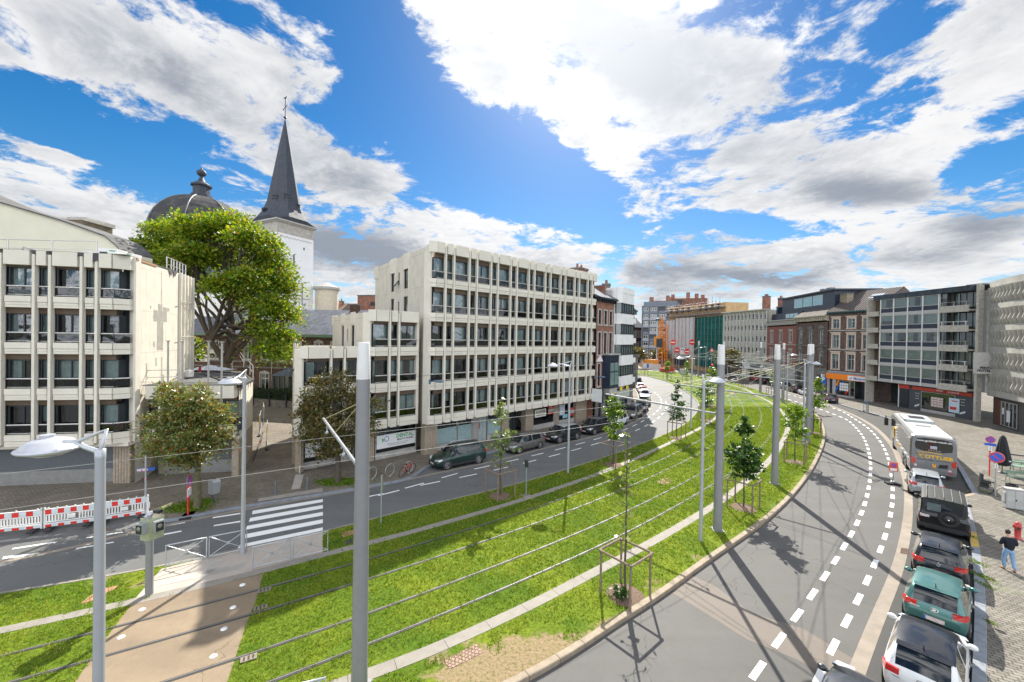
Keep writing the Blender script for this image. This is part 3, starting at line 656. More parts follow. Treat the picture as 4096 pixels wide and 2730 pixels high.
def holed(mb,x0,x1,z0,z1,holes,y=0.0,rev=.18):
    xs = sorted({x0,x1,*[h[0] for h in holes],*[h[1] for h in holes]});zs = sorted({z0,z1,*[h[2] for h in holes],*[h[3] for h in holes]})
    for j in range(len(zs)-1):
        zc = (zs[j]+zs[j+1])/2;run = None
        for i in range(len(xs)-1):
            xc = (xs[i]+xs[i+1])/2;inside = any(h[0] < xc < h[1] and h[2] < zc < h[3] for h in holes)
            if not inside:
                if run is None: run = xs[i]
            if (inside or i == len(xs)-2) and run is not None:
                e = xs[i] if inside else xs[i+1];mb.quad((run,y,zs[j]),(e,y,zs[j]),(e,y,zs[j+1]),(run,y,zs[j+1]));run = None
    for (a,b,c,d) in [h[:4] for h in holes]:
        mb.quad((a,y,c),(a,y,d),(a,y+rev,d),(a,y+rev,c));mb.quad((b,y,c),(b,y+rev,c),(b,y+rev,d),(b,y,d))
        mb.quad((a,y,c),(a,y+rev,c),(b,y+rev,c),(b,y,c));mb.quad((a,y,d),(b,y,d),(b,y+rev,d),(a,y+rev,d))
def finned(root,bays,fins,rails,ztop,X=None,wy=.36,corner_l=None,corner_r=None,glassy=True,finbot=None,last_open=True):
    """One concrete front: bays (x0,x1), fins x, rail heights."""
    X = X or Matrix()
    x0, x1 = bays[0][0], bays[-1][1]
    bays = [(a+.03,b-.03) for a,b in bays]
    for r in rails:
        wall = MB();wall.X = X
        for (a,b) in bays:
            wall.box(a,b,-.05,.28,r-.98,r-.61);wall.box(a,b,-.02,.28,r-1.32,r-1.005);wall.box(a+.03,b-.03,-.045,-.02,r-1.15,r-1.02)
        wall.box(x0+.02,x1-.02,.28,wy+.5,r-1.30,r-1.02)
        wall.box(x0+.02,x1-.02,.281,.33,r-1.02,r-.65);wall.build('balcony',M_CONC,root)
    wall = MB();wall.X = X
    for (a,b) in bays: wall.box(a+.01,b-.01,-.14,.3,ztop-.89,ztop)
    wall.box(x0+.02,x1-.02,.301,.5,ztop-.80,ztop-.25)
    wall.build('parapet',M_CONC,root)
    lin = MB();lin.X = X
    for r in rails: lin.box(x0+.05,x1-.05,wy-.05,wy+.1,r+1.20,r+1.577)
    lin.build('lintel_band',M_BROWN,root)
    for f in fins:
        mb = MB();mb.X = X;mb.box(f-.075,f+.075,-.10,.16,(finbot or rails[0]-1.2),ztop-.22);mb.build('concrete_fin',M_CONC,root)
    for r in rails:
        for (a,b) in bays:
            mb = MB();mb.X = X
            mb.tube([(a+.01,.10,r),(b-.01,.10,r)],.05,8);mb.tube([(a+.01,.12,r-.53),(b-.01,.12,r-.53)],.022,6)
            rl = mb.build('balcony_rail',M_ALU,root)
            g_ = MB();g_.X = X;g_.quad((a+.02,.12,r-.51),(b-.02,.12,r-.51),(b-.02,.12,r-.05),(a+.02,.12,r-.05));g_.build('smoked_panel',M_SMOKE,rl)
            fr = .0
        for (a,b) in bays:
            a2, b2 = a-.13, b+.13;wide = (b-a) > 1.0
            window(root,a2,b2,r-1.0,r+1.2,wy+.02,fw=.08 if wide else .05,mull=WR.choice([0,1,1]) if wide else 0,X=X,depth=.9)
def prism_body(root,poly,z0,z1,mat,roofmat=None,name='wall'):
    mb = MB();n = len(poly)
    for i in range(n):
        p, q = poly[i], poly[(i+1) % n];mb.quad((*p,z0),(*q,z0),(*q,z1),(*p,z1))
    mb.build(name,mat,root)
    r = MB();r.add([(*p,z1-.15) for p in poly],[tuple(range(n))],False);r.build('roof',roofmat or M_ROOFG,root)
def loc2(root,wpt):                        # world point to a building's local frame
    m = Matrix.Translation(root.location) @ root.rotation_euler.to_matrix().to_4x4();return m.inverted() @ V((wpt[0],wpt[1],0))
def side_wall(root,p0,p1,z0,z1,holes,mat,extra=None):
    """wall from local point p0 to p1, outside on the right hand side; returns its frame"""
    d = V((p1[0]-p0[0],p1[1]-p0[1],0));L = d.length;a = math.atan2(d.y,d.x)
    X = Matrix.Translation((p0[0],p0[1],0)) @ Matrix.Rotation(a,4,'Z')
    mb = MB();mb.X = X;holed(mb,0,L,z0,z1,holes);
    return mb, X, L
RAILS = [4.05,6.93,9.81,12.69,15.57]
# ------------------------------------------------------------------ middle concrete block (three stepped volumes)
A0 = RAD(90-46.86)
mid = thing('apartment_block','long cream apartment block with vertical fins, stepping down at its left end','building',(-6.4,33.3,0),A0)
bays = [(0,.8),(1.0,1.65)];x = 1.85
while x < 21: bays += [(x,x+1.465),(x+1.665,x+2.315)];x += 2.515
bays = bays[:-1]+[(x-2.515+1.665,x-2.515+2.315),(x,22.81)] if x < 22.5 else bays
fins = [(bays[i][1]+bays[i+1][0])/2 for i in range(len(bays)-1)]
finned(mid,bays,fins,RAILS,18.02)
def rel_dir(world_az): # local angle of a world azimuth
    return (pi/2-RAD(world_az))-A0
SD = V((cos(rel_dir(-35.8)),sin(rel_dir(-35.8)),0))      # side direction, going back
q0 = V((-.42,.25,0));q1 = q0+SD*15
tallz = 17.75
# side wall of the tall part seen left-to-right: back corner to front corner
mb, X, L = side_wall(mid,q1,q0,3.0,tallz,[],M_CREAM)
HS = []
for r in (RAILS[3],RAILS[4]):
    HS += [(5.3,6.25,r-1.0,r+1.15),(7.35,7.75,r-.5,r+.75),(8.9,9.95,r-1.0,r+1.15)]
mb = MB();mb.X = X;holed(mb,0,L,2.7,tallz,HS,0,.12);mb.build('wall',M_CREAM,mid)
for (a,b,c,d) in HS: window(mid,a,b,c,d,.10,.05,0,X=X,curtain=0)
mb = MB();mb.X = X
for xx in (4.95,6.75,8.6,10.3): mb.box(xx,xx+.16,-.10,.0,11.9,tallz+.03)
for (xa,xb) in ((5.15,6.72),(8.8,10.25)): mb.box(xa,xb,-.06,-.001,tallz-1.35,tallz+.15)
mb.box(-.35,.8,-.05,.4,tallz-1.25,tallz+.08);mb.box(L-.9,L+.0,-.09,-.001,tallz-1.2,tallz+.02)
mb.build('wall_ribs',M_CONC,mid)
# rest of the tall volume
e1 = V((22.75,.3,0));e2 = e1+SD*13
prism_body(mid,[(q0.x+.95,1.35),(e1.x-.05,1.35),(e2.x,e2.y),(q1.x+.95,q1.y)],3.0,tallz-.2,M_CREAM,M_ROOFG)
mb = MB();mb.box(22.6,22.81,.35,1.2,2.7,tallz);mb.build('end_wall',M_CONC,mid)
# corner pieces turning the corner
mb = MB()
for r in RAILS:
    for (z0,z1,o) in ((r-.98,r-.61,0),(r-1.32,r-1.0,.03)):
        mb.prism([(0,o),(.02,.28),(-.42,.42),(-.50+o,.34)][::1],z0,z1)
mb.prism([(.01,-.14),(.02,.28),(-.45,.44),(-.60,.24)],17.13,18.02)
mb.prism([(-.42,.25),(-.25,.3),(-.18,.95),(-.6,.95)],2.7,17.2)
mb.build('corner_wall',M_CONC,mid)
for r in RAILS:
    mb = MB();mb.tube([(.02,.10,r),(-.45,.40,r)],.05,8);c = mb.build('balcony_rail',M_ALU,mid)
    mb = MB();mb.quad((.0,.12,r-.51),(-.43,.42,r-.51),(-.43,.42,r-.05),(.0,.12,r-.05));mb.build('smoked_panel',M_SMOKE,c)
# middle wing: ground + 3
Y2 = 1.25
X2 = Matrix.Translation((-4.62,Y2,0))
b2 = [(0,1.05),(1.25,1.85),(2.05,3.72)];f2 = [1.15,1.95]
finned(mid,b2,f2,RAILS[:3],12.12,X=X2)
w0 = V((-4.98,Y2+.25,0));w1 = w0+SD*13.2
prism_body(mid,[(w0.x+.95,Y2+1.4),(-.5,Y2+1.4),(q1.x-.02,q1.y),(w1.x+.95,w1.y)],3.0,11.85,M_CREAM,M_ROOFG)
mbx, Xw, Lw = side_wall(mid,w1,w0,0,12,[],M_CREAM)
H2 = []
for r in (RAILS[2],): H2 += [(3.9,4.85,r-1.0,r+1.15),(6.0,6.4,r-.4,r+.85),(7.6,8.6,r-1.0,r+1.15)]
mb = MB();mb.X = Xw;holed(mb,0,Lw,2.7,11.95,H2,0,.12);mb.build('wall',M_CREAM,mid)
for (a,b,c,d) in H2: window(mid,a,b,c,d,.10,.05,0,X=Xw,curtain=0)
mb = MB();mb.X = Xw
for xx in (3.65,5.2,7.3,8.95): mb.box(xx,xx+.16,-.09,0,8.9,12.0)
for (xa,xb) in ((3.83,5.18),(7.48,8.9)): mb.box(xa,xb,-.06,-.001,11.1,12.12)
mb.box(-.35,.5,-.05,.4,11.1,12.1)
mb.build('wall_ribs',M_CONC,mid)
mb = MB();mb.prism([(-4.62,Y2-.06),(-4.6,Y2+.28),(-5.02,Y2+.42),(-5.1,Y2+.3)],11.23,12.12)
for r in RAILS[:3]:
    for (z0,z1,o) in ((r-.98,r-.61,0),(r-1.32,r-1.0,.03)): mb.prism([(-4.62,Y2+o),(-4.6,Y2+.28),(-5.02,Y2+.42),(-5.12+o,Y2+.34)],z0,z1)
mb.prism([(-5.0,Y2+.25),(-4.85,Y2+.3),(-4.78,Y2+.95),(-5.25,Y2+.95)],2.7,11.9);mb.prism([(-1.0,Y2+.1),(-.75,Y2+.1),(-.6,Y2+1),(-1.0,Y2+1)],2.7,11.7)
mb.build('corner_wall',M_CONC,mid)
# lower wing: ground + 2
lw = loc2(mid,g(1334,1860))
Y3 = 2.45
X3 = Matrix.Translation((-9.15,Y3,0))
b3 = [(0,1.5),(1.7,2.5),(2.7,4.25)];f3 = [1.6,2.6]
finned(mid,b3,f3,RAILS[:2],9.24,X=X3)
S3 = V((cos(rel_dir(-31.5)),sin(rel_dir(-31.5)),0))
v0 = V((-9.5,Y3+.25,0));v1 = v0+S3*11.8
prism_body(mid,[(v0.x+.95,Y3+1.4),(-5.0,Y3+1.4),(w1.x-.02,w1.y),(v1.x+.95,v1.y)],3.0,9.0,M_CREAM,M_MOSS)
mbx, Xv, Lv = side_wall(mid,v1,v0,0,9.2,[],M_CREAM)
H3 = []
for r in RAILS[:2]: H3 += [(3.4,4.3,r-.9,r+1.15),(6.8,7.7,r-.9,r+1.15)]
mb = MB();mb.X = Xv;holed(mb,0,Lv,0,9.1,H3,0,.12);mb.build('wall',M_CREAM,mid)
for (a,b,c,d) in H3: window(mid,a,b,c,d,.10,.05,0,X=Xv,curtain=0)
mb = MB();mb.X = Xv
for xx in (3.1,4.6,6.5,8.0): mb.box(xx,xx+.14,-.08,0,2.9,9.2)
for (xa,xb) in ((3.26,4.58),(6.66,7.98)): mb.box(xa,xb,-.06,-.001,8.1,9.3)
mb.box(0,Lv,-.06,0,0,.5)
mb.build('wall_ribs',M_CONC,mid)
mb = MB();mb.prism([(-9.15,Y3-.06),(-9.13,Y3+.28),(-9.55,Y3+.42),(-9.65,Y3+.3)],8.35,9.24)
mb.prism([(-9.5,Y3+.25),(-9.35,Y3+.3),(-9.2,Y3+.95),(-9.8,Y3+.95)],2.7,9.0);mb.prism([(-5.4,Y3+.1),(-5.2,Y3+.1),(-5.1,Y3+1),(-5.4,Y3+1)],2.7,8.9)
for r in RAILS[:2]:
    for (z0,z1,o) in ((r-.98,r-.61,0),(r-1.32,r-1.0,.03)): mb.prism([(-9.15,Y3+o),(-9.13,Y3+.28),(-9.55,Y3+.42),(-9.65+o,Y3+.34)],z0,z1)
mb.build('corner_wall',M_CONC,mid)
# tilted open vents on the side
for (Xq,a,z) in ((X,7.35,RAILS[4]-.05),(Xv,3.45,RAILS[1]+.1)):
    mb = MB();mb.X = Xq @ Matrix.Translation((a,-.02,z)) @ Matrix.Rotation(RAD(-35),4,'X');mb.box(0,.42 if Xq is X else .8,-.02,.02,-.75,0);mb.build('open_vent',M_FRAME,mid)
# rooftop bits
mb = MB();mb.box(1.6,2.1,1.9,2.4,17.6,18.35);mb.box(5.2,10.3,1.6,5,17.6,18.45);mb.box(13.2,13.6,1.8,2.2,17.6,18.3);mb.build('roof_vents',M_ZINC,mid)
# ground floor of the block
GF = 1.35
def fluted(mb,x0,x1,y0,y1,z0,z1):
    n = max(2,int((x1-x0)/.16));w_ = (x1-x0)/n
    mb.box(x0,x1,y0+.03,y1,z0,z1)
    for i in range(n): mb.box(x0+i*w_+.03,x0+(i+1)*w_-.03,y0,y0+.03,z0,z1)
for (a,b,yy) in ((-.35,.9,GF-.5),(8.7,9.7,GF-.15),(12.1,13.3,GF-.15),(20.6,22.75,GF-.3),(-5.3,-4.2,GF+.8),(16.9,17.6,GF-.05),(-9.6,-9.2,Y3+.6)): mb = MB();fluted(mb,a,b,yy,yy+.7,0,2.72);mb.build('pillar',M_FLUTE,mid)
mb = MB();mb.box(-.4,22.7,GF+2.2,GF+2.4,0,2.8);mb.build('shop_back_wall',M_FLUTE,mid)
mb = MB();mb.box(-9.3,-.4,Y3+3,Y3+3.2,0,2.8);mb.build('shop_back_wall',M_FLUTE,mid)
mb = MB();mb.box(-.3,22.7,.32,GF+2.3,2.67,2.73);mb.box(-5,-.3,Y2+.32,Y3+3,2.66,2.72);mb.box(-9.3,-5,Y3+.32,Y3+3,2.65,2.71);mb.build('soffit',M_BROWN,mid)
M_FROST = P('frosted glass',(.30,.42,.42),.25,var=.1)
M_GREYF = P('grey aluminium frame',(.34,.33,.31),.5,var=.1)
def shop(root,x0,x1,y,z1=2.66,frost=False,mull=1,sill=.45,X=None,curtain=0):
    wd = window(root,x0,x1,sill,z1-.12,y,.07,mull,.0,curtain=curtain,fm=M_GREYF,depth=1.6,name='shop_window',X=X)
    mb = MB();
    if X is not None: mb.X = X
    mb.box(x0,x1,y-.04,y+.12,0,sill);mb.build('sill',M_STONE,wd)
    if frost:
        mb = MB();
        if X is not None: mb.X = X
        mb.box(x0+.08,x1-.08,y-.012,y-.004,sill+.1,z1-.75);mb.build('frosted_film',M_FROST,wd)
    return wd
shop(mid,-4.1,-.4,GF+.9,mull=0);shop(mid,-9.2,-5.35,Y3+1.0,mull=0)
shop(mid,1.0,3.3,GF,frost=True,mull=0);shop(mid,3.35,5.0,GF,frost=True,mull=0);shop(mid,6.9,8.65,GF,frost=True,mull=0)
shop(mid,13.35,16.85,GF,mull=0);shop(mid,17.65,20.55,GF,mull=2)
mb = MB();mb.box(5.05,5.7,GF-.02,GF+.1,0,2.65);mb.build('wall_panel',M_GREYF,mid)
dr = MB();dr.box(5.75,6.8,GF,GF+.06,0,2.6);dr.cur = 1;dr.box(5.85,6.25,GF-.02,GF,.15,2.4);dr.box(6.32,6.7,GF-.02,GF,.15,2.4);dr.build('door',[M_GREYF,P('pale door pane',(.35,.42,.42),.2)],mid)
dr = MB();dr.box(9.9,12.0,GF+1.2,GF+1.26,0,2.6);dr.build('door',M_DARK,mid)
mb = MB();mb.box(13.3,20.6,GF-.35,GF-.25,2.40,2.665);mb.build('fascia',P('red fascia',(.24,.03,.02),.5),mid)
# signs
M_SIGNW = P('white sign board',(.72,.74,.74),.5,var=.03);M_GRN = P('green ink',(.05,.30,.08),.5);M_BLK = P('black ink',(.02,.02,.02),.5);M_RED = P('red ink',(.55,.03,.02),.5);M_BROWNI = P('brown ink',(.16,.07,.04),.5);M_BLUEI = P('blue ink',(.02,.10,.42),.5)
def sign_board(root,x0,x1,z0,z1,y,mat=None,name='shop_sign',X=None):
    mb = MB()
    cx, cz = (x0+x1)/2, (z0+z1)/2
    mb.box(x0-cx,x1-cx,-.02,.02,z0-cz,z1-cz);o = mb.build(name,mat or M_SIGNW,root)
    if X is not None: o.matrix_local = X @ Matrix.Translation((cx,y,cz))
    else: o.location = (cx,y,cz)
    return o
s = sign_board(mid,-4.0,-.5,.85,1.95,GF+.86)
text_mb('DENTAL',.42,M_GRN,parent=s,loc=(.75,-.025,.28),bold=.012);text_mb('BEAUTY STUDIO',.2,M_BLK,parent=s,loc=(.78,-.025,-.02),bold=.006)
text_mb('Blanchiment dentaire, Detartrage, Orthodontie',.1,M_BLK,parent=s,loc=(.1,-.025,-.25));text_mb('Consultation esthetique sur rendez-vous',.1,M_BLK,parent=s,loc=(.1,-.025,-.38))
mb = MB();mb.lathe([(.16,-.004),(.2,-.004),(.2,.004),(.16,.004)],16);mb.at((0,0,0));o = mb.build('tooth_emblem',M_BLUEI,s);o.location = (-.9,-.026,.2);o.rotation_euler = (pi/2,0,0);o.scale = (1,1.15,1)
mb = MB();
for k in range(4): mb.at((0,0,0),0);mb.add([(0,0,0),(-.24,0,.18-.1*k),(-.26,0,.10-.1*k)],[(0,1,2)],False)
o = mb.build('leaf_emblem',M_GRN,s);o.location = (-1.05,-.028,.12)
s = sign_board(mid,-9.0,-5.6,.85,1.95,Y3+.96);text_mb('DENTAL',.36,M_GRN,parent=s,loc=(.4,-.025,.25),bold=.01);text_mb('BEAUTY STUDIO',.18,M_BLK,parent=s,loc=(.4,-.025,-.05));text_mb('Heures d\'ouverture',.1,M_BLK,parent=s,loc=(.4,-.025,-.3))
M_PSIGN = P('pale green board',(.62,.66,.55),.5)
s = sign_board(mid,13.6,15.4,1.35,2.2,GF-.06,M_PSIGN);text_mb('A LOUER',.38,M_BROWNI,parent=s,loc=(0,-.025,.12),bold=.012);text_mb('ESPACE MEDICO-SOCIAL',.12,M_BROWNI,parent=s,loc=(0,-.025,-.22),bold=.004)
for (xa,xb,za,zb) in ((15.75,16.75,1.45,2.45),(19.7,20.5,.8,1.8)):
    s = sign_board(mid,xa,xb,za,zb,GF-.06,P('red board',(.40,.05,.03),.5),'poster');text_mb('L. L.',.28,M_SIGNW,parent=s,loc=(0,-.025,.28));
    mb = MB();mb.box(-(xb-xa)/2+.03,(xb-xa)/2-.03,-.026,-.02,-.2,.08);mb.build('poster_panel',P('teal poster',(.30,.42,.42),.5),s)
s = sign_board(mid,17.75,18.7,1.1,2.3,GF-.06,P('pale poster',(.50,.55,.62),.5),'poster');s = sign_board(mid,18.3,19.2,.7,1.15,GF-.09,P('sky poster',(.25,.48,.60),.5),'poster')
# projecting sign at the far end and wall lamps on the facade
sg = thing('projecting_sign','blank white rounded sign projecting from the right end of the cream block over the pavement','sign',tuple(mid.matrix_world @ V((0,0,0))))
mid_M = Matrix.Translation((-6.4,33.3,0)) @ Matrix.Rotation(A0,4,'Z')
sg.location = mid_M @ V((22.3,-.75,3.3));sg.rotation_euler = (0,0,A0+pi/2)
mb = MB();mb.box(-.75,.75,-.09,.09,-.8,.8);mb.build('board',M_SIGNW,sg);mb = MB();mb.box(-.8,.8,-.1,.1,-.85,-.8);mb.box(-.8,.8,-.1,.1,.8,.85);mb.box(-.8,-.75,-.1,.1,-.8,.8);mb.box(.75,.8,-.1,.1,-.8,.8);mb.build('rim',M_FRAME,sg)
# ------------------------------------------------------------------ left concrete block
angL = 80.0;AL = RAD(90-angL)
dL = V((sin(RAD(angL)),cos(RAD(angL)),0))
PL = V(((507-2048)/1593*25.6,25.6,0))     # near-right corner of the front
left = thing('apartment_block','cream block with a patched blank side wall at the left edge','building',tuple(PL-dL*11.0),AL)
RL = [z+.12 for z in RAILS[:4]]
bl = [(-12.2,-11.5),(-11.3,-9.85),(-9.65,-8.9),(-8.7,-7.2)]
xs_ = [(17,127),(148,192),(212,317),(338,378),(397,452)]
# bays measured along the front
def s_of(px):
    t = (px-2048)/1593.;# solve PLx+dx*s = t*(y)
    return (t*PL.y-PL.x)/(dL.x-t*dL.y)
bl = [(-14.0,-13.0),(-12.8,-11.7)]
base = 11.0
bl = []
for (u,v_) in [(-320,-275),(-255,-150),(-130,-90),(-70,-8)]+xs_: bl.append((base+s_of(u+15*0),base+s_of(v_)))
fl = [(bl[i][1]+bl[i+1][0])/2 for i in range(len(bl)-1)]
finned(left,bl,fl,RL,15.0)
# right corner return of the front
xr = bl[-1][1];xc = 11.0
mb = MB()
for r in RL:
    for (z0,z1,o) in ((r-.98,r-.61,0),(r-1.32,r-1.0,.03)): mb.prism([(xr,o),(xc-.12,.45+o),(xc-.12,.7),(xr,.28)],z0,z1)
mb.prism([(xr,-.06),(xc-.1,.42),(xc-.1,.75),(xr,.3)],14.11,15.0)
mb.prism([(xc-.45,.9),(xc-.1,.7),(xc,.75),(xc,1.2),(xc-.45,1.2)],2.7,15.0)
mb.build('corner_wall',M_CONC,left)
for r in RL:
    mb = MB();mb.tube([(xr-.02,.10,r),(xc-.14,.52,r)],.05,8);c = mb.build('balcony_rail',M_ALU,left)
    mb = MB();mb.quad((xr,.12,r-.51),(xc-.16,.54,r-.51),(xc-.16,.54,r-.05),(xr,.12,r-.05));mb.build('smoked_panel',M_SMOKE,c)
    mb = MB();mb.box(xr-.1,xc-.4,.95,1.05,r-1.0,r+1.6);mb.build('window_frame',M_FRAME,left)
# blank wall going back, towards screen x 1450
aw = math.atan2((1450-2048)/1593,1)       # world azimuth
relw = (pi/2-aw)-AL
WD = V((cos(relw),sin(relw),0));s0 = V((xc,.75,0))
t_ = 0
def tlen(px,s0w,dw):
    t = (px-2048)/1593.;return (t*s0w.y-s0w.x)/(dw.x-t*dw.y)
left_M = Matrix.Translation(left.location) @ Matrix.Rotation(AL,4,'Z')
s0w = left_M @ s0;dw = V((sin(aw),cos(aw),0));Lb = tlen(706,s0w,dw)
s1 = s0+WD*Lb
M_PATCH = P('grey cement patch',(.30,.285,.25),.85,var=.12,scale=2)
side = MB();Xs = Matrix.Translation(s0) @ Matrix.Rotation(relw,4,'Z');side.X = Xs
side.quad((0,0,0),(Lb,0,0),(Lb,0,14.9),(0,0,14.9));side.build('side_wall',M_CREAM,left)
mb = MB();mb.X = Xs
def patch(x0,x1,z0,z1,e=.006):
    pts = []
    n = 6
    for (a,b) in (((x0,z0),(x1,z0)),((x1,z0),(x1,z1)),((x1,z1),(x0,z1)),((x0,z1),(x0,z0))):
        for i in range(n): t = i/n;pts.append((a[0]+(b[0]-a[0])*t+WR.uniform(-.04,.04),a[1]+(b[1]-a[1])*t+WR.uniform(-.04,.04)))
    mb.add([(p[0],-e,p[1]) for p in pts],[tuple(range(len(pts)))],False)
patch(Lb*.38,Lb*.72,10.85,11.65);patch(Lb*.47,Lb*.63,8.75,10.84);patch(Lb*.49,Lb*.60,11.66,12.15);patch(Lb*.62,Lb*.78,11.66,11.95,.007);patch(Lb*.30,Lb*.33,11.75,11.95);patch(Lb*.44,Lb*.47,7.6,8.2);patch(Lb*.58,Lb*.61,6.3,8.2);patch(Lb*.38,Lb*.42,9.0,9.4);patch(Lb*.06,Lb*.09,9.2,9.6)
patch(Lb*.22,Lb*.25,6.8,7.9);patch(Lb*.6,Lb*.66,6.3,6.9,.007);patch(Lb*.565,Lb*.572,12.2,14.6,.007)
mb.build('cement_patch',M_PATCH,left)
# windowed wall beyond
aw2 = RAD(-24.5+0);rel2 = (pi/2-aw2)-AL;WD2 = V((cos(rel2),sin(rel2),0));s1w = left_M @ s1;dw2 = V((sin(aw2),cos(aw2),0));L2 = min(14.0,tlen(762,s1w,dw2))
s2 = s1+WD2*L2;X2b = Matrix.Translation(s1) @ Matrix.Rotation(rel2,4,'Z')
hl = []
for r in RL[1:]:
    for k in range(4): hl.append((.8+k*L2/4.3,.8+k*L2/4.3+L2/7,r-.9,r+1.1))
mb = MB();mb.X = X2b;holed(mb,0,L2,0,14.9,hl,0,.12);mb.build('back_wall',M_CREAM,left)
for h in hl: window(left,h[0],h[1],h[2],h[3],.10,.06,0,X=X2b,curtain=WR.choice([0,2]))
mb = MB();mb.X = X2b
for k in range(5): mb.box(.45+k*L2/4.3,.6+k*L2/4.3,-.18,0,2.9,14.95)
mb.build('wall_ribs',M_CONC,left)
mb = MB()
for r in RL: mb.X = X2b;mb.tube([(.1,-.3,r-.2),(L2*.9,-.3,r-.2)],.03,6)
mb.build('bar_rail',M_GREYF,left)
prism_body(left,[(-22,1.35),(xc-1.2,1.35),(s1.x-1.1,s1.y),(s2.x-1.1,s2.y),(-22,s2.y+4)],2.8,14.85,M_CREAM,M_ROOFG)
mb = MB();mb.X = Xs
# torn roof felt hanging over the edges
def flap(mb,x,w_,h,y=-.03): mb.add([(x,y,15.0),(x+w_,y,15.0),(x+w_*WR.uniform(.3,.7),y-.05,15.0-h)],[(0,1,2)],False)
for q in (.72,.86): flap(mb,Lb*q,.9,.55)
mb.X = Matrix()
for xx, w_, h in ((bl[4][0]+1.4,1.2,.3),(bl[5][0]+1.0,1.5,.45),(bl[6][0]+.8,1.9,.25),(bl[7][0]-.2,1.7,.55)): flap(mb,xx,w_,h,-.09)
mb.box(-22,xc-.1,-.07,1.4,15.003,15.03)
mb.X = Xs;mb.box(0,Lb,-.04,.4,14.9,14.97)
mb.build('torn_felt',P('black felt',(.05,.05,.055),.7),left)
mb = MB();mb.X = Xs;mb.box(0,Lb*.45,-.05,-.041,14.80,14.93);mb.build('copper_edge',P('orange flashing',(.35,.19,.08),.6),left)
# ground floor: shutters between pillars
def shutter(root,x0,x1,y,X=None):
    m = bpy.data.materials.get('perforated shutter')
    if not m:
        m = bpy.data.materials.new('perforated shutter');m.use_nodes = True;t = NT(m.node_tree);b = t.N['Principled BSDF']
        co = t.n('ShaderNodeTexCoord').outputs['Object'];s = t.n('ShaderNodeSeparateXYZ',{0: co})
        u = t.m('MULTIPLY',s.outputs[0],7.0);v = t.m('MULTIPLY',s.outputs[2],9.0)
        a1 = t.m('PINGPONG',t.m('ADD',u,v),.5);a2 = t.m('PINGPONG',t.m('SUBTRACT',u,v),.5)
        k = t.m('MINIMUM',a1,a2);k = t.ramp(k,.06,.12)
        t.L.new(t.mix(k,(.26,.27,.28),(.03,.045,.055)),b.inputs['Base Color']);b.inputs['Roughness'].default_value = .5
    mb = MB();
    if X is not None: mb.X = X
    mb.box(x0,x1,y,y+.05,.9,2.65);mb.cur = 1;mb.box(x0,x1,y+.02,y+.06,0,.9)
    for k in range(10): mb.box(x0,x1,y,y+.02,k*.09+.012,k*.09+.075)
    return mb.build('roller_shutter',[m,P('steel slats',(.30,.30,.29),.5,.4)],root)
for (a,b) in ((-3.0,9.55),(-12,-3.4)): shutter(left,a,b,1.35)
mb = MB();fluted(mb,9.6,10.6,.95,2.0,0,2.72);mb.build('pillar',M_FLUTE,left);mb = MB();fluted(mb,-3.4,-3.0,.95,2.0,0,2.72);mb.build('pillar',M_FLUTE,left)
mb = MB();mb.box(-14,xc-.1,.33,1.4,2.62,2.85);mb.build('soffit',M_CONC,left)
# ------------------------------------------------------------------ annex: ground + 1 with a flat roof
an0 = left_M @ V((xc+.1,1.3,0))
anx = thing('low_annex','low flat-roofed cream annex with steel shutters behind the red-berried tree at the left','building',(an0.x,an0.y,0),AL-RAD(0))
ax1 = None
dA = V((cos(AL),sin(AL),0))
t = (950-2048)/1593.;Lan = (t*an0.y-an0.x)/(dA.x-t*dA.y)
ba = [(.2,.95),(1.15,2.85),(3.05,3.7),(3.9,Lan-.1)]
fa = [(ba[i][1]+ba[i+1][0])/2 for i in range(len(ba)-1)]
finned(anx,ba,fa,[RL[0]],6.45)
eA = V((Lan,.3,0));az_ = RAD(-24.0);relE = (pi/2-az_)-AL;ED = V((cos(relE),sin(relE),0))
mb = MB();XE = Matrix.Translation(eA) @ Matrix.Rotation(relE,4,'Z')
ew = Matrix.Translation(anx.location) @ Matrix.Rotation(AL,4,'Z') @ eA
LE = 5.2
mb.X = XE;mb.quad((0,0,2.6),(LE,0,2.6),(LE,0,6.3),(0,0,6.3));mb.build('end_wall',M_CREAM,anx)
mb = MB();mb.X = XE;fluted(mb,0,LE,-.02,.4,0,2.6);mb.build('pillar',M_FLUTE,anx)
e2 = eA+ED*LE
bk = anx.matrix_world
prism_body(anx,[(.1,1.35),(Lan-.1,1.35),(eA.x-.05,.6),(e2.x-.03,e2.y),(e2.x-4,e2.y+7),(-5.0,e2.y+9),(-3.2,4)],2.7,6.35,M_CREAM,M_ROOFG)
mb = MB();mb.box(0,Lan+.15,-.12,1.2,6.46,6.5);mb.X = XE;mb.box(0,LE,-.12,.6,6.3,6.36)
for k in range(5): flap_z = 6.3;mb.add([(k*1.0+.1,-.1,6.33),(k*1.0+.7,-.1,6.33),(k*1.0+.45,-.16,5.9+.1*k % .3)],[(0,1,2)],False)
mb.build('torn_felt',P('black felt',(.05,.05,.055),.7),anx)
mb = MB();mb.box(.2,Lan,-.10,-.065,6.20,6.455);mb.build('rusty_edge',P('rusty edge',(.28,.12,.05),.8,col2=(.40,.33,.25),c2=(.5,.6),scale=3),anx)
for (a,b) in ((.2,2.7),(2.9,Lan-.4)): shutter(anx,a,b,1.2)
mb = MB();mb.box(-.1,Lan,.33,1.3,2.6,2.8);mb.build('soffit',M_CONC,anx)
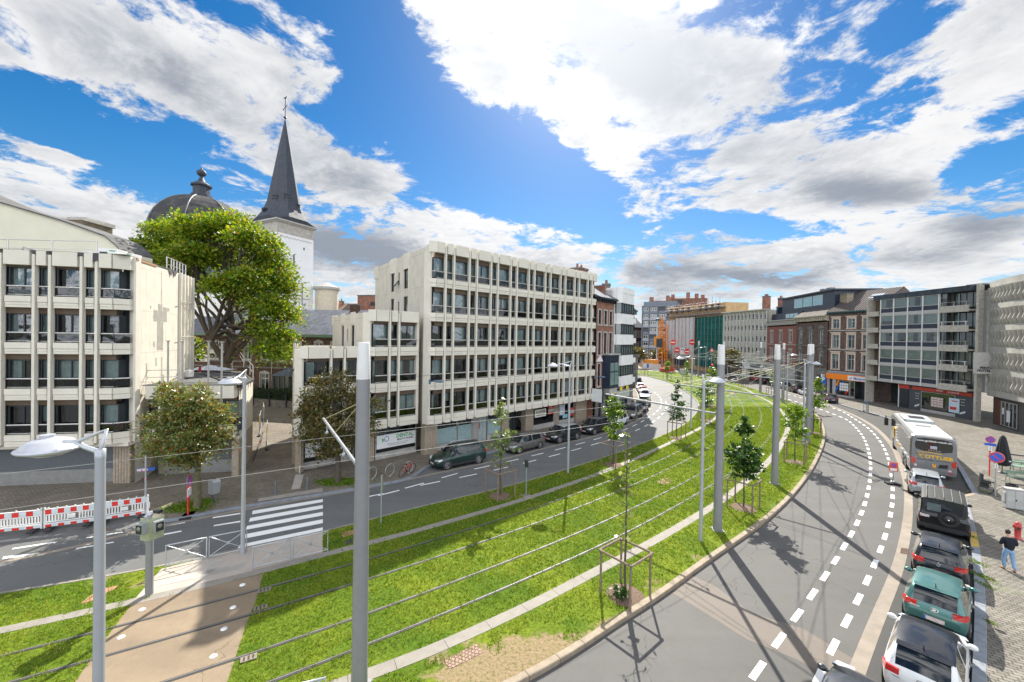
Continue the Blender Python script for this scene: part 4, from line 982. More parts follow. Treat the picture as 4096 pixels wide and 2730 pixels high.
# ------------------------------------------------------------------ other buildings
def bld(label,pA,pB,name='house',group=None):
    d = V((pB[0]-pA[0],pB[1]-pA[1],0));a = math.atan2(d.y,d.x)
    r = thing(name,label,'building',(pA[0],pA[1],0),a,group);return r, d.length
def body(root,L,D,z0,z1,mat,roof=None,y0=.3):
    mb = MB();mb.quad((0,y0,z0),(0,D,z0),(0,D,z1),(0,y0,z1));mb.quad((L,y0,z0),(L,D,z0),(L,D,z1),(L,y0,z1));mb.quad((0,D,z0),(L,D,z0),(L,D,z1),(0,D,z1))
    mb.build('side_wall',mat,root)
    if roof is not None: mb = MB();mb.quad((0,y0-.2,z1),(L,y0-.2,z1),(L,D,z1),(0,D,z1));mb.build('roof',roof,root)
def cornice(root,L,z,mat,h=.5,out=.45,dent=True,x0=0.0):
    mb = MB();mb.ext([(x0-.05,z-h),(L+.05,z-h),(L+.05,z),(x0-.05,z)],-.12,.1)
    mb.ext([(x0-.1,z-.18),(L+.1,z-.18),(L+.1,z+.02),(x0-.1,z+.02)],-out,-.12)
    if dent:
        n = int((L-x0)/.55)
        for i in range(n): xx = x0+.2+i*(L-x0-.4)/max(1,n-1);mb.box(xx-.09,xx+.09,-out*.75,-.12,z-h,z-.18)
    return mb.build('cornice',mat,root)
def brick_front(root,L,z1,mat,rows,cols,trim,rev=.2,fm=None,tr=.16,style='flat',z0=0.0,mull=1,trans=.68,skip=()):
    """rows: (z0,z1), cols: (x0,x1); windows with stone surrounds"""
    holes = [(a,b,c,d) for ri,(c,d) in enumerate(rows) for ci,(a,b) in enumerate(cols) if (ri,ci) not in skip]
    mb = MB();holed(mb,0,L,z0,z1,holes,0,rev);mb.build('wall',mat,root)
    for (a,b,c,d) in holes:
        w_ = window(root,a,b,c,d,rev-.06,.06,mull,trans,fm=fm or M_WFRAME,depth=.8)
        mb = MB();mb.box(a-tr,a,-.06,.0,c-.1,d+tr);mb.box(b,b+tr,-.06,0,c-.1,d+tr);mb.box(a,b,-.06,0,d,d+tr)
        if style in ('cap','arch','ped'): mb.box(a-tr-.12,b+tr+.12,-.18,0,d+tr+.12,d+tr+.28);mb.box(a-tr,b+tr,-.08,0,d+tr,d+tr+.12)
        if style == 'ped': mb.ext([(a-tr-.12,d+tr+.28),(b+tr+.12,d+tr+.28),((a+b)/2,d+tr+.75)],-.16,0)
        mb.build('window_surround',trim,w_)
        mb = MB();mb.box(a-tr-.05,b+tr+.05,-.14,0,c-.24,c-.1);mb.build('sill',trim,w_)
def belt(root,L,zs,mat,h=.16,out=.08):
    for z in zs: mb = MB();mb.box(0,L,-out,0,z,z+h);mb.build('string_course',mat,root)
def chimney(root,x0,x1,y0,y1,z0,z1,mat=None,pots=2):
    mb = MB();mb.box(x0,x1,y0,y1,z0,z1);c = mb.build('chimney',mat or M_BRR,root)
    mb = MB();mb.box(x0-.08,x1+.08,y0-.08,y1+.08,z1-.18,z1+.05);mb.build('chimney_cap',M_STONED,c)
    for i in range(pots):
        mb = MB();xx = x0+(x1-x0)*(i+.5)/pots;mb.cyl((xx,(y0+y1)/2,z1+.05),.16,.55,10,.13);mb.build('chimney_pot',M_BRR,c)
    return c
def pitched(root,L,D,ze,zr,mat,x0=-.1,over=.35,hip=0.0,front_only=False):
    mb = MB();yr = D/2
    P_ = [(x0,-over,ze),(L+.1,-over,ze),(L+.1-hip,yr,zr),(x0+hip,yr,zr)]
    mb.quad(*P_);mb.quad((x0,D,ze),(x0+hip,yr,zr),(L+.1-hip,yr,zr),(L+.1,D,ze));mb.quad((x0,-over,ze),(x0+hip,yr,zr),(x0,D,ze));mb.quad((L+.1,-over,ze),(L+.1,D,ze),(L+.1-hip,yr,zr))
    return mb.build('roof',mat,root)
def skylight(root,x0,x1,L,D,ze,zr,t0,t1,over=.35):
    def p(x,t): return (x,-over+(D/2+over)*t,ze+(zr-ze)*t+.08)
    mb = MB();mb.quad(p(x0,t0),p(x1,t0),p(x1,t1),p(x0,t1));w_ = mb.build('skylight',P('skylight glass',(.45,.50,.55),.1,spec=1),root)
# -- convent-like brick building behind the tree
cv, Lc = bld('dark brown brick building with a slate roof and white windows behind the hedge',(-54.5,61.5),(-19.5,56.0),'brick_house')
ups = [];
cx_ = []
def xat(px,cvA,cvB):                      # local x on a front where it is seen at a photo column
    A, B = V(cvA), V(cvB);d = (B-A).normalized();lo, hi = -60, 60
    for _ in range(50):
        m = (lo+hi)/2;q = A+d*m
        v = V((q.x,q.y,10.15))-V((0,0,CH));s_ = 2048+F_PX*v.dot(_R)/v.dot(_fw)
        if s_ < px: lo = m
        else: hi = m
    return m
fx = lambda px: xat(px,(-54.5,61.5),(-19.5,56.0))
cu = [(fx(c)-.6,fx(c)+.6) for c in (785,860,920,990,1062,1128,1190,1275,1340,1400)]
cl_ = [(fx(c)-.7,fx(c)+.7) for c in (785,850,910,1060)]
holes = [(a,b,6.15,8.9) for a,b in cu]+[(a,b,1.5,4.2) for a,b in cl_]
mb = MB();holed(mb,0,Lc,0,10.0,holes,0,.2);mb.build('wall',M_BRB,cv)
for (a,b,c,d) in holes:
    w_ = window(cv,a,b,c,d,.14,.10,1,.72,fm=M_WFRAME,curtain=1)
    mb = MB();mb.box(a-.12,a,-.04,0,c,d+.12);mb.box(b,b+.12,-.04,0,c,d+.12);mb.box(a,b,-.04,0,d,d+.14);mb.ext([(a-.2,d+.14),(b+.2,d+.14),((a+b)/2,d+.45)],-.06,0);mb.build('window_surround',M_STONE,w_)
    mb = MB();mb.box(a-.2,b+.2,-.1,0,c-.15,c);mb.build('sill',M_STONE,w_)
belt(cv,Lc,(4.95,5.75),M_STONED,.22,.12)
mb = MB();mb.box(-.2,Lc+.2,-.45,.05,9.65,10.05);mb.build('gutter',P('green painted gutter',(.10,.17,.11),.5),cv)
pitched(cv,Lc,15,10.05,14.1,M_SLATE,hip=4,over=.4)
body(cv,Lc,15,0,10,M_BRB)
for px in (1290,1325): xx = fx(px);skylight(cv,xx-.55,xx+.55,Lc,15,10.05,14.1,.42,.66)
xx = fx(1315);chimney(cv,xx-.6,xx+.6,6.3,7.4,12.5,15.0,M_BRB,0)
for px in (935,1090): xx = fx(px);mb = MB();mb.cyl((xx,-.12,0),.06,9.7,8);mb.build('downpipe',M_STONE,cv)
cb_, _ = xat(1165,(-54.5,61.5),(-19.5,56.0)), 0
M_LEAD = P('lead roof',(.11,.13,.15),.8,0,var=.2,spec=.2)
mb = MB();pr_ = [(cb_-2.1,0),(cb_-2.1,-1.0),(cb_-1.2,-1.9),(cb_+1.2,-1.9),(cb_+2.1,-1.0),(cb_+2.1,0)]
mb.prism(pr_,0,1.0);bw_ = mb.build('bay_window',M_STONED,cv)
mb = MB();mb.prism([(p[0]*.985+cb_*.015,p[1]*.97) for p in pr_],1.0,4.1);mb.build('glazing',P('bay dark glass',(.05,.065,.065),.12,spec=.8),bw_)
mb = MB()
for i in range(5):
    (ax,ay), (bx_,by_) = pr_[i], pr_[i+1]
    for t in (0,.33,.66,1): qx, qy = ax+(bx_-ax)*t, ay+(by_-ay)*t;mb.box(qx-.05,qx+.05,qy-.05,qy+.05,1.0,4.1)
mb.build('bay_frame',M_STONED,bw_)
mb = MB();top = (cb_,-.4,5.2)
for i in range(5): (ax,ay), (bx_,by_) = pr_[i], pr_[i+1];mb.quad((cb_+(ax-cb_)*1.12,ay*1.12,4.1),(cb_+(bx_-cb_)*1.12,by_*1.12,4.1),top)
mb.build('bay_roof',M_LEAD,bw_)
# hedge on its low wall with posts
hA, hB = g(1008,1622), g(1225,1640)
lwall, Lh = bld('low grey garden wall with dark posts under the hedge at the end of the alley',(hA.x,hA.y),(hB.x,hB.y),'garden_wall');lwall['category'] = 'wall'
mb = MB();mb.box(-4,Lh+4,0,.35,0,1.0);mb.build('wall',M_STONED,lwall)
for k in range(5): mb = MB();mb.box(.2+k*Lh/3.2-.07,.2+k*Lh/3.2+.07,-.12,.0,.1,1.9);mb.build('post',M_FRAME,lwall)
# -- church
M_SPIRE = P('dark slate spire',(.040,.048,.065),.6,var=.28,scale=2.5,bump=.4,bscale=12)
M_TW = P('whitewashed tower wall',(.80,.80,.80),.7,var=.03,scale=.6)
ch = thing('church','white church tower with a tall dark slate spire topped by a cross and weathercock','church tower',(-44.35,74.8,0),RAD(90-27)-pi/2)
S_ = 7.6                                     # local: x to the right along the front, y back
X_ = Matrix()
def sq(mb,o,z0,z1,s=S_): mb.prism([(-s-o+0,-o),(o,-o),(o,s+o),(-s-o,s+o)],z0,z1)
mb = MB();sq(mb,0,0,29.2);mb.build('tower',M_TW,ch)
mb = MB();sq(mb,.03,29.2,31.2);mb.build('stone_band',P('weathered limestone',(.42,.39,.35),.8,var=.2,scale=1.5,bump=.3),ch)
mb = MB();sq(mb,.25,31.2,31.45);sq(mb,.5,31.45,31.75);mb.build('cornice',M_STONE,ch)
mb = MB()
for (y,z0,z1) in ((3.4,23.4,25.6),(3.3,19.0,20.0),(2.6,13.6,15.0),(5.5,26.8,27.3)): mb.box(.0,.04,y-.12,y+.12,z0,z1)
mb.box(-4.2,-3.6,-.03,.0,24,26)
mb.build('slit_window',M_FRAME,ch)
for i, (y,z0,z1) in enumerate(((5.2,15.8,20.2),(5.0,8.6,11.8))):
    mb = MB();mb.tube([(.08,y,z0),(.08,y,z1)],.06,6);mb.tube([(.08,y-.7,z0+.5),(.08,y-.5,z0+.05),(.08,y,z0+.1),(.08,y+.5,z0+.05),(.08,y+.7,z0+.5)],.05,6);mb.build('wall_anchor',M_FRAME,ch)
mb = MB();mb.box(.0,.09,2.9,6.8,17.0,17.15)
for k in range(9): mb.tube([(.05,.5+k*.75,28.7),(.05,.87+k*.75,28.45),(.05,1.25+k*.75,28.7)],.04,5)
mb.build('arched_frieze',M_STONE,ch)
ca = (-S_/2,S_/2)
def octo(r,z): # ring from square (r large) to octagon
    return [(ca[0]+r*cos(pi/8+k*pi/4),ca[1]+r*sin(pi/8+k*pi/4),z) for k in range(8)]
rings = [(5.65,31.75),(4.7,32.5),(3.7,34.0),(3.0,36.0),(2.55,38.5),(1.95,42.0),(1.1,47.0),(.12,52.6)]
vs = [];h_ = S_/2+.35
sqr = []
for k in range(8):
    a_ = pi/8+k*pi/4;cx1, cy1 = cos(a_), sin(a_);m_ = max(abs(cx1),abs(cy1));
    sqr.append((ca[0]+h_*(1 if cx1 > 0 else -1)*(1 if True else 0),ca[1]+h_*(1 if cy1 > 0 else -1),31.75))
vs = sqr[:]
for r_, z_ in rings[1:]: vs += octo(r_,z_)
fs = [(i*8+k,i*8+(k+1) % 8,(i+1)*8+(k+1) % 8,(i+1)*8+k) for i in range(len(rings)-1) for k in range(8)]
mb = MB();mb.add(vs,fs,False);sp = mb.build('spire',M_SPIRE,ch)
for (ang,z_,w_,h2,rr) in ((RAD(-22),36.3,1.1,2.2,2.55),(RAD(-67+0),35.9,1.0,2.0,2.65),(RAD(-95),33.9,.9,.5,3.7),(RAD(20),35.2,.8,1.4,2.9)):
    X_ = Matrix.Translation((ca[0],ca[1],z_)) @ Matrix.Rotation(ang,4,'Z')
    mb = MB();mb.X = X_;mb.box(rr-.5,rr+.22,-w_/2,w_/2,-h2/2,h2/2);lv = mb.build('louvre_opening',M_FRAME,sp)
    mb = MB();mb.X = X_
    for k in range(4): zz = -h2/2+h2*(k+.5)/4;mb.box(rr+.1,rr+.34,-w_/2-.05,w_/2+.05,zz,zz+.06)
    mb.build('louvre',M_SPIRE,lv)
mb = MB();X_ = Matrix.Translation((ca[0],ca[1],0)) @ Matrix.Rotation(RAD(-8),4,'Z');mb.X = X_;mb.add([(4.05,.1,33.3),(4.05,.8,33.3),(3.6,.8,34.2),(3.6,.1,34.2)],[(0,1,2,3)],False);mb.build('roof_hatch',M_STONE,ch)
mb = MB();c3 = V((ca[0],ca[1],52.3));mb.tube([c3,c3+V((0,0,4.6))],.07,6);mb.ellip(c3+V((0,0,.9)),(.28,.28,.28),10,6)
r1 = V((cos(-.3),sin(-.3),0));mb.tube([c3+V((0,0,2.9))-r1*1.1,c3+V((0,0,2.9))+r1*1.1],.05,6)
for s_ in (-1,1): mb.ellip(c3+V((0,0,2.9))+r1*1.1*s_,(.13,.13,.13),8,5)
mb.build('iron_cross',M_FRAME,ch)
mb = MB();c4 = c3+V((0,0,4.8));mb.ellip(c4,(.35,.1,.18),10,6);mb.ellip(c4+V((.3,0,.2)),(.1,.07,.13),8,5);mb.add([c4+V((-.25,0,0)),c4+V((-.6,0,.35)),c4+V((-.5,0,-.05))],[(0,1,2)],False);mb.build('weathercock',M_FRAME,ch)
mb = MB();mb.cyl((2.0,9.3,0),2.2,19.2,16);mb.cur = 1;mb.cyl((2.0,9.3,19.2),2.6,.5,16);mb.cyl((2.0,9.3,19.7),2.4,1.0,16,.4);mb.build('stair_turret',[P('cream turret',(.62,.55,.42),.8),M_STONE],ch)
# dome
dm = thing('domed_church','grey lead covered church dome with a small lantern and urn rising behind the big tree','dome',((800-2048)/1593*86,86,0),0)
mb = MB();mb.cyl((0,0,0),9.3,29.6,8,smooth=False);mb.build('drum',M_TW,dm)
prof = [(9.7*cos(pi/2*i/9)+.0,29.6+9.6*sin(pi/2*i/9)) for i in range(9)]+[(1.9,39.2)]
mb = MB().at((0,0,0),pi/8);mb.lathe(prof,8,smooth=False);mb.build('dome_roof',P('weathered lead',(.06,.06,.066),.9,0,var=.3,scale=.6,col2=(.11,.105,.095),c2=(.45,.65),spec=.15),dm)
for k in range(8):
    a_ = pi/8+k*pi/4;mb = MB();mb.tube([(r*cos(a_)*1.003,r*sin(a_)*1.003,z) for r,z in prof],.12,5);mb.build('dome_rib',M_ZINC,dm)
mb = MB();mb.at((0,0,0),pi/8);mb.cyl((0,0,38.9),2.0,.6,8,smooth=False);mb.cyl((0,0,39.5),1.55,1.9,8,smooth=False);mb.cyl((0,0,41.4),1.95,.3,8,smooth=False);mb.lathe([(1.7,41.7),(1.3,42.1),(.7,42.5),(.4,43.2),(.3,43.6)],12);ln = mb.build('lantern',M_SPIRE,dm)
mb = MB();mb.ellip((0,0,44.3),(.9,.9,.75),14,8);mb.cyl((0,0,45),.3,.5,8,.1);mb.build('urn',M_SPIRE,ln)
mb = MB();mb.add([(-7,-11.2,29),(2,-11.5,29),(2,-2,29),(-7,-2,29)],[(0,1,2,3)],False)
# lower church roofs left of the tree
nv = thing('church_nave','low grey church roof glimpsed between the roof units and the big tree','building',(-52,66,0),RAD(-10))
mb = MB();mb.box(-9,6,0,10,0,17);mb.build('wall',M_TW,nv);mb = MB();mb.quad((-9.4,-.4,17),(6.4,-.4,17),(5,5,22.5),(-8,5,22.5));mb.quad((6.4,-.4,17),(6.4,10.4,17),(5,5,22.5));mb.quad((-9.4,-.4,17),(-8,5,22.5),(-9.4,10.4,17));mb.quad((-9.4,10.4,17),(-8,5,22.5),(5,5,22.5),(6.4,10.4,17));mb.build('roof',M_LEAD,nv)
# far roofs between the tower and the middle block
def far_house(label,px0,px1,Y,zt,zr,wm,rm,group=None,D=9):
    A = ((px0-2048)/1593*Y,Y);B = ((px1-2048)/1593*Y,Y-1)
    r, L = bld(label,A,B,'house',group);mb = MB();mb.box(0,L,0,D,0,zt);mb.build('wall',wm,r)
    if zr > zt: pitched(r,L,D,zt,zr,rm,hip=0)
    return r, L
M_TILE = P('brown roof tiles',(.19,.14,.11),.8,var=.15,scale=4,bump=.3)
r, L = far_house('brown tiled roof with pale skylights just right of the church tower',1240,1355,92,14.6,17.6,M_BRB,M_TILE);skylight(r,.5,3,L,9,14.6,17.6,.4,.9);chimney(r,L-1.5,L-.8,3,4,15,18,M_BRR,1)
r, L = far_house('grey brown roof left of the orange brick block',1335,1440,100,15.0,16.6,M_BRB,M_ZINC);chimney(r,.5,1.3,2,3,15,18,M_BRR,1)
r, L = far_house('orange brick block rising over the slate roof',1428,1520,84,18.3,18.3,M_BRR,M_ROOFG);mb = MB();mb.box(3,4.6,-.05,0,16.2,17.0);mb.build('window',M_FRAME,r);mb = MB();mb.box(-.1,L+.1,-.1,9.1,18.3,18.5);mb.build('coping',M_STONED,r)
# -- gabled building behind the left block
gb = thing('gabled_building','cream gable wall with a long sloping roof edge behind the left block','building',(0,0,0),0)
Yg = 36.0
def pxz(px,py,Y): d = ray(px,py);t = Y/d.y;return (d.x*t,CH+d.z*t)
pg = [pxz(-500,600,Yg),pxz(0,812,Yg),pxz(250,886,Yg),pxz(425,948,Yg),pxz(470,985,Yg),pxz(490,1010,Yg)]
mb = MB();mb.ext([(pg[0][0],0)]+[(p[0],p[1]) for p in pg]+[(pg[-1][0],0)],Yg,Yg+3);mb.build('wall',P('cream gable render',(.70,.67,.52),.8,var=.05,scale=.5),gb)
mb = MB()
for i in range(len(pg)-1):
    a_, b_ = pg[i], pg[i+1];mb.ext([(a_[0],a_[1]),(b_[0],b_[1]),(b_[0],b_[1]+.12),(a_[0],a_[1]+.12)],Yg-.2,Yg+3.1)
mb.build('roof',M_ROOFG,gb)
ph = pxz(318,905,42);ph2 = pxz(412,925,42)
mb = MB();mb.box(ph[0],ph2[0],40,43,14,ph2[1]+.55);pn = mb.build('penthouse',brick_mat('grey brown brick',(.20,.15,.10),(.15,.12,.09),(.22,.2,.17)),gb)
mb = MB();mb.box(ph[0]-.6,ph2[0]+.1,39.9,43,ph2[1]+.55,ph2[1]+.75);mb.box(ph[0]-.2,ph[0]+1.8,41,44,ph2[1]+.75,ph2[1]+1.15);mb.build('flat_roof',M_STONE,pn)
# roof units and railing on the left block
lm = left_M
def onroof(px,Y,z): return V(((px-2048)/1593*Y,Y,z))
M_UNIT = P('pale unit casing',(.62,.62,.60),.5,var=.05)
for k, (px,Y,w_,h_) in enumerate([(428,28.5,1.15,1.15),(494,29.5,1.0,1.05)]):
    p = onroof(px,Y,14.85);t = thing('roof_unit',['larger pale air handling unit on the left roof by the plastic sheet','smaller pale air handling unit at the corner of the left roof'][k],'roof unit',p,AL,'units on the left roof')
    mb = MB();mb.box(-w_/2,w_/2,0,1.0,0.05,h_);mb.build('casing',M_UNIT,t);mb = MB();mb.box(-w_/2+.08,-.02,-.02,0,.15,h_-.25);mb.build('louvre',M_FRAME,t);mb = MB();mb.box(.1,w_/2-.1,-.012,0,h_-.2,h_-.12);mb.build('sticker',M_GRN,t)
def railing(label,pts,z0,h,posts=True,group=None,name='roof_railing',lean=0.0):
    c = V(pts[0]);t = thing(name,label,'railing',(c.x,c.y,z0),0,group);P_ = [V(p)-V((c.x,c.y,0)) for p in pts]
    mb = MB();mb.tube([(p.x,p.y,h) for p in P_],.03,6);mb.build('top_rail',M_ALU,t);mb = MB();mb.tube([(p.x,p.y,h*.5) for p in P_],.025,6);mb.build('middle_rail',M_ALU,t)
    for p in P_: mb = MB();mb.tube([(p.x,p.y,0),(p.x,p.y,h+.03)],.045,6);mb.build('post',M_ALU,t)
    return t
railing('metal guard rail along the front of the left roof',[onroof(px,26.8+.0006*px,0).xy.to_3d() for px in (-150,30,207,385)],15.0,1.15)
pts_ = [(left_M @ (s0+WD*(Lb*q)+V((-.5,.2,0)))).xy.to_3d() for q in (.86,.99)]+[(left_M @ (s1+WD2*(L2*q)+V((-.4,0,0)))).xy.to_3d() for q in (.15,.35,.55,.75,.98)]
railing('metal guard rail over the windowed back edge of the left roof',pts_,14.9,1.1)
t = thing('plastic_sheet','crumpled white plastic sheeting heaped on the left roof','plastic sheet',onroof(345,27.2,15.03),0)
def crumple(n,sx,sy,h,seed):
    mb = MB();vs = [];R_ = random.Random(seed)
    for i in range(n+1):
        for j in range(n+1):
            u, v_ = i/n*2-1, j/n*2-1;e = max(0,1-(u*u+v_*v_)**.5);vs.append((u*sx,v_*sy,.02+h*e**.6*(.55+.45*mnoise.noise(V((u*3+seed,v_*3,0))))+.03*R_.random()))
    mb.add(vs,[(i*(n+1)+j,(i+1)*(n+1)+j,(i+1)*(n+1)+j+1,i*(n+1)+j+1) for i in range(n) for j in range(n)],False);return mb
crumple(16,1.9,.7,.55,3).build('sheet',P('white plastic',(.62,.65,.72),.35,var=.05),t)
t = thing('roof_hoist','old concrete block with a steel arm on the left roof','hoist',onroof(160,27.4,15.03),0)
mb = MB();mb.box(-.35,.35,0,.6,0,.45);mb.build('block',M_STONED,t);mb = MB();mb.tube([(0,.3,.4),(-1.3,.1,.75),(-1.35,.1,.55)],.05,6);mb.build('arm',M_GREYF,t)
# annex roof things
ar = Matrix.Translation(anx.location) @ Matrix.Rotation(AL,4,'Z')
RZ = 6.35
railing('thin guard rail at the left end of the annex roof',[g(540,1540,6.4).xy.to_3d(),g(570,1540,6.4).xy.to_3d(),g(715,1535,6.4).xy.to_3d()],6.4,1.0)
for k, (px,py) in enumerate([(671,1560),(728,1568),(833,1555),(886,1572)]):
    p = g(px,py,6.3);t = thing('flue_pipe',['leftmost tall thin flue on the annex front edge by the patched wall','second thin flue from the left on the annex front edge','third thin flue on the annex by the white plastic','rightmost thin flue on the annex beside the lamp head'][k],'flue',(p.x,p.y,5.2),0,'flues on the annex')
    mb = MB();mb.cyl((0,0,0),.055,4.3,8);mb.build('pipe',M_GREYF,t);mb = MB();mb.cyl((0,0,4.3),.12,.05,10);mb.build('cap',M_GREYF,t)
for k, (px,py,w_) in enumerate([(805,1450,1.15),(853,1438,.6)]):
    p = g(px,py,RZ);t = thing('air_conditioner',['beige air conditioner with round fan grille on the annex roof','upright grey air conditioner at the back of the annex roof'][k],'air conditioner',p,RAD(5),'air conditioners on the annex roof')
    mb = MB();mb.box(-w_/2,w_/2,-.2,.2,.08,.95+.35*k);mb.build('casing',M_UNIT,t);mb = MB().at((-.12*(1-k),-.205,.5),0,pi/2);mb.lathe([(.05,0),(.34,0),(.36,.02)],20);mb.build('fan_grille',M_FRAME,t)
p = g(905,1455,RZ);t = thing('black_boiler','black cylindrical tank standing at the back of the annex roof','tank',p);mb = MB();mb.cyl((0,0,0),.35,1.1,16);mb.ellip((0,0,1.1),(.35,.35,.15));mb.build('tank',M_FRAME,t)
p = g(845,1480,RZ);t = thing('plastic_sheet','white plastic sheeting spread behind the red extinguisher on the annex roof','plastic sheet',p);crumple(14,1.9,1.0,.6,9).build('sheet',P('white plastic',(.62,.65,.72),.35),t)
p = g(800,1489,RZ);t = thing('fire_extinguisher','red fire extinguisher standing on the annex roof','extinguisher',p);mb = MB();mb.cyl((0,0,0),.1,.45,12);mb.ellip((0,0,.45),(.1,.1,.06));mb.build('cylinder',M_RED,t);mb = MB();mb.tube([(0,0,.5),(0,0,.58),(.12,0,.5)],.02,6);mb.build('hose',M_BLK,t)
p = g(752,1508,RZ);t = thing('white_canister','white plastic canister at the left of the annex roof','canister',p);mb = MB();mb.box(-.3,.3,-.25,.25,0,.55);mb.build('can',M_UNIT,t);mb = MB();mb.cyl((.1,0,.55),.06,.1,8);mb.build('lid',M_UNIT,t)
for k in range(5):
    p = g(900+4*k,1492+11*k,RZ);t = tag((lambda m: m.build('felt_roll',P('black felt',(.05,.05,.055),.7)))(MB().tube([(-.8,0,.06),(.5,.1,.06)],.06,6)),['furthest roll of black felt on the annex roof','second furthest roll of black felt on the annex roof','middle roll of black felt on the annex roof','second nearest roll of black felt on the annex roof','nearest roll of black felt at the annex front edge'][k],'felt roll','felt rolls on the annex roof');t.location = p
pts_ = [g(955,1432,RZ).xy.to_3d(),g(975,1470,RZ).xy.to_3d(),g(1000,1500,RZ).xy.to_3d(),g(1012,1520,RZ).xy.to_3d()]
railing('leaning mesh guard rail on the right edge of the annex roof',pts_,RZ,1.1)
railing('white guard rail at the back of the annex roof',[g(790,1432,RZ).xy.to_3d(),g(850,1430,RZ).xy.to_3d(),g(930,1432,RZ).xy.to_3d()],RZ,1.0)
# ------------------------------------------------------------------ left side of the street, further along
hr, L = bld('narrow red brick house with a navy bay window beside the long cream block',(10.35,49.0),(13.35,52.5))
zc = 15.0
rows = [(4.3,7.0),(8.2,10.9),(12.0,13.7)]
cols = [(.45,1.15),(1.95,2.65),(3.4,4.1)]
brick_front(hr,L,zc,M_BRR,rows,cols,M_STONE,style='flat',fm=M_NAVY,skip={(0,1),(0,2)},mull=0)
mb = MB();mb.box(0,L,-.08,0,0,3.9);mb.box(-.02,.5,-.2,0,0,3.9);mb.build('stone_base',M_STONED,hr)
cornice(hr,L,zc+.25,M_FRAME,.5,.6)
pitched(hr,L,9,zc+.3,zc+3.0,M_SLATE,over=.5);body(hr,L,9,0,zc,M_BRR)
mb = MB();mb.prism([(1.7,0),(1.8,-1.0),(4.3,-1.0),(4.5,0)],3.9,8.1);bw_ = mb.build('bay_window',M_NAVY,hr)
for (a,b,c,d) in ((1.95,2.95,4.3,5.9),(3.1,4.15,4.3,5.9),(1.95,2.95,6.05,7.1),(3.1,4.15,6.05,7.1)): mb = MB();mb.box(a,b,-1.03,-.99,c,d);mb.build('pane',P('bay pane',(.16,.24,.22),.1,spec=.8),bw_)
mb = MB();mb.box(1.55,4.55,-1.15,0,8.1,8.25);mb.ext([(1.9,3.9),(4.2,3.9),(3.9,3.1),(2.2,3.1)],-.9,0);mb.build('bracket',M_STONE,bw_)
mb = MB();mb.ext([(.15,7.3),(1.45,7.3),(.8,8.0)],-.25,0);mb.build('pediment',M_WHITEP,hr)
mb = MB();mb.box(.6,1.3,-.12,-.081,.2,3.0);mb.box(2.6,3.4,-.12,-.081,.2,3.2);mb.build('door',M_FRAME,hr)
chimney(hr,.2,2.2,2.6,4.0,14.5,19.2,M_BRR,2);mb = MB();mb.box(L-.35,L,1.2,7,14.8,17.3);mb.build('party_wall',M_BRR,hr)
wh, L = bld('white rounded-corner apartment block with black ribbon windows after the brick house',(13.4,52.55),(16.3,56.3))
mb = MB();mb.box(.0,.12,-.05,8,0,16.9);mb.box(.12,L,.5,9,3.2,16.6);mb.build('wall',M_WHITEP,wh)
body(wh,L,9,0,16.6,M_WHITEP,M_ROOFG)
def rpoly(o=0.0): return [(.12,-.35-o),(.45,-.95-o),(L-.2,-.95-o),(L+.0+o*.2,-.35),(L,.6),(.12,.6)]
for k in range(5):
    zb = 3.9+k*2.75
    mb = MB();mb.prism(rpoly(),zb,zb+1.35);mb.build('balcony_band',M_WHITEP,wh)
    if k < 4:
        mb = MB();mb.prism([(p[0],p[1]+.08) for p in rpoly()],zb+1.352,zb+2.748);wn = mb.build('window',P('ribbon window glass',(.10,.13,.13),.08,spec=1),wh)
        mb = MB()
        for i in range(6): xx = .42+i*(L-.65)/5;mb.box(xx-.04,xx+.04,-.95,-.85,zb+1.353,zb+2.747)
        mb.box(.3,L-.15,-.96,-.86,zb+1.353,zb+1.5);mb.box(.3,L-.15,-.96,-.86,zb+2.6,zb+2.747);mb.build('window_frame',M_FRAME,wn)
        mb = MB();mb.box(L-.3,L+.9,-.9,.4,zb+.2,zb+.9);mb.build('balcony',M_WHITEP,wh)
mb = MB();mb.prism(rpoly(.05),16.2,17.0);mb.build('parapet',M_WHITEP,wh)
mb = MB();mb.box(.15,L-.1,-.5,-.4,2.2,3.3);mb.build('fascia',P('grey green fascia',(.42,.46,.42),.6),wh)
shop(wh,.3,L-.3,-.35,z1=2.3,mull=2);s = sign_board(wh,.5,1.3,3.35,3.85,-.8,P('yellow sign',(.75,.55,.03),.5));s = sign_board(wh,2.6,3.4,3.35,3.85,-.8,P('yellow sign',(.75,.55,.03),.5))
dk, L = bld('dark sooty ornate stone house standing at the bend after the white block',(16.4,56.4),(19.2,63.0))
brick_front(dk,L,14.2,M_STONED,[(1.0,3.4),(4.6,7.2),(8.4,10.8),(11.8,13.3)],[(.8,1.7),(2.9,3.8),(5.0,5.9)],M_STONE,style='cap',mull=0)
cornice(dk,L,14.6,M_STONED,.6,.6);pitched(dk,L,9,14.6,17.4,M_SLATE);body(dk,L,9,0,14.2,M_STONED);chimney(dk,1.5,2.6,3,4,14.5,18.3,M_STONED,2)
mb = MB();mb.box(1.2,3.4,-1.1,0,4.0,7.6);mb.box(1.0,3.6,-1.3,0,7.6,7.9);mb.ext([(1.3,4.0),(3.3,4.0),(2.9,3.0),(1.7,3.0)],-.9,0);mb.build('bay_window',M_STONED,dk)
d2, L = bld('dark brick corner house just beyond the ornate one',(19.4,63.5),(22.0,76.0))
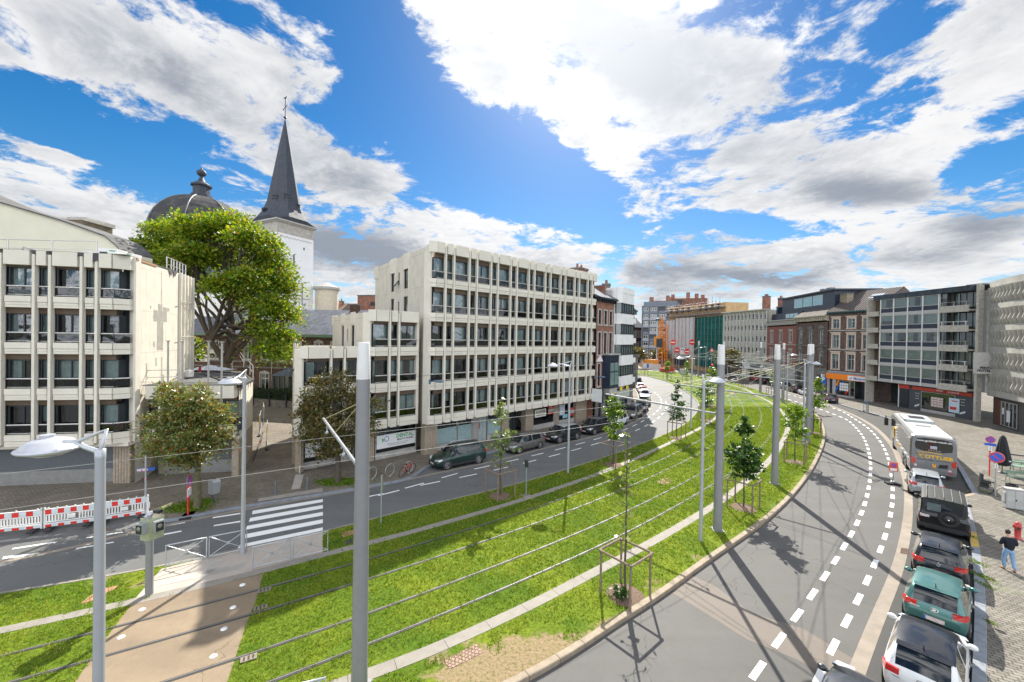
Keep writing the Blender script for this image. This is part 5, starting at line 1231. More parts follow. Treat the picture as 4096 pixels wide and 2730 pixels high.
brick_front(d2,L,13.0,M_BRB,[(1,3.2),(4.5,6.8),(8.2,10.2),(11,12.3)],[(1,2),(4,5),(7,8),(10,11)],M_STONE,style='cap',mull=0);cornice(d2,L,13.4,M_STONED);pitched(d2,L,9,13.4,16.5,M_SLATE);body(d2,L,9,0,13,M_BRB)
# distant row closing the view
f1, L = bld('distant red brick houses with slate roofs left of the blue grey apartment block',(53.5,178),(62.0,186))
brick_front(f1,L,15.5,M_BRB,[(1,4),(6,9),(11,14)],[(.6+k*2.3,1.8+k*2.3) for k in range(5)],M_STONE,mull=1);pitched(f1,L,10,15.5,20,M_SLATE);body(f1,L,10,0,15.5,M_BRB);chimney(f1,6,8,4,5,17,22,M_BRR,2)
f0, L = bld('distant pale house with a dark glass penthouse behind the brick houses',(50,192),(62,200));mb = MB();mb.box(0,L,0,8,0,20);mb.build('wall',M_WHITEP,f0);mb = MB();mb.box(2,L,1,8,20,26);mb.build('penthouse',M_NAVY,f0)
M_BG = P('blue grey panel',(.16,.19,.235),.6,var=.08);M_BGL = P('pale spandrel',(.36,.37,.42),.6,var=.05)
ap, L = bld('blue grey apartment block with white windows behind the orange crane',(56.8,174.5),(68.5,167.5),'apartment_block')
mb = MB();mb.box(0,L,.35,10,0,24.6);mb.build('wall',P('dark recess',(.07,.08,.10),.7),ap)
nb = [(.3,2.9),(3.2,6.4),(6.7,10.0),(10.3,L-.3)]
for k in range(7):
    z = 3.6+k*3.0
    mb = MB();mb.box(0,L,0,.4,z-.35,z-.05);mb.build('floor_band',M_BG,ap)
    for j, (a,b) in enumerate(nb):
        a2, b2 = a+.25, b-.25
        if (k+j) % 5 == 3: mb = MB();mb.box(a2,b2,.02,.1,z,z+.9);mb.build('balcony',M_BG,ap);continue
        w_ = window(ap,a2,b2,z+.9,z+2.4,.12,.12,2 if b2-a2 > 2.2 else 1,fm=M_WFRAME,curtain=2 if (k*3+j) % 4 == 0 else 0)
        mb = MB();mb.box(a,b,.1,.3,z-.05,z+.88);mb.build('spandrel',M_BGL if k < 6 else M_BG,w_)
for xx in (0,3.05,6.55,10.15,L): mb = MB();mb.box(xx-.15,xx+.15,-.05,.4,0,24.3);mb.build('pilaster',M_BG,ap)
mb = MB();mb.box(-.2,L+.2,-.1,.5,24.3,24.9);mb.box(.3,L,1.2,9,24.7,26.6);mb.build('attic',M_BG,ap)
pb, L = bld('red brick rooftop block with many chimneys above the blue grey apartments',(70,182),(86,176))
mb = MB();mb.box(0,L,0,8,0,28.9);mb.build('wall',brick_mat('far red brick',(.26,.11,.07),(.22,.09,.06),(.2,.15,.12)),pb)
for xx, h_ in ((.0,30.4),(2.2,30.8),(8.5,31.6),(12,31.0),(14.5,30.4)): mb = MB();mb.box(xx,xx+1.5,.5,2,28,h_);mb.build('chimney',M_BRR,pb)
mb = MB();mb.box(5,7.2,-.05,0,26.6,28.2);mb.build('window',M_FRAME,pb)
pb2, L = bld('low brick rooftop with two chimneys just above the blue grey block',(62,180),(72,178));mb = MB();mb.box(0,L,0,6,0,27.6);mb.build('wall',M_BRR,pb2)
for xx in (0,7.5): mb = MB();mb.box(xx,xx+1.6,.2,2,27,29.3);mb.build('chimney',M_BRR,pb2)
# scaffolded building
M_TARP = P('pale tarpaulin',(.50,.48,.48),.75,var=.08,scale=1.0);M_NET = brick_mat('green debris net',(.014,.135,.115),(.010,.105,.09),(.006,.05,.05),bw=1.9,bh=1.95,msize=.05,rough=.8,bumps=.1);M_PLY = P('raw plywood',(.52,.35,.17),.8,var=.15,scale=1);M_SCAF = P('scaffold tube',(.22,.20,.22),.5,.4)
sc1, L = bld('building under renovation wrapped in grey tarpaulin and green netting with a timber top storey',(58.6,151),(62.5,135.5),'building_site')
L1 = L;rr = V((0,0,0))
Xb = sc1
mb = MB();mb.box(0,L,.8,14,0,22.3);mb.build('wall',M_PLY,sc1)
Cw = V((62.5,135.5));Dw = V((64.2,121.0))
def locw(root_loc,rz,p): q = Matrix.Rotation(-rz,4,'Z') @ (V((p[0],p[1],0))-V((root_loc.x,root_loc.y,0)));return q
rz1 = sc1.rotation_euler.z;d1_ = locw(sc1.location,rz1,Dw);a2_ = math.atan2(d1_.y,d1_.x-L);L2_ = (V((d1_.x,d1_.y))-V((L,0))).length
X2_ = Matrix.Translation((L,0,0)) @ Matrix.Rotation(a2_,4,'Z')
mb = MB();mb.X = X2_;mb.box(0.0,L2_,.6,8,0,21.9);mb.build('wall',M_PLY,sc1)
def hang(root,x0,x1,z0,z1,mat,X=None,amp=.35,n=60,name='tarpaulin',y=-.3):
    mb = MB();
    if X is not None: mb.X = X
    vs = []
    for i in range(n+1):
        u = x0+(x1-x0)*i/n
        for j in range(9):
            v_ = j/8;vs.append((u,y+amp*(mnoise.noise(V((u*1.1,v_*.8,3)))+.5*mnoise.noise(V((u*3.3,v_*1.5,7)))),z0+(z1-z0)*v_+(0 if j else .5*mnoise.noise(V((u*.6,1,1))))))
    mb.add(vs,[(i*9+j,(i+1)*9+j,(i+1)*9+j+1,i*9+j+1) for i in range(n) for j in range(8)],True);return mb.build(name,mat,root)
hang(sc1,.1,5.0,3.4,17.3,M_TARP);hang(sc1,5.5,15.8,5.0,18.0,M_TARP);hang(sc1,5.8,12,3.3,5.4,M_TARP,y=-.5)
hang(sc1,.2,L2_-.2,1.6,17.8,M_NET,X2_,.05,y=-.15,name='debris_net')
for X in (None,X2_):
    LL = L1 if X is None else L2_
    mb = MB()
    if X is not None: mb.X = X
    for k in range(int(LL/1.9)+1): mb.tube([(k*1.9+.1,-.6,0),(k*1.9+.1,-.6,23.0+(k % 3)*.5)],.06,5)
    for z in (18.4,19.2,20.1,20.9,21.8,22.5): mb.tube([(-.5,-.6,z),(LL,-.6,z)],.05,5)
    mb.box(-.4,LL,-.8,.6,18.55,18.75);mb.box(-.4,LL,-.8,.6,20.4,20.55)
    mb.build('scaffolding',M_SCAF,sc1)
    mb = MB()
    if X is not None: mb.X = X
    for k in range(int(LL/3.2)): mb.box(k*3.2+.8,k*3.2+2.2,.55 if X else .75,.85,20.0,21.7)
    mb.build('dark_opening',M_DARK,sc1)
s = sign_board(sc1,9.0,11.6,5.0,7.4,-.75,M_SIGNW,'banner');text_mb('ZIANE',.62,M_BLUEI,parent=s,loc=(0,-.03,.5),bold=.02)
s = sign_board(sc1,6.2,12.5,1.2,3.2,-.8,M_NAVY,'banner')
# construction crane
M_ORG = P('orange crane paint',(.62,.22,.015),.45,var=.15,scale=2);
cr_ = thing('folding_tower_crane','folded orange tower crane on its outriggers in front of the blue grey apartments','crane',(52.0,139.5,-.1),RAD(-15))
def lattice(root,x,y,w_,z0,z1,n,name,mat=None,tilt=0.0):
    mb = MB();h = w_/2
    for sx in (-h,h):
        for sy in (-h,h): mb.tube([(x+sx,y+sy,z0),(x+sx+tilt,y+sy,z1)],.09,5)
    for i in range(n):
        a, b = z0+(z1-z0)*i/n, z0+(z1-z0)*(i+1)/n;t0, t1 = tilt*i/n, tilt*(i+1)/n
        for s_ in (-h,h): mb.tube([(x-h+t0,y+s_,a),(x+h+t1,y+s_,b)],.05,4);mb.tube([(x+h+t0,y+s_,a),(x-h+t1,y+s_,b)],.05,4);mb.tube([(x+s_+t0,y-h,a),(x+s_+t1,y+h,b)],.05,4)
    return mb.build(name,mat or M_ORG,root)
lattice(cr_,0,0,1.5,.8,17.2,12,'mast');lattice(cr_,1.9,.3,.9,.8,15.6,14,'folded_jib');lattice(cr_,.9,-.5,.8,5,18.2,10,'folded_jib',tilt=-.9)
mb = MB();mb.tube([(-1.2,-.4,1),(-1.2,-.4,17)],.16,6);mb.build('tie_bar',P('pale blue tie bar',(.45,.60,.75),.5),cr_)
mb = MB();mb.box(-2.2,-.2,-1.6,-.4,8.0,11.2);cb1 = mb.build('cabin',M_ORG,cr_);mb = MB();mb.box(-1.5,.5,-1.75,-1.61,7.6,10.6);mb.build('cabin_window',M_FRAME,cb1)
mb = MB();mb.box(-5.2,-.6,-1.0,1.0,1.2,3.2);mb.build('ballast',M_ORG,cr_);mb = MB();mb.box(-3.2,3.2,-1.4,1.4,.5,.95);mb.box(-6,5,-.2,.2,.3,.6);mb.build('chassis',P('red orange steel',(.50,.07,.02),.5),cr_)
mb = MB();mb.ellip((-.9,-.3,17.3),(.9,.6,.5));mb.build('pulley',P('blue steel',(.05,.12,.20),.5),cr_)
# site hoardings and small machines
def small(label,cat,name,px,py,z,fn,mat,group=None,rz=0.0):
    p = g(px,py,z);mb = MB();fn(mb);o = mb.build(name,mat,loc=p,rz=rz);return tag(o,label,cat,group)
for k, (px,py,w_) in enumerate([(2590,1478,3.5),(2625,1482,3.0),(2575,1470,2.5)]): small(['white site hoarding panel below the crane','white hoarding panel right of the first one by the crane','pale hoarding panel left of the crane'][k],'hoarding','site_hoarding',px,py,-.1,lambda m,w_=w_: (m.box(-w_/2,w_/2,-.04,.04,.1,2.0),m.box(-w_/2,-w_/2+.1,-.08,.08,0,2.1)),P('off white hoarding',(.55,.52,.48),.6),'site hoardings')
small('small orange excavator in the building site left of the crane','excavator','mini_excavator',2575,1466,-.1,lambda m: (m.box(-1.5,1.2,-.8,.8,.3,1.2),m.box(-1.6,1.3,-.9,.9,0,.45),m.box(-.6,.8,-.6,.6,1.2,2.4),m.tube([(1.2,0,1),(2.6,0,2.6),(3.6,0,.8)],.16,6)),M_ORG)
small('blue site container behind the crane','container','site_container',2655,1462,-.1,lambda m: (m.box(-1.6,1.6,-1,1,0,2.4),[m.box(-1.5+k*.4,-1.35+k*.4,-1.04,-1,.1,2.3) for k in range(8)]),P('container blue',(.02,.12,.38),.5))
small('red site machine standing under the tarpaulin building','machine','site_machine',2668,1490,-.1,lambda m: (m.box(-2,2,-.8,.8,.3,1.3),m.cyl((-1.2,-.8,.3),.3,.3,10),m.box(-.2,1.6,-.7,.7,1.3,1.8)),P('machine red',(.45,.05,.03),.5))
# ------------------------------------------------------------------ right side of the street
gA, gB = (62.9,118.5), (65.4,102.3)
gd, L = bld('pale concrete office block with a close grid of vertical fins right of the green net',gA,gB,'office_block')
zt = 18.3;nC = 12;cw = L/nC;M_GCON = P('pale grey concrete',(.52,.49,.42),.8,var=.1,scale=1)
flr = [6.0+k*3.0 for k in range(4)]
mb = MB();holed(mb,0,L,5.2,zt,[(i*cw+.22,(i+1)*cw-.22,f+.95,f+2.55) for i in range(nC) for f in flr],0,.12);mb.build('wall',P('grey panel',(.36,.36,.35),.8,var=.1),gd)
for i in range(nC):
    for f in flr: window(gd,i*cw+.22,(i+1)*cw-.22,f+.95,f+2.55,.06,.07,0,.3,fm=M_WFRAME,curtain=WR.choice([0,0,1,3]))
for i in range(nC+1): mb = MB();mb.box(i*cw-.10,i*cw+.10,-.20,.05,5.3,zt-.1);mb.build('concrete_fin',M_GCON,gd)
mb = MB();mb.box(-.4,L+.1,-.8,1,zt,zt+.25);mb.build('roof_edge',M_GCON,gd);mb = MB();mb.box(0,L,-.5,.5,5.0,5.3);mb.build('floor_edge',M_GCON,gd)
mb = MB();mb.box(0,L,.5,1,4.2,5.0);mb.box(0,L,-1.0,.6,2.7,3.1);mb.box(L*.53,L*.62,-.6,.5,0,5.0);mb.build('canopy',M_WHITEP,gd)
shop(gd,.1,L*.52,.5,z1=2.7,mull=5,sill=.2);shop(gd,L*.63,L-.2,.5,z1=2.7,mull=3,sill=.2);window(gd,.2,L*.52,3.1,4.9,.6,.06,6,fm=M_FRAME);window(gd,L*.63,L-.2,3.1,4.9,.6,.06,4,fm=M_FRAME)
body(gd,L,12,0,zt,M_GCON,M_ROOFG)
chimney(gd,L*.68,L*.76,3,4.4,18,22.3,M_BRR,3);chimney(gd,L*.93,L*.99,4,5,18,21.5,M_BRR,2)
# three terraced houses to the orange shop
pA = V((65.4,102.1));pB = V((61.5,77.6))
def along(t): q = pA.lerp(pB,t);return (q.x,q.y)
def t_at(px):
    lo, hi = 0., 1.
    for _ in range(40):
        m = (lo+hi)/2;q = pA.lerp(pB,m);v = V((q.x,q.y,CH))-V((0,0,CH));x_ = 2048+F_PX*v.dot(_R)/v.dot(_fw)
        if x_ < px: lo = m
        else: hi = m
    return m
tm = t_at(3185)
b1, L = bld('red brick house with a dark modern penthouse next to the pale office grid',along(0),along(tm))
c3 = [(L*.14,L*.14+1.1),(L*.46,L*.46+1.1),(L*.79,L*.79+1.1)]
brick_front(b1,L,13.8,P('painted red brick',(.22,.085,.07),.85,var=.15,scale=3),[(1.0,3.6),(5.4,8.2),(10.0,12.6)],c3,M_STONE,style='cap',fm=M_WFRAME,mull=0)
mb = MB();mb.box(0,L,-.12,0,0,4.6);mb.build('stone_base',M_STONE,b1);belt(b1,L,(4.6,9.4),M_STONE)
cornice(b1,L,15.3,M_STONE,1.2,.6);body(b1,L,11,0,15,M_BRR,M_ROOFG)
mb = MB();mb.box(.0,L+.2,1.0,9,15.3,17.0);mb.box(L*.28,L*1.75,1.6,9,17,20.4);mb.box(L*.2,L*1.8,1.0,9.5,20.4,20.7);pn = mb.build('penthouse',M_NAVY,b1)
M_SKYG = P('sky reflecting glass',(.25,.38,.42),.06,.3,spec=1)
for k in range(3): mb = MB();mb.box(L*.68+k*L*.27,L*.93+k*L*.27,1.56,1.6,17.9,20.0);mb.build('penthouse_window',M_SKYG,pn)
for k in range(3): mb = MB();mb.box(L*.5+k*1.8,L*.5+k*1.8+1.6,.96,1.0,15.7,16.7);mb.build('penthouse_window',M_SKYG,pn)
for k in range(2): mb = MB();mb.box(L*1.2+k*2.2,L*1.2+k*2.2+1.2,3,4,20.7,21.5);mb.build('roof_unit',M_ZINC,pn)
chimney(b1,.0,.8,2,3,15,19,M_NAVY,0)
b2_, L = bld('brown brick house with arched windows and a patchy slate roof, left of the orange shop',along(tm+.002),along(1.0))
c3 = [(L*.1,L*.1+1.2),(L*.43,L*.43+1.2),(L*.76,L*.76+1.2)]
brick_front(b2_,L,14.2,M_BRP,[(1.2,4.2),(5.6,8.4),(9.9,12.7)],c3,M_STONED,style='ped',mull=0)
mb = MB()
for (a,b) in c3: mb.lathe([(0,0)],3) if False else mb.ext([(a-.18+(1.56)*.5+.9*cos(pi*i/8)*.87,12.7+.62*sin(pi*i/8)) for i in range(9)],-.05,-.02)
mb.build('window_arch',M_STONE,b2_)
mb = MB();mb.box(0,L,-.15,0,0,4.7);mb.build('stone_base',M_STONED,b2_)
for (a,b) in c3: mb = MB();mb.box(a,b,-.18,-.151,.4,3.6);mb.build('door',M_FRAME,b2_)
belt(b2_,L,(4.75,9.3),M_STONED,.25,.18);cornice(b2_,L,15.5,P('cream weathered cornice',(.42,.38,.30),.8,var=.4,scale=3),1.0,.7)
pitched(b2_,L,10,15.5,19.3,brick_mat('worn slate',(.13,.11,.10),(.085,.075,.07),(.2,.18,.17),bw=.5,bh=.3,axis='XY',msize=.02),over=.7);body(b2_,L,10,0,15,M_BRP)
skylight(b2_,L*.3,L*.5,L,10,15.5,19.3,.6,.85);skylight(b2_,L*.6,L*.85,L,10,15.5,19.3,.28,.42);chimney(b2_,L*.85,L*1.1,2.5,3.6,16,19.6,P('plaster chimney',(.28,.23,.17),.8,var=.3),0)
mp, L = bld('dark brown brick house with cream window surrounds above the orange fronted agency',(61.5,77.4),(62.9,69.2))
c3 = [(L*.1,L*.1+1.25),(L*.45,L*.45+1.25),(L*.78,L*.78+1.25)]
brick_front(mp,L,15.6,M_BRP,[(5.2,8.0),(9.2,11.6),(12.9,14.6)],c3,M_STONEP,style='cap',z0=4.4,fm=P('pale blue frame',(.50,.58,.62),.5),tr=.25,mull=1)
belt(mp,L,(4.5,8.75,12.35),M_STONE,.16,.1);cornice(mp,L,16.0,P('teal cornice',(.04,.09,.10),.6),.35,.5)
M_SEAM = brick_mat('standing seam zinc',(.20,.165,.14),(.18,.15,.13),(.06,.05,.05),bw=60,bh=.55,axis='XY',msize=.03,rough=.5,bumps=.8)
pitched(mp,L,12,16.0,20.2,P('zinc roof brown',(.12,.10,.09),.8,0,var=.2,spec=.2),over=.5)
mb = MB()
for k in range(16): xx = k*L/15;mb.tube([(xx,-.5,16.06),(xx,6,20.24)],.05,4)
mb.build('roof_seams',M_FRAME,mp);skylight(mp,L*.55,L*.8,L,12,16.0,20.2,.55,.75);body(mp,L,12,0,15.6,M_BRP)
M_ORGS = P('orange fascia',(.85,.22,.01),.45,var=.03)
mb = MB();mb.box(-.1,L+.05,-.25,0,3.2,4.25);mb.build('fascia',M_ORGS,mp);mb = MB();mb.quad((0,-.25,4.25),(L,-.25,4.25),(L,0,4.75),(0,0,4.75));mb.build('canopy',M_ZINC,mp)
s = sign_board(mp,L*.50,L*.97,3.3,4.1,-.3);text_mb('Manpower',.62,M_BLUEI,parent=s,loc=(.45,-.03,-.02),bold=.012)
def swoosh(parent,x,z,sc_,y=-.03):
    for k, (c,dx,h_) in enumerate([(M_BLUEI,-.24,.26),(M_BLUEI,-.12,.26),(M_BLUEI,.0,.26),(M_RED,.10,.34),(M_ORGS,.2,.38)]):
        mb = MB();mb.add([(x+dx*sc_,y,z-.15*sc_),(x+(dx+.07)*sc_,y,z-.15*sc_),(x+(dx+.07+h_*.35)*sc_,y,z+(h_-.15)*sc_),(x+(dx+h_*.35)*sc_,y,z+(h_-.15)*sc_)],[(0,1,2,3)],False);mb.build('emblem_stripe',c,parent)
swoosh(s,-1.45,-.05,.95)
sb = thing('projecting_sign','small white projecting sign with slanted stripes at the left of the orange shop front','sign',(61.0,77.9,3.5),RAD(200));mb = MB();mb.box(-.5,.5,-.08,.08,-.4,.4);bd = mb.build('board',M_SIGNW,sb);swoosh(bd,-.05,-.02,1.2,.09 if False else -.09)
shop(mp,L*.2,L*.52,-.05,z1=3.2,mull=0,sill=.25);shop(mp,L*.53,L*.63,-.05,z1=3.2,mull=0,sill=.25)
mb = MB();mb.box(0,.35,-.1,.3,0,3.2);mb.box(L*.13,L*.2,-.1,.3,0,3.2);mb.box(L-.4,L,-.1,.3,0,3.2);mb.build('pier',M_STONE,mp)
mb = MB();mb.box(.35,L*.13,.2,.3,0,3.2);mb.box(L*.64,L-.4,.8,.9,0,3.2);mb.build('door',M_FRAME,mp)
def pill(parent,x,z,l,ang,mat,y):
    n = 8;pts = [(.16*cos(pi/2+pi*i/n)-l/2,.16*sin(pi/2+pi*i/n)) for i in range(n+1)]+[(.16*cos(-pi/2+pi*i/n)+l/2,.16*sin(-pi/2+pi*i/n)) for i in range(n+1)]
    mb = MB();c, s_ = cos(ang), sin(ang);mb.add([(x+a*c-b*s_,y,z+a*s_+b*c) for a,b in pts],[tuple(range(len(pts)))],False);mb.build('window_sticker',mat,parent)
pill(mp,L*.245,1.5,1.3,RAD(68),M_BLUEI,-.09);pill(mp,L*.25,2.5,.8,RAD(68),M_ORGS,-.10);pill(mp,L*.37,3.0,.6,RAD(78),M_BLUEI,-.09);pill(mp,L*.47,1.2,1.0,RAD(66),M_RED,-.09);pill(mp,L*.8,1.0,1.6,RAD(75),M_BLUEI,.75)
mb = MB()
for i in range(4):
    for j in range(3): mb.box(L*.3+i*.42,L*.3+i*.42+.36,-.10,-.085,1.2+j*.5,1.2+j*.5+.42)
mb.build('window_posters',M_SIGNW,mp)
# apartment block with grey balconies over the estate agency
aA, aB = (61.55,68.9), (61.75,52.6)
ab, L = bld('grey apartment block with navy bands and concrete balconies over the red fronted estate agency',aA,aB,'apartment_block')
M_AG = P('light grey panel',(.40,.39,.38),.6,var=.06);M_BAL = P('raw concrete balcony',(.40,.375,.33),.85,var=.2,scale=3,bump=.3)
xs0, xs1 = 2.2, 11.2;n4 = 4;cw = (xs1-xs0)/n4;M_SHEER = P('sheer curtain',(.60,.66,.62),.9,var=.1)
z_f = [4.2+k*2.72 for k in range(5)]
for k, z in enumerate(z_f):
    mb = MB();mb.box(xs0,xs1,-.02,.4,z-.38,z+.12);mb.build('floor_band',M_AG,ab)
    mb = MB();mb.box(xs0+.05,xs1-.05,.05,.4,z+.12,z+.78);mb.build('navy_band',M_NAVY,ab)
    for j in range(n4): window(ab,xs0+j*cw+.04,xs0+(j+1)*cw-.04,z+.78,z+2.34,.04,.09,0,fm=M_AG,curtain=(2 if k < 2 else WR.choice([2,1,3])),cm=M_SHEER,depth=1.2)
    mb = MB();mb.box(xs1+.6,L-.9,-.6,-.45,z-.45,z+.45);mb.box(xs1+.6,L-.9,-.45,1.0,z-.3,z-.1);bc = mb.build('balcony',M_BAL,ab)
    mb = MB();mb.tube([(xs1+.7,-.5,z+.95),(L-1.0,-.5,z+.95)],.03,6)
    for q in range(3): xx = xs1+.9+q*(L-xs1-2.1)/2;mb.box(xx-.03,xx+.03,-.53,-.47,z+.45,z+1.0)
    mb.build('balcony_rail',M_WFRAME if k % 2 else M_GREYF,bc)
    window(ab,xs1+.1,xs1+.95,z+.1,z+2.34,.2,.05,0,fm=M_FRAME);window(ab,xs1+1.1,L-.9,z+.05,z+2.34,.95,.09,3,fm=M_FRAME,curtain=1,cm=M_SHEER)
    mb = MB();mb.box(.15,xs0-.1,-.3,-.2,z-.4,z+.4);mb.box(.15,xs0-.1,-.2,1.0,z-.3,z-.15);mb.build('balcony',M_BAL,ab)
    mb = MB();mb.box(.2,xs0,1.0,1.1,z,z+2.4);mb.build('balcony_recess',M_BROWN,ab)
for j in range(n4+1): mb = MB();mb.box(xs0+j*cw-.05,xs0+j*cw+.05,-.05,.3,z_f[0]-.38,z_f[-1]+2.4);mb.build('mullion',M_WFRAME,ab)
M_SLC = brick_mat('slate cladding tiles',(.06,.075,.09),(.045,.06,.075),(.02,.02,.03),bw=.6,bh=2.0,rough=.5)
mb = MB();mb.box(1.0,xs1+1.0,-.15,.6,17.45,18.15);mb.box(xs1+1.0,L-.9,-.5,.9,17.45,18.15);mb.build('attic',M_SLC,ab)
mb = MB();mb.box(L-.35,L-.05,-.2,.5,0,18.3);mb.build('concrete_pier',M_BAL,ab);mb = MB();mb.box(0,.25,-.35,1,0,17.6);mb.build('concrete_pier',M_BAL,ab)
mb = MB();mb.box(0,L-.3,1.3,12,3.8,17.5);mb.build('wall',M_AG,ab);mb = MB();mb.box(-.1,L,.2,12,18.15,18.25);mb.box(3,9,4,7,18.25,18.6);mb.box(12,14,3,6,18.25,18.7);mb.build('roof',M_ZINC,ab)
mb = MB();mb.box(.3,5.0,4,4.2,0,3.8);mb.box(1.5,L-.8,-.02,1.3,3.75,3.82);mb.build('passage_wall',M_DARK,ab)
mb = MB();mb.box(5.0,L-.8,.55,1.25,0,3.8);mb.build('shop_wall',P('dark grey shop wall',(.06,.065,.075),.5),ab)
mb = MB();mb.box(5.1,6.9,.42,.5,3.1,3.7);mb.box(7.4,L-1.0,.35,.5,3.15,3.6);mb.build('fascia',P('red shop fascia',(.50,.04,.02),.45),ab)
shop(ab,8.6,13.2,.50,z1=3.15,mull=0,sill=.35);
mb = MB();mb.box(5.3,6.7,.46,.5,.2,3.0);mb.build('door',M_FRAME,ab);mb = MB();mb.box(5.15,5.25,.4,.5,0,3.7);mb.build('door_frame',M_WFRAME,ab)
mb = MB()
for i in range(4):
    for j in range(4): mb.box(10.1+i*.42,10.1+i*.42+.38,.40,.42,1.0+j*.36,1.0+j*.36+.3)
mb.build('window_posters',P('pink poster',(.62,.50,.46),.5),ab)
s = sign_board(ab,12.5,13.8,.6,2.6,.42,P('poster white blue',(.50,.62,.70),.5),'poster');mb = MB();mb.box(-.5,.3,-.03,-.02,-.6,-.2);mb.box(-.3,.4,-.03,-.02,.55,.7);mb.build('poster_red_motif',M_RED,s)
s = sign_board(ab,10.7,12.0,3.2,3.65,.30,P('red board',(.40,.05,.03),.5));text_mb('IMMOBILIER',.16,M_SIGNW,parent=s,loc=(0,-.025,0),bold=.004)
text_mb('04 228 54 20',.26,M_SIGNW,parent=ab,loc=(13.1,.33,3.38),bold=.006)
for xx in (7.9,14.0):
    for k, tx in enumerate(['Location','Vente','Syndic']): text_mb(tx,.2,M_SIGNW,parent=ab,loc=(xx+.1,.53,2.6-k*.4))
    mb = MB();
    for k in range(3): mb.add([(xx-.3+k*.22,.53,.5+k*.1),(xx-.1+k*.22,.53,.5+k*.1),(xx+.05+k*.22,.53,.8+k*.1),(xx-.15+k*.22,.53,.8+k*.1)],[(0,1,2,3)],False)
    mb.build('shop_motif',M_SIGNW,ab)
# hotel with folded concrete fins on a curved plan
hp = [V((62.4,52.2)),V((60.9,49.9)),V((59.3,47.2)),V((57.9,44.3)),V((56.9,41.2)),V((56.4,37.8)),V((56.4,33.5))]
ht_ = thing('hotel','long curved concrete hotel with rows of folded vertical fins at the right edge','building',(hp[0].x,hp[0].y,0),0)
M_HC = P('hotel concrete',(.36,.35,.315),.8,var=.14,scale=.8,bump=.3)
zf = [4.3+k*2.78 for k in range(5)];ztH = 18.4
loc_ = [p-hp[0] for p in hp]
def seg_dir(i): return (loc_[i+1]-loc_[i]).normalized()
band_ = [MB() for _ in range(7)];gl_h = MB();lo_w = MB();
for i in range(len(loc_)-1):
    a_, b_ = loc_[i], loc_[i+1];d = (b_-a_);Ls = d.length;ang = math.atan2(d.y,d.x);X = Matrix.Translation((a_.x,a_.y,0)) @ Matrix.Rotation(ang,4,'Z')
    for k, z in enumerate(zf):
        band_[k].X = X;band_[k].box(0,Ls,0,.5,z-.62,z+.12)
    band_[5].X = X;band_[5].box(0,Ls,0,.5,zf[-1]+2.78-.62,ztH)
    gl_h.X = X;gl_h.box(0,Ls,.55,.6,zf[0],ztH-.3)
    lo_w.X = X;lo_w.box(0,Ls,.6,.8,0,4.2);lo_w.box(0,Ls,.02,1.7,3.6,3.7)
    nF = max(1,round(Ls/.82))
    for z in zf:
        for q in range(nF):
            xx = (q+.5)*Ls/nF
            mb = MB();mb.X = X
            zz = [z+.12,z+.75,z+1.35,z+2.16];pr = [-.06,-.30,-.10,-.28]
            for m_ in range(3):
                mb.add([(xx-.05,pr[m_],zz[m_]),(xx+.05,pr[m_],zz[m_]),(xx+.05,pr[m_+1],zz[m_+1]),(xx-.05,pr[m_+1],zz[m_+1]),(xx-.05,.4,zz[m_]),(xx+.05,.4,zz[m_]),(xx+.05,.4,zz[m_+1]),(xx-.05,.4,zz[m_+1])],
                       [(0,1,2,3),(1,5,6,2),(4,0,3,7)],False)
            if q == 0 or True: band_[6].v  # keep
            HOT = globals().setdefault('_hot',{});HOT.setdefault(round(z,2),[]).append(mb)
for k in range(6): band_[k].build('floor_band',M_HC,ht_)
gl_h.build('glazing',P('hotel dark glass',(.05,.06,.06),.12,spec=.8),ht_)
lo_w.build('ground_floor_wall',P('hotel dark base',(.085,.08,.075),.7,var=.2),ht_)
allf = sorted([m_ for lst in _hot.values() for m_ in lst],key=lambda m_: V(m_.v[0]).length)
rest = MB()
for q_, m_ in enumerate(allf[::-1]):
    if q_ < 100: m_.build('folded_fin',M_HC,ht_)
    else: o = len(rest.v);rest.v += m_.v;rest.f += [[i+o for i in f] for f in m_.f];rest.mi += m_.mi;rest.sm += m_.sm
if rest.v: tag(rest.build('folded_fins',M_HC,ht_),kind='stuff')
mb = MB();mb.add([(p.x,p.y,ztH-.1) for p in loc_]+[(20,-19,ztH-.1),(20,5,ztH-.1)],[tuple(range(len(loc_)+2))],False);mb.build('roof',M_ROOFG,ht_)
X = Matrix.Translation((loc_[0].x,loc_[0].y,0)) @ Matrix.Rotation(math.atan2((loc_[1]-loc_[0]).y,(loc_[1]-loc_[0]).x),4,'Z')
mb = MB();mb.X = X;mb.box(.8,2.4,.5,.6,0,3.3);mb.build('door',P('brown timber door',(.12,.045,.025),.6),ht_)
X = Matrix.Translation((loc_[1].x,loc_[1].y,0)) @ Matrix.Rotation(math.atan2((loc_[2]-loc_[1]).y,(loc_[2]-loc_[1]).x),4,'Z')
mb = MB();mb.X = X;
w_ = window(ht_,-.3,3.2,.2,3.2,.5,.1,3,depth=.09,fm=M_ALU,X=X,curtain=0,name='entrance_window')
mb = MB();mb.X = X;mb.box(.2,.5,.42,.46,1.6,2.4);mb.box(1.2,1.9,.42,.46,.8,2.2);mb.build('white_posters',M_SIGNW,ht_)
X = Matrix.Translation((loc_[3].x,loc_[3].y,0)) @ Matrix.Rotation(math.atan2((loc_[4]-loc_[3]).y,(loc_[4]-loc_[3]).x),4,'Z')
for k in range(3): window(ht_,.2+k*3,2.4+k*3,1.0,2.8,.5,.1,2,depth=.09,fm=M_FRAME,X=X,curtain=0)
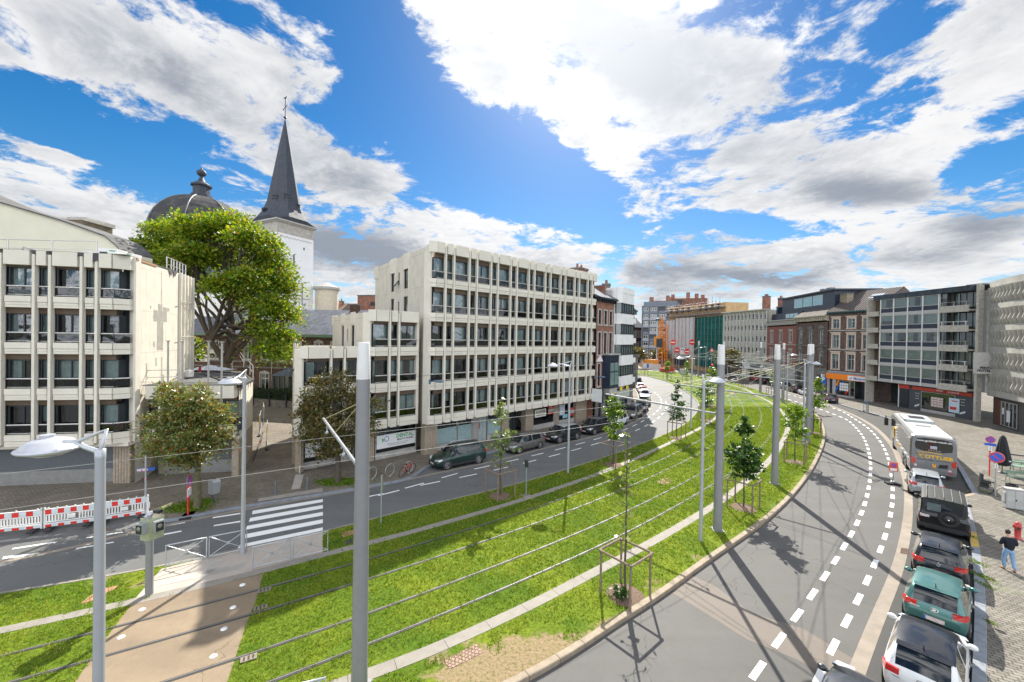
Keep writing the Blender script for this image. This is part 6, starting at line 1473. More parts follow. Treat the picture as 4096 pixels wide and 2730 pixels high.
hs = thing('projecting_sign','tall grey hotel sign panel projecting between the hotel and the balconies','sign',(61.2,51.6,7.8),RAD(-25));mb = MB();mb.box(-.95,.95,-.12,.12,-1.4,1.4);bd = mb.build('board',P('grey sign board',(.48,.47,.45),.5),hs)
text_mb('PENTA',.4,M_BLK,parent=bd,loc=(.2,-.13,-.62),bold=.02);text_mb('HOTEL',.4,M_BLK,parent=bd,loc=(-.02,-.13,-.98),bold=.02)
mb = MB();
kp = [V((57.0,42.5,0)),V((59.2,45.2,0)),V((61,47.5,0))];sweep(mb,smooth_line(kp,.5),[(-.1,0),(.1,0),(.1,.14),(-.1,.14)]);tag(mb.build('kerb',P('yellow kerb paint',(.55,.36,.05),.7)),kind='structure')
# ------------------------------------------------------------------ vehicles
M_TYRE = P('tyre rubber',(.02,.02,.02),.85);M_RIM = P('alloy rim',(.45,.45,.46),.3,.8);M_RIMD = P('dark rim',(.05,.05,.055),.35,.6)
M_CGL = P('car glass',(.010,.014,.018),.04,spec=.6,var=.02);M_PLAS = P('black plastic',(.02,.02,.022),.6)
M_TAIL = P('red tail lamp',(.45,.012,.008),.15,spec=1,var=.1);M_HEAD = P('clear headlamp',(.55,.58,.60),.1,.3,spec=1);M_CHR = P('chrome',(.7,.7,.7),.15,1.0)
M_PLATE = P('blurred number plate',(.60,.52,.52),.5,col2=(.48,.25,.25),c2=(.52,.62),scale=9)
def paint(name,c,metal=.3): return P(name,c,.32,metal,var=.03,coat=.65)
def lerpc(pts,x):
    if x <= pts[0][0]: return pts[0][1]
    for (a,b), (c,d) in zip(pts,pts[1:]):
        if x <= c:
            t = (x-a)/(c-a) if c > a else 0;t = t*t*(3-2*t) if False else t;return b+(d-b)*t
    return pts[-1][1]
def make_car(name,label,mat,L=4.1,W=1.76,H=1.47,kind='hatch',roof=None,clad=False,rails=False,group=None,cat='car',rim=None,heads=True,plate=True,roofglass=False,lamp_z=.60,wheel_r=.32,lampcol=None):
    t = thing(name,label,cat,(0,0,0),0,group)
    K = dict(hatch=(.035,.13,.62,.78,.60),suv=(.03,.10,.62,.76,.60),mini=(.03,.10,.64,.78,.60),sedan=(.10,.26,.58,.74,.60),van=(.012,.05,.74,.90,.56),estate=(.02,.09,.60,.76,.60),boxy=(.008,.03,.63,.70,.56))[kind]
    rg0, rg1, ws0, ws1, bz = K
    low = [(0,.30),(.015,.22),(.05,.17),(.5,.15),(.94,.16),(.985,.21),(1,.30)]
    tail = .60 if kind != 'sedan' else .64
    belt = [(0,.46),(.010,bz-.03),(rg0,bz+.04),(.25,bz+.035),(.6,bz+.01),(ws1,bz-.02),(.9,bz-.085),(.965,bz-.14),(.988,bz-.20),(1,.36)]
    if kind == 'boxy': belt = [(0,.50),(.004,.56),(rg0,.57),(.6,.56),(.70,.56),(.93,.54),(.985,.52),(1,.40)]
    roofc = [(rg0,bz+.04),((rg0+rg1)/2,bz+.04+(.97-bz-.04)*.62),(rg1,.965),(rg1+.06,.985),(.36,1.0),(ws0-.1,.99),(ws0,.945),(ws0+(ws1-ws0)*.5,.80),(ws1,bz-.02)]
    if kind == 'boxy': roofc = [(rg0,.57),(rg1,.985),(.3,1.0),(ws0,.985),(ws1,.57)]
    wf = [(0,.76),(.008,.86),(.03,.93),(.10,.985),(.3,1.0),(.8,.99),(.92,.955),(.975,.88),(.992,.78),(1,.66)]
    if kind in ('boxy',): wf = [(0,.92),(.01,.97),(.1,1.0),(.9,.99),(.98,.95),(1,.85)]
    st = sorted({0,.004,.012,.03,.06,.10,.15,.2,.27,.34,.40,.415,.43,.5,.56,.62,.68,.74,.80,.86,.91,.95,.975,.99,1.0,rg0,rg0+.001,rg1,ws0,ws1,(rg0+rg1)/2,(ws0+ws1)/2})
    def sec(f):
        zl, zb = lerpc(low,f)*H, lerpc(belt,f)*H;w = W/2*lerpc(wf,f);cab = rg0 <= f <= ws1
        zt = max(zb,lerpc(roofc,f)*H) if cab else zb;k = min(1,max(0,(zt-zb)/(H*(1-bz-.03))))
        wr = W/2*(.72 if kind not in ('boxy','van') else .86)
        y6 = w*.80*(1-k)+wr*k;
        return [(w*.7,zl),(w*.93,zl),(w*.985,zl+.30*(zb-zl)),(w*1.0,zl+.62*(zb-zl)),(w*.975,zl+.86*(zb-zl)),(w*.925,zb),(y6*.6+w*.925*.4 if k > .3 else w*.87,zb+(zt-zb)*.5+.004*(1-k)),(y6,zt-.035*H*k*.8+.012*(1-k)),(y6*.86,zt-.004*H*k+.02*(1-k)),(y6*.5,zt+.012*k*H+.032*(1-k)),(0,zt+.018*H*k+.04*(1-k))]
    rows = []
    for f in st:
        s_ = sec(f);x = (f-.5)*L
        rows.append([(x,y,z) for y,z in s_]+[(x,-y,z) for y,z in s_[-2::-1]])
    n = len(rows[0]);B = MB();G = {'windscreen': [],'rear_window': [],'side_window': [],'roof': []};bf = []
    vs = [p for r in rows for p in r]
    for i in range(len(st)-1):
        fm_ = (st[i]+st[i+1])/2;kc = lerpc(roofc,fm_) if rg0 < fm_ < ws1 else 0
        for j in range(n-1):
            f4 = (i*n+j,(i+1)*n+j,(i+1)*n+j+1,i*n+j+1);jj = min(j,n-2-j)     # band index from the sill
            side = jj in (5,6);topb = jj >= 8
            if rg0+.004 < fm_ < rg1 and topb: G['rear_window'].append(f4)
            elif ws0 < fm_ < ws1-.01 and topb: G['windscreen'].append(f4)
            elif side and (rg1+.035 < fm_ < ws0+.05) and not (.40 <= fm_ <= .43): G['side_window'].append((f4,j < n/2))
            elif (roof is not None or roofglass) and rg1 <= fm_ <= ws0 and jj >= 7: G['roof'].append(f4)
            else: bf.append(f4)
    B.add(vs,bf,True);B.add([rows[0][k] for k in range(n)],[tuple(range(n))],False);B.add([rows[-1][k] for k in range(n)],[tuple(range(n))[::-1]],False)
    body = B.build('body',mat,t)
    def sub(name_,faces,m):
        used = sorted({i for f in faces for i in f});mp_ = {u: k for k,u in enumerate(used)}
        b_ = MB();b_.add([vs[u] for u in used],[tuple(mp_[i] for i in f) for f in faces],True);return b_.build(name_,m,t)
    sub('windscreen',G['windscreen'],M_CGL);sub('rear_window',G['rear_window'],M_CGL)
    sub('side_window',[f for f,l in G['side_window'] if l],M_CGL);sub('side_window',[f for f,l in G['side_window'] if not l],M_CGL)
    if G['roof']: sub('roof',G['roof'],M_CGL if roofglass else roof)
    # wheels
    wb = .315 if kind != 'van' else .31
    for fx_ in (.5-wb,.5+wb*.98):
        for sy in (-1,1):
            x = (fx_-.5)*L;yo = W/2*lerpc(wf,fx_)
            mb = MB();X = Matrix.Translation((x,sy*(yo+.004),wheel_r*1.02)) @ Matrix.Rotation(-sy*pi/2,4,'X');mb.X = X;mb.lathe([(0,-.12),(wheel_r*1.17,-.12),(wheel_r*1.17,0),(wheel_r*.9,.001)],20);mb.build('wheel_arch',M_PLAS,t)
            mb = MB();mb.X = Matrix.Translation((x,sy*(yo-.09),wheel_r)) @ Matrix.Rotation(-sy*pi/2,4,'X')
            mb.lathe([(0,-.1),(wheel_r*.95,-.1),(wheel_r,-.05),(wheel_r,.075),(wheel_r*.93,.105),(wheel_r*.70,.108),(wheel_r*.68,.06),(0,.06)],20);wh_ = mb.build('wheel',M_TYRE,t)
            mb = MB();mb.X = Matrix.Translation((x,sy*(yo-.09),wheel_r)) @ Matrix.Rotation(-sy*pi/2,4,'X')
            mb.lathe([(wheel_r*.69,.09),(wheel_r*.66,.115),(wheel_r*.58,.10)],20);mb.ellip((0,0,.095),(.06,.06,.03),8,4)
            for q in range(5):
                a = q*2*pi/5;c, s_ = cos(a), sin(a)
                for o in (-.035,.035): mb.add([(-s_*(o-.02),c*(o-.02),.10),(-s_*(o+.02),c*(o+.02),.10),(wheel_r*.64*c-s_*(o*1.8+.02),wheel_r*.64*s_+c*(o*1.8+.02),.108),(wheel_r*.64*c-s_*(o*1.8-.02),wheel_r*.64*s_+c*(o*1.8-.02),.108)],[(0,1,2,3)],False)
            mb.build('rim',rim or M_RIM,wh_)
    for sy in (-1,1):
        f = .016;yo = W/2*lerpc(wf,f)
        mb = MB();z0 = H*lamp_z
        def xr(fz): return (fz-.5)*L
        mb.add([(xr(.003),sy*(yo*.60),z0-.09),(xr(.002),sy*(yo*.60),z0+.07),(xr(.012),sy*(yo*.97),z0+.10),(xr(.006),sy*(yo*.985),z0-.08),(xr(.075),sy*(W/2*.985),z0+.09),(xr(.065),sy*(W/2*.985),z0-.03),
                (xr(.06),sy*(yo*.55),z0-.09),(xr(.06),sy*(yo*.55),z0+.07)],[(0,1,2,3),(3,2,4,5),(1,7,4,2),(0,3,5,6),(0,6,7,1)],False)
        mb.build('tail_light',lampcol or M_TAIL,t)
        mb = MB();zh = H*(bz-.16)
        mb.add([(xr(.998),sy*(W/2*.46),zh-.06),(xr(.995),sy*(W/2*.46),zh+.05),(xr(.965),sy*(W/2*.88),zh+.10),(xr(.968),sy*(W/2*.90),zh-.03),(xr(.90),sy*(W/2*.965),zh+.13),(xr(.91),sy*(W/2*.97),zh+.05),
                (xr(.93),sy*(W/2*.40),zh-.06),(xr(.93),sy*(W/2*.40),zh+.05)],[(0,1,2,3),(3,2,4,5),(1,7,4,2),(0,3,5,6),(0,6,7,1)],False)
        mb.build('headlight',M_HEAD,t)
        mb = MB();xm = (ws1-.055-.5)*L;mb.ellip((xm,sy*(W/2*1.06),H*(bz+.06)),(.10,.13,.085),10,7);mb.box(xm-.02,xm+.04,min(sy*W/2*.9,sy*W/2*1.02),max(sy*W/2*.9,sy*W/2*1.02),H*(bz+.02),H*(bz+.05));mb.build('mirror',mat if not clad else M_PLAS,t)
        mb = MB()
        for fx_ in (.33,.52):
            xx = (fx_-.5)*L;mb.box(xx-.09,xx+.09,min(sy*W/2*.985,sy*W/2*1.01),max(sy*W/2*.985,sy*W/2*1.01),H*(bz-.09),H*(bz-.07))
        mb.build('door_handle',M_CHR if not clad else M_PLAS,t)
        mb = MB()
        for fx_ in (.27,.415,.60):
            xx = (fx_-.5)*L;wv = W/2*lerpc(wf,fx_);zl, zb = lerpc(low,fx_)*H, lerpc(belt,fx_)*H
            mb.add([(xx-.006,sy*(wv*.988),zl+.30*(zb-zl)),(xx+.006,sy*(wv*.988),zl+.30*(zb-zl)),(xx+.006,sy*(wv*1.004),zl+.62*(zb-zl)),(xx-.006,sy*(wv*1.004),zl+.62*(zb-zl)),(xx+.006,sy*(wv*.979),zl+.86*(zb-zl)),(xx-.006,sy*(wv*.979),zl+.86*(zb-zl))],[(0,1,2,3),(3,2,4,5)],False)
        mb.build('door_seam',M_PLAS,t)
        if rails: mb = MB();y_ = sy*W/2*.70;mb.tube([((rg1+.03-.5)*L,y_,H*.985),((rg1+.06-.5)*L,y_,H*1.02),((ws0-.06-.5)*L,y_,H*1.02),((ws0-.02-.5)*L,y_,H*.97)],.018,6);mb.build('roof_rail',M_CHR,t)
        if clad: mb = MB();mb.box(-L*.30,L*.30,min(sy*W/2*.93,sy*W/2*1.005),max(sy*W/2*.93,sy*W/2*1.005),H*.15,H*.27);mb.build('sill_cladding',M_PLAS,t)
    mb = MB();mb.box(-L/2-.012,-L/2+.05,-W*.36,W*.36,H*.17,H*.27);mb.build('rear_bumper_trim',M_PLAS,t)
    mb = MB();mb.box(L/2-.06,L/2+.012,-W*.30,W*.30,H*.19,H*.30);mb.build('grille',M_PLAS,t)
    zp = H*(.335 if kind not in ('boxy',) else .42)
    if plate:
        mb = MB();mb.box(-L/2-.03,-L/2+.01,-.26,.26,zp,zp+.12);mb.cur = 1;mb.box(-L/2-.033,-L/2-.029,.20,.26,zp,zp+.12);mb.build('number_plate',[M_PLATE,M_BLUEI],t)
        mb = MB();mb.box(L/2-.01,L/2+.03,-.26,.26,H*.24,H*.24+.11);mb.build('number_plate',[M_PLATE],t)
    mb = MB();xa = (rg1+.015-.5)*L;mb.tube([(xa+.05,0,H*.99),(xa-.08,0,H*.99+.20)],[.02,.006],6);mb.build('antenna',M_PLAS,t)
    if kind in ('hatch','suv','mini','estate'):
        mb = MB();mb.add([((rg1-.5)*L-.10,-W*.33,H*.965),((rg1-.5)*L-.10,W*.33,H*.965),((rg1-.5)*L+.1,W*.33,H*.992),((rg1-.5)*L+.1,-W*.33,H*.992)],[(0,1,2,3)],False);mb.build('roof_spoiler',roof or mat,t)
    return t
def put(t,p,hd,z=ZR): t.location = (p[0],p[1],z);t.rotation_euler = (0,0,math.atan2(hd[1],hd[0]));return t
def near_i(L,p): return min(range(len(L)),key=lambda i: (L[i].x-p[0])**2+(L[i].y-p[1])**2)
def park_left(t,px,py,off=1.05):
    p = g(px,py,ZR);i = near_i(GL_,p);n_ = normals(GL_)[i];d = (GL_[min(i+1,len(GL_)-1)]-GL_[max(i-1,0)]).normalized()
    q = GL_[i]+d*(p-GL_[i]).dot(d)+n_*off;return put(t,q,-d)
def park_right(t,px,py,off=-1.15):
    p = g(px,py,ZR);i = near_i(GUT,p);n_ = normals(GUT)[i];d = (GUT[min(i+1,len(GUT)-1)]-GUT[max(i-1,0)]).normalized()
    q = GUT[i]+d*(p-GUT[i]).dot(d)+n_*off;return put(t,q,d)
GP1 = 'cars parked along the left kerb';GP2 = 'cars parked along the right kerb'
c = make_car('parked_car','dark green estate-like crossover parked nearest the camera in the left row',paint('dark green paint',(.008,.035,.028)),4.5,1.84,1.66,'suv',rails=True,clad=True,group=GP1,wheel_r=.35);park_left(c,1855,1869)
c = make_car('parked_car','grey brown five-door hatchback parked second in the left row',paint('grey brown paint',(.13,.125,.115)),4.26,1.79,1.47,'hatch',group=GP1);park_left(c,2122,1806)
c = make_car('parked_car','black small crossover with a silver roof in the left row',paint('black paint',(.008,.009,.012)),4.12,1.78,1.56,'suv',roof=paint('silver roof paint',(.36,.37,.38)),clad=True,group=GP1,wheel_r=.34);park_left(c,2277,1768)
c = make_car('parked_car','all black crossover parked behind the staked tree in the left row',paint('black paint',(.008,.009,.012)),4.16,1.76,1.56,'suv',rails=True,group=GP1);park_left(c,2408,1735)
c = make_car('parked_car','white small hatchback parked in the left row',paint('white paint',(.62,.63,.65),0),4.05,1.75,1.45,'hatch',group=GP1);park_left(c,2487,1705)
c = make_car('parked_car','grey bronze large crossover parked behind the white hatchback',paint('bronze paint',(.13,.115,.10)),4.6,1.85,1.68,'suv',rails=True,clad=True,group=GP1,wheel_r=.36);park_left(c,2552,1673)
c = make_car('parked_car','navy small hatchback parked behind the bronze crossover',paint('navy paint',(.015,.03,.06)),3.99,1.75,1.48,'hatch',group=GP1);park_left(c,2590,1645)
c = make_car('parked_car','steel blue mini hatchback with a pale roof further along the left kerb',paint('steel blue paint',(.03,.07,.11)),3.85,1.73,1.42,'mini',roof=paint('pale roof paint',(.45,.5,.52),0),group=GP1);park_left(c,2608,1622)
c = make_car('parked_car','white crossover parked beyond the steel blue car',paint('white paint',(.62,.63,.65),0),4.3,1.8,1.62,'suv',clad=True,group=GP1);park_left(c,2607,1597)
c = make_car('parked_car','red hatchback tucked between two white cars on the left',paint('red paint',(.42,.03,.015),.1),4.0,1.75,1.46,'hatch',group=GP1);park_left(c,2598,1577)
c = make_car('parked_car','white hatchback parked beyond the red car',paint('white paint',(.62,.63,.65),0),4.1,1.77,1.46,'hatch',group=GP1);park_left(c,2585,1563)
c = make_car('parked_van','black passenger van parked near the far end of the left row',paint('black van paint',(.02,.02,.02)),4.9,1.92,1.95,'van',group=GP1,cat='van');park_left(c,2566,1545)
c = make_car('parked_car','silver car at the far end of the left row',paint('silver paint',(.33,.35,.37)),4.2,1.77,1.46,'hatch',group=GP1);park_left(c,2533,1527)
# right row
def roof_place(t,f,r,H_,L_,k=.14,dz=0):
    a, b = g(f[0],f[1],H_+ZR), g(r[0],r[1],H_+ZR);d = (a-b).normalized();m = (a+b)/2+d*L_*k;return put(t,(m.x,m.y),d), d
SILV = paint('silver paint',(.33,.35,.37))
# headings follow the kerb; positions come from where the roofs are seen
def right_car(t,rx,ry,H_,L_,k=.14,side=0.0):
    m = g(rx,ry,H_+ZR);i = near_i(GUT,m);d = (GUT[min(i+2,len(GUT)-1)]-GUT[max(i-2,0)]).normalized();q = m+d*L_*k+normals(GUT)[i]*side;return put(t,(q.x,q.y),d)
c = make_car('parked_car','silver small hatchback parked between the coach and the black off-roader',SILV,3.99,1.74,1.48,'hatch',group=GP2,rim=M_RIM);right_car(c,3703,1890,1.45,3.99)
dfd = make_car('parked_offroader','boxy black off-roader with a spare wheel on its rear door',paint('black paint',(.008,.009,.012)),4.5,1.95,1.95,'boxy',group=GP2,cat='off-road car',clad=True,rim=M_RIMD,wheel_r=.39,plate=False,lamp_z=.36,roof=P('off-roader roof grey',(.045,.046,.042),.45));right_car(dfd,3773,1976,1.95,4.5,.17)
mb = MB();mb.X = Matrix.Translation((-2.27,-.18,1.02)) @ Matrix.Rotation(-pi/2,4,'Y');mb.lathe([(.0,-.02),(.20,.0),(.24,.10),(.38,.12),(.41,.06),(.41,-.08),(.36,-.12),(0,-.12)],24);sw = mb.build('spare_wheel',M_TYRE,dfd)
mb = MB();mb.X = Matrix.Translation((-2.41,-.18,1.02)) @ Matrix.Rotation(-pi/2,4,'Y');mb.lathe([(0,.02),(.06,.0),(.21,-.05),(.23,-.08)],12);mb.build('rim',M_RIMD,sw);mb = MB();mb.ellip((-2.44,-.18,1.02),(.03,.05,.05),8,6);mb.build('hub_cap',M_CHR,sw)
mb = MB();mb.box(-2.29,-2.25,.1,.62,1.32,1.72);mb.build('rear_door_window',P('rear pane reflecting',(.10,.13,.13),.08,spec=1),dfd)
mb = MB();mb.box(-2.30,-2.25,.52,.88,.92,1.05);mb.build('number_plate',M_PLATE,dfd)
for k in range(5): mb = MB();y_ = -.64+k*.32;mb.box(-2.1,.45,y_-.012,y_+.012,1.965,1.995);mb.build('roof_rib',P('light roof rib',(.20,.20,.18),.5),dfd)
mb = MB();mb.box(-2.32,-2.24,-.95,.95,.42,.60);mb.build('rear_bumper',M_PLAS,dfd)
c = make_car('parked_car','black small hatchback with red tail lamps parked behind the off-roader',paint('black blue paint',(.007,.009,.016)),4.0,1.70,1.45,'hatch',group=GP2,roofglass=False);right_car(c,3761,2162,1.45,4.0)
def badge_ring(t,x,z,r,mat=M_CHR,glyph=None,oval=1.0):
    mb = MB();mb.X = Matrix.Translation((x,0,z)) @ Matrix.Rotation(-pi/2,4,'Y') @ Matrix.Diagonal((1,oval,1,1));mb.lathe([(r*.80,0),(r*.80,.012),(r,.012),(r,0)],20);b = mb.build('emblem',mat,t)
    return b
b = badge_ring(c,-2.005,.86,.065);text_mb('VW',.075,M_CHR,'emblem_letters',b,(-2.02,0,.86),(pi/2,0,-pi/2),.002,bold=.002);text_mb('POLO',.07,M_CHR,'badge',c,(-2.012,.50,.76),(pi/2,0,-pi/2),.002)
c = make_car('parked_car','teal green small hatchback parked behind the black one',paint('teal paint',(.055,.16,.15),.4),3.67,1.68,1.48,'hatch',group=GP2);right_car(c,3750,2320,1.46,3.67)
b = badge_ring(c,-1.84,.88,.075,oval=1.5);text_mb('H',.1,M_CHR,'emblem_letters',b,(-1.855,0,.88),(pi/2,0,-pi/2),.002,bold=.003);text_mb('HYUNDAI',.06,M_CHR,'badge',c,(-1.848,.48,.84),(pi/2,0,-pi/2),.002);text_mb('i10',.09,M_CHR,'badge',c,(-1.848,-.48,.78),(pi/2,0,-pi/2),.002)
c = make_car('parked_car','white small hatchback with a black glossy roof nearest the camera on the right',paint('pearl white paint',(.66,.67,.66),0),3.94,1.70,1.50,'hatch',roof=paint('gloss black roof',(.006,.008,.014)),group=GP2,lamp_z=.57);right_car(c,3706,2549,1.47,3.94)
b = badge_ring(c,-1.975,.84,.07,oval=1.4);mb = MB();mb.X = Matrix.Translation((-1.985,0,.86)) @ Matrix.Rotation(-pi/2,4,'Y') @ Matrix.Diagonal((.5,1,1,1));mb.lathe([(.035,0),(.035,.008),(.05,.008),(.05,0)],14);mb.build('emblem_loop',M_CHR,b);text_mb('HYBRID',.06,M_CHR,'badge',c,(-1.985,.52,.72),(pi/2,0,-pi/2),.002)
c = make_car('moving_car','dark grey car driving away at the very bottom of the photo',paint('graphite paint',(.035,.04,.05)),4.3,1.8,1.47,'hatch',cat='car');p = g(3470,2690,.8);i = near_i(GUT,p);d = (GUT[i+2]-GUT[max(0,i-2)]).normalized();put(c,p-d*1.95+V((.15,0,0)),d)
# far right row
GP3 = 'cars parked on the far right bend'
for (lab,m_,px,py,L_,H_,kd) in [('red sedan parked furthest along the far right bend',paint('red paint',(.42,.03,.015),.1),2922,1520,4.4,1.45,'sedan'),('black crossover parked behind the red car on the far bend',paint('black paint',(.008,.009,.012)),2972,1531,4.3,1.6,'suv'),
        ('dark blue car parked in the middle of the far right bend',paint('dark blue paint',(.012,.03,.06)),3037,1543,4.4,1.47,'hatch'),('silver sedan parked between dark cars on the far bend',SILV,3097,1554,4.5,1.45,'sedan'),
        ('black crossover with people beside it on the far bend',paint('black paint',(.008,.009,.012)),3160,1568,4.4,1.65,'suv'),('white car half hidden by the leaning sapling on the far bend',paint('white paint',(.62,.63,.65),0),3215,1583,4.1,1.46,'hatch')]:
    c = make_car('parked_car',lab,m_,L_,1.78,H_,kd,group=GP3);park_right(c,px,py,-1.25)
c = make_car('parked_car','dark grey hatchback parked in front of the orange shop',paint('dark grey paint',(.05,.05,.06)),4.3,1.8,1.47,'hatch',group=GP3);park_right(c,3293,1606,-1.3)
# ---- coach
bus = thing('coach','silver and white touring coach parked beside the plaza with gold lettering on its back','coach',(0,0,0))
BL, BW, BH = 12.6, 2.55, 3.25
rA, rB = g(3628,1893,-.1), g(3829,1932,-.1)
fwd = (g(3575,1768,ZR)-g(3628,1893,ZR)).normalized();
rc = (rA+rB)/2;perp = V((rB.x-rA.x,rB.y-rA.y,0)).normalized();fw2 = V((-perp.y,perp.x,0));fd = V((.62,.785,0)).normalized();rc = V((32.45,30.45,0))
bc_ = rc+fd*(BL/2);put(bus,bc_,fd)
M_BSIL = paint('coach silver',(.20,.21,.22),.4);M_BWH = P('coach white roof',(.48,.47,.43),.45,var=.05);M_GOLD = P('gold lettering',(.75,.42,.02),.4)
st = [-BL/2,-BL/2+.08,-BL/2+.25,-3,0,3,BL/2-.7,BL/2-.25,BL/2];wv = [.93,.98,1,1,1,1,1,.95,.84];tv = [.955,.985,1,1,1,1,.99,.96,.85]
def bsec(i):
    w, h = BW/2*wv[i], BH*tv[i];return [(w*.96,.32),(w,.5),(w,1.45),(w*.99,h-.42),(w*.93,h-.12),(w*.8,h-.03),(w*.45,h),(0,h+.01)]
rows = []
for i, x in enumerate(st): s_ = bsec(i);rows.append([(x,y,z) for y,z in s_]+[(x,-y,z) for y,z in s_[-2::-1]])
n = len(rows[0]);vs = [p for r in rows for p in r];roofF, glassF, bodyF, frontF = [], [], [], []
for i in range(len(st)-1):
    for j in range(n-1):
        jj = min(j,n-2-j);f = (i*n+j,(i+1)*n+j,(i+1)*n+j+1,i*n+j+1)
        (roofF if jj >= 5 and i < 6 else glassF if jj == 2 and 1 <= i < 7 else frontF if i >= 6 and jj >= 2 else bodyF).append(f)
mb = MB();mb.add(vs,bodyF,False);mb.add(rows[0],[tuple(range(n))],False);mb.build('body',M_BSIL,bus)
mb = MB();mb.add(vs,glassF+frontF,False);mb.add(rows[-1],[tuple(range(n))[::-1]],False);mb.build('window',P('coach side glass',(.02,.024,.026),.06,spec=1),bus)
mb = MB();mb.add(vs,roofF,False);mb.build('roof',M_BWH,bus)
mb = MB();mb.prism([(.2,-.95),(3.6,-.95),(4.0,-.7),(4.0,.7),(3.6,.95),(.2,.95),(0,.8),(0,-.8)],BH+.005,BH+.2);rp = mb.build('roof_pod',P('roof pod',(.34,.37,.38),.5),bus)
mb = MB()
for k in range(5): mb.box(1.2+k*.3,1.35+k*.3,-.55,.45,BH+.2,BH+.24)
mb.build('roof_grille',M_PLAS,rp);mb = MB();mb.box(-2.1,-1.5,-.45,.45,BH+.01,BH+.07);mb.build('roof_hatch',P('hatch grey',(.25,.27,.27),.5),bus)
mb = MB();
def rear_poly(mb,pts,x=-BL/2-.012): mb.add([(x,y,z) for y,z in pts],[tuple(range(len(pts)))],False)
rear_poly(mb,[(.98,2.12),(1.02,2.5),(.92,2.92),(.5,3.0),(-.5,3.0),(-.92,2.92),(-1.02,2.5),(-.98,2.12),(-.5,2.0),(.5,2.0)]);mb.build('rear_window',P('coach rear glass',(.012,.014,.016),.06,spec=1),bus)
rr_ = (pi/2,0,-pi/2)
text_mb('www.gottlieb-reisen.de',.2,M_SIGNW,'lettering',bus,(-BL/2-.03,0,2.80),rr_,.003,bold=.003)
text_mb('S E T R A',.13,M_CHR,'lettering',bus,(-BL/2-.03,-.05,2.10),rr_,.003,bold=.004,sx=1.3)
text_mb('OTTLIEB',.34,M_GOLD,'lettering',bus,(-BL/2-.02,-.28,1.60),rr_,.003,bold=.012,sx=1.15)
mb = MB();mb.tube([(-BL/2-.02,y,z) for y,z in [(-.45,1.88),(.3,1.95),(.85,1.86),(.95,1.72),(.6,1.66),(.55,1.5),(.8,1.46),(.75,1.6),(.5,1.78)]],.026,5);mb.build('swash_letter',M_GOLD,bus)
text_mb('48366 BAD ESSEN - 0 54 72 / 94 40',.12,M_PLAS,'lettering',bus,(-BL/2-.02,0,1.34),rr_,.002)
mb = MB();
rear_poly(mb,[(1.2,.95),(1.22,1.5),(1.12,1.45),(.92,1.3),(1.0,1.0)],-BL/2-.014);mb.build('tail_light',M_TAIL,bus)
mb = MB();rear_poly(mb,[(-1.2,.95),(-1.22,1.5),(-1.12,1.45),(-.92,1.3),(-1.0,1.0)],-BL/2-.014);mb.build('tail_light',M_TAIL,bus)
mb = MB();rear_poly(mb,[(-.25,.82),(-.35,1.1),(-.8,1.15),(-.75,.85)],-BL/2-.013);
for k in range(5): rear_poly(mb,[(-.32,.86+k*.055),(-.32,.88+k*.055),(-.75,.89+k*.055),(-.75,.87+k*.055)],-BL/2-.018)
mb.build('engine_vent',M_PLAS,bus)
mb = MB();mb.box(-BL/2-.07,-BL/2+.02,-1.15,1.15,.36,.66);mb.build('rear_bumper',M_BSIL,bus);mb = MB();mb.box(-BL/2-.085,-BL/2-.07,.78,1.05,.5,.57);mb.box(-BL/2-.085,-BL/2-.07,-1.05,-.78,.5,.57);mb.build('reflector',M_TAIL,bus)
for (y,z,tx) in ((.95,.84,'100'),(-.88,.70,'80')):
    mb = MB();mb.X = Matrix.Translation((-BL/2-.02,y,z)) @ Matrix.Rotation(-pi/2,4,'Y');mb.lathe([(0,0),(.085,0)],16);mb.cur = 1;mb.lathe([(.085,.002),(.11,.002)],16);d_ = mb.build('speed_disc',[M_SIGNW,M_RED],bus);text_mb(tx,.08,M_BLK,'lettering',d_,(-BL/2-.026,y,z),rr_,.001)
mb = MB();rear_poly(mb,[(.05,.82),(-.14,.82),(-.14,1.08),(.05,1.08)],-BL/2-.016);mb.build('sticker',P('yellow red sticker',(.75,.42,.03),.5,col2=(.5,.05,.03),c2=(.5,.55),scale=9),bus)
mb = MB();rear_poly(mb,[(.18,2.22),(-.18,2.22),(-.18,2.45),(.18,2.45)],-BL/2-.02);mb.build('sticker',P('pale pass sticker',(.35,.40,.45),.5),bus)
for sy in (-1,1):
    for x in (-4.2,-2.9,3.6):
        mb = MB();X = Matrix.Translation((x,sy*(BW/2+.006),.52)) @ Matrix.Rotation(-sy*pi/2,4,'X');mb.X = X;mb.lathe([(0,-.1),(.62,-.1),(.62,0),(.4,.001)],20);mb.build('wheel_arch',M_PLAS,bus)
        mb = MB();mb.X = Matrix.Translation((x,sy*(BW/2-.12),.5)) @ Matrix.Rotation(-sy*pi/2,4,'X');mb.lathe([(0,-.1),(.5,-.1),(.5,.12),(.46,.14),(.30,.14),(.28,.05),(0,.10)],22);w_ = mb.build('wheel',M_TYRE,bus)
        mb = MB();mb.X = Matrix.Translation((x,sy*(BW/2-.12),.5)) @ Matrix.Rotation(-sy*pi/2,4,'X');mb.lathe([(.29,.10),(.27,.14),(.12,.10),(.10,.18),(0,.18)],16);mb.build('rim',M_RIM,w_)
mb = MB();mb.tube([(BL/2-.3,BW/2*.9,2.6),(BL/2+.25,BW/2+.3,2.75),(BL/2+.3,BW/2+.3,2.2)],.05,6);mb.box(BL/2+.12,BL/2+.42,BW/2+.12,BW/2+.42,1.75,2.5);mb.build('mirror',M_PLAS,bus)
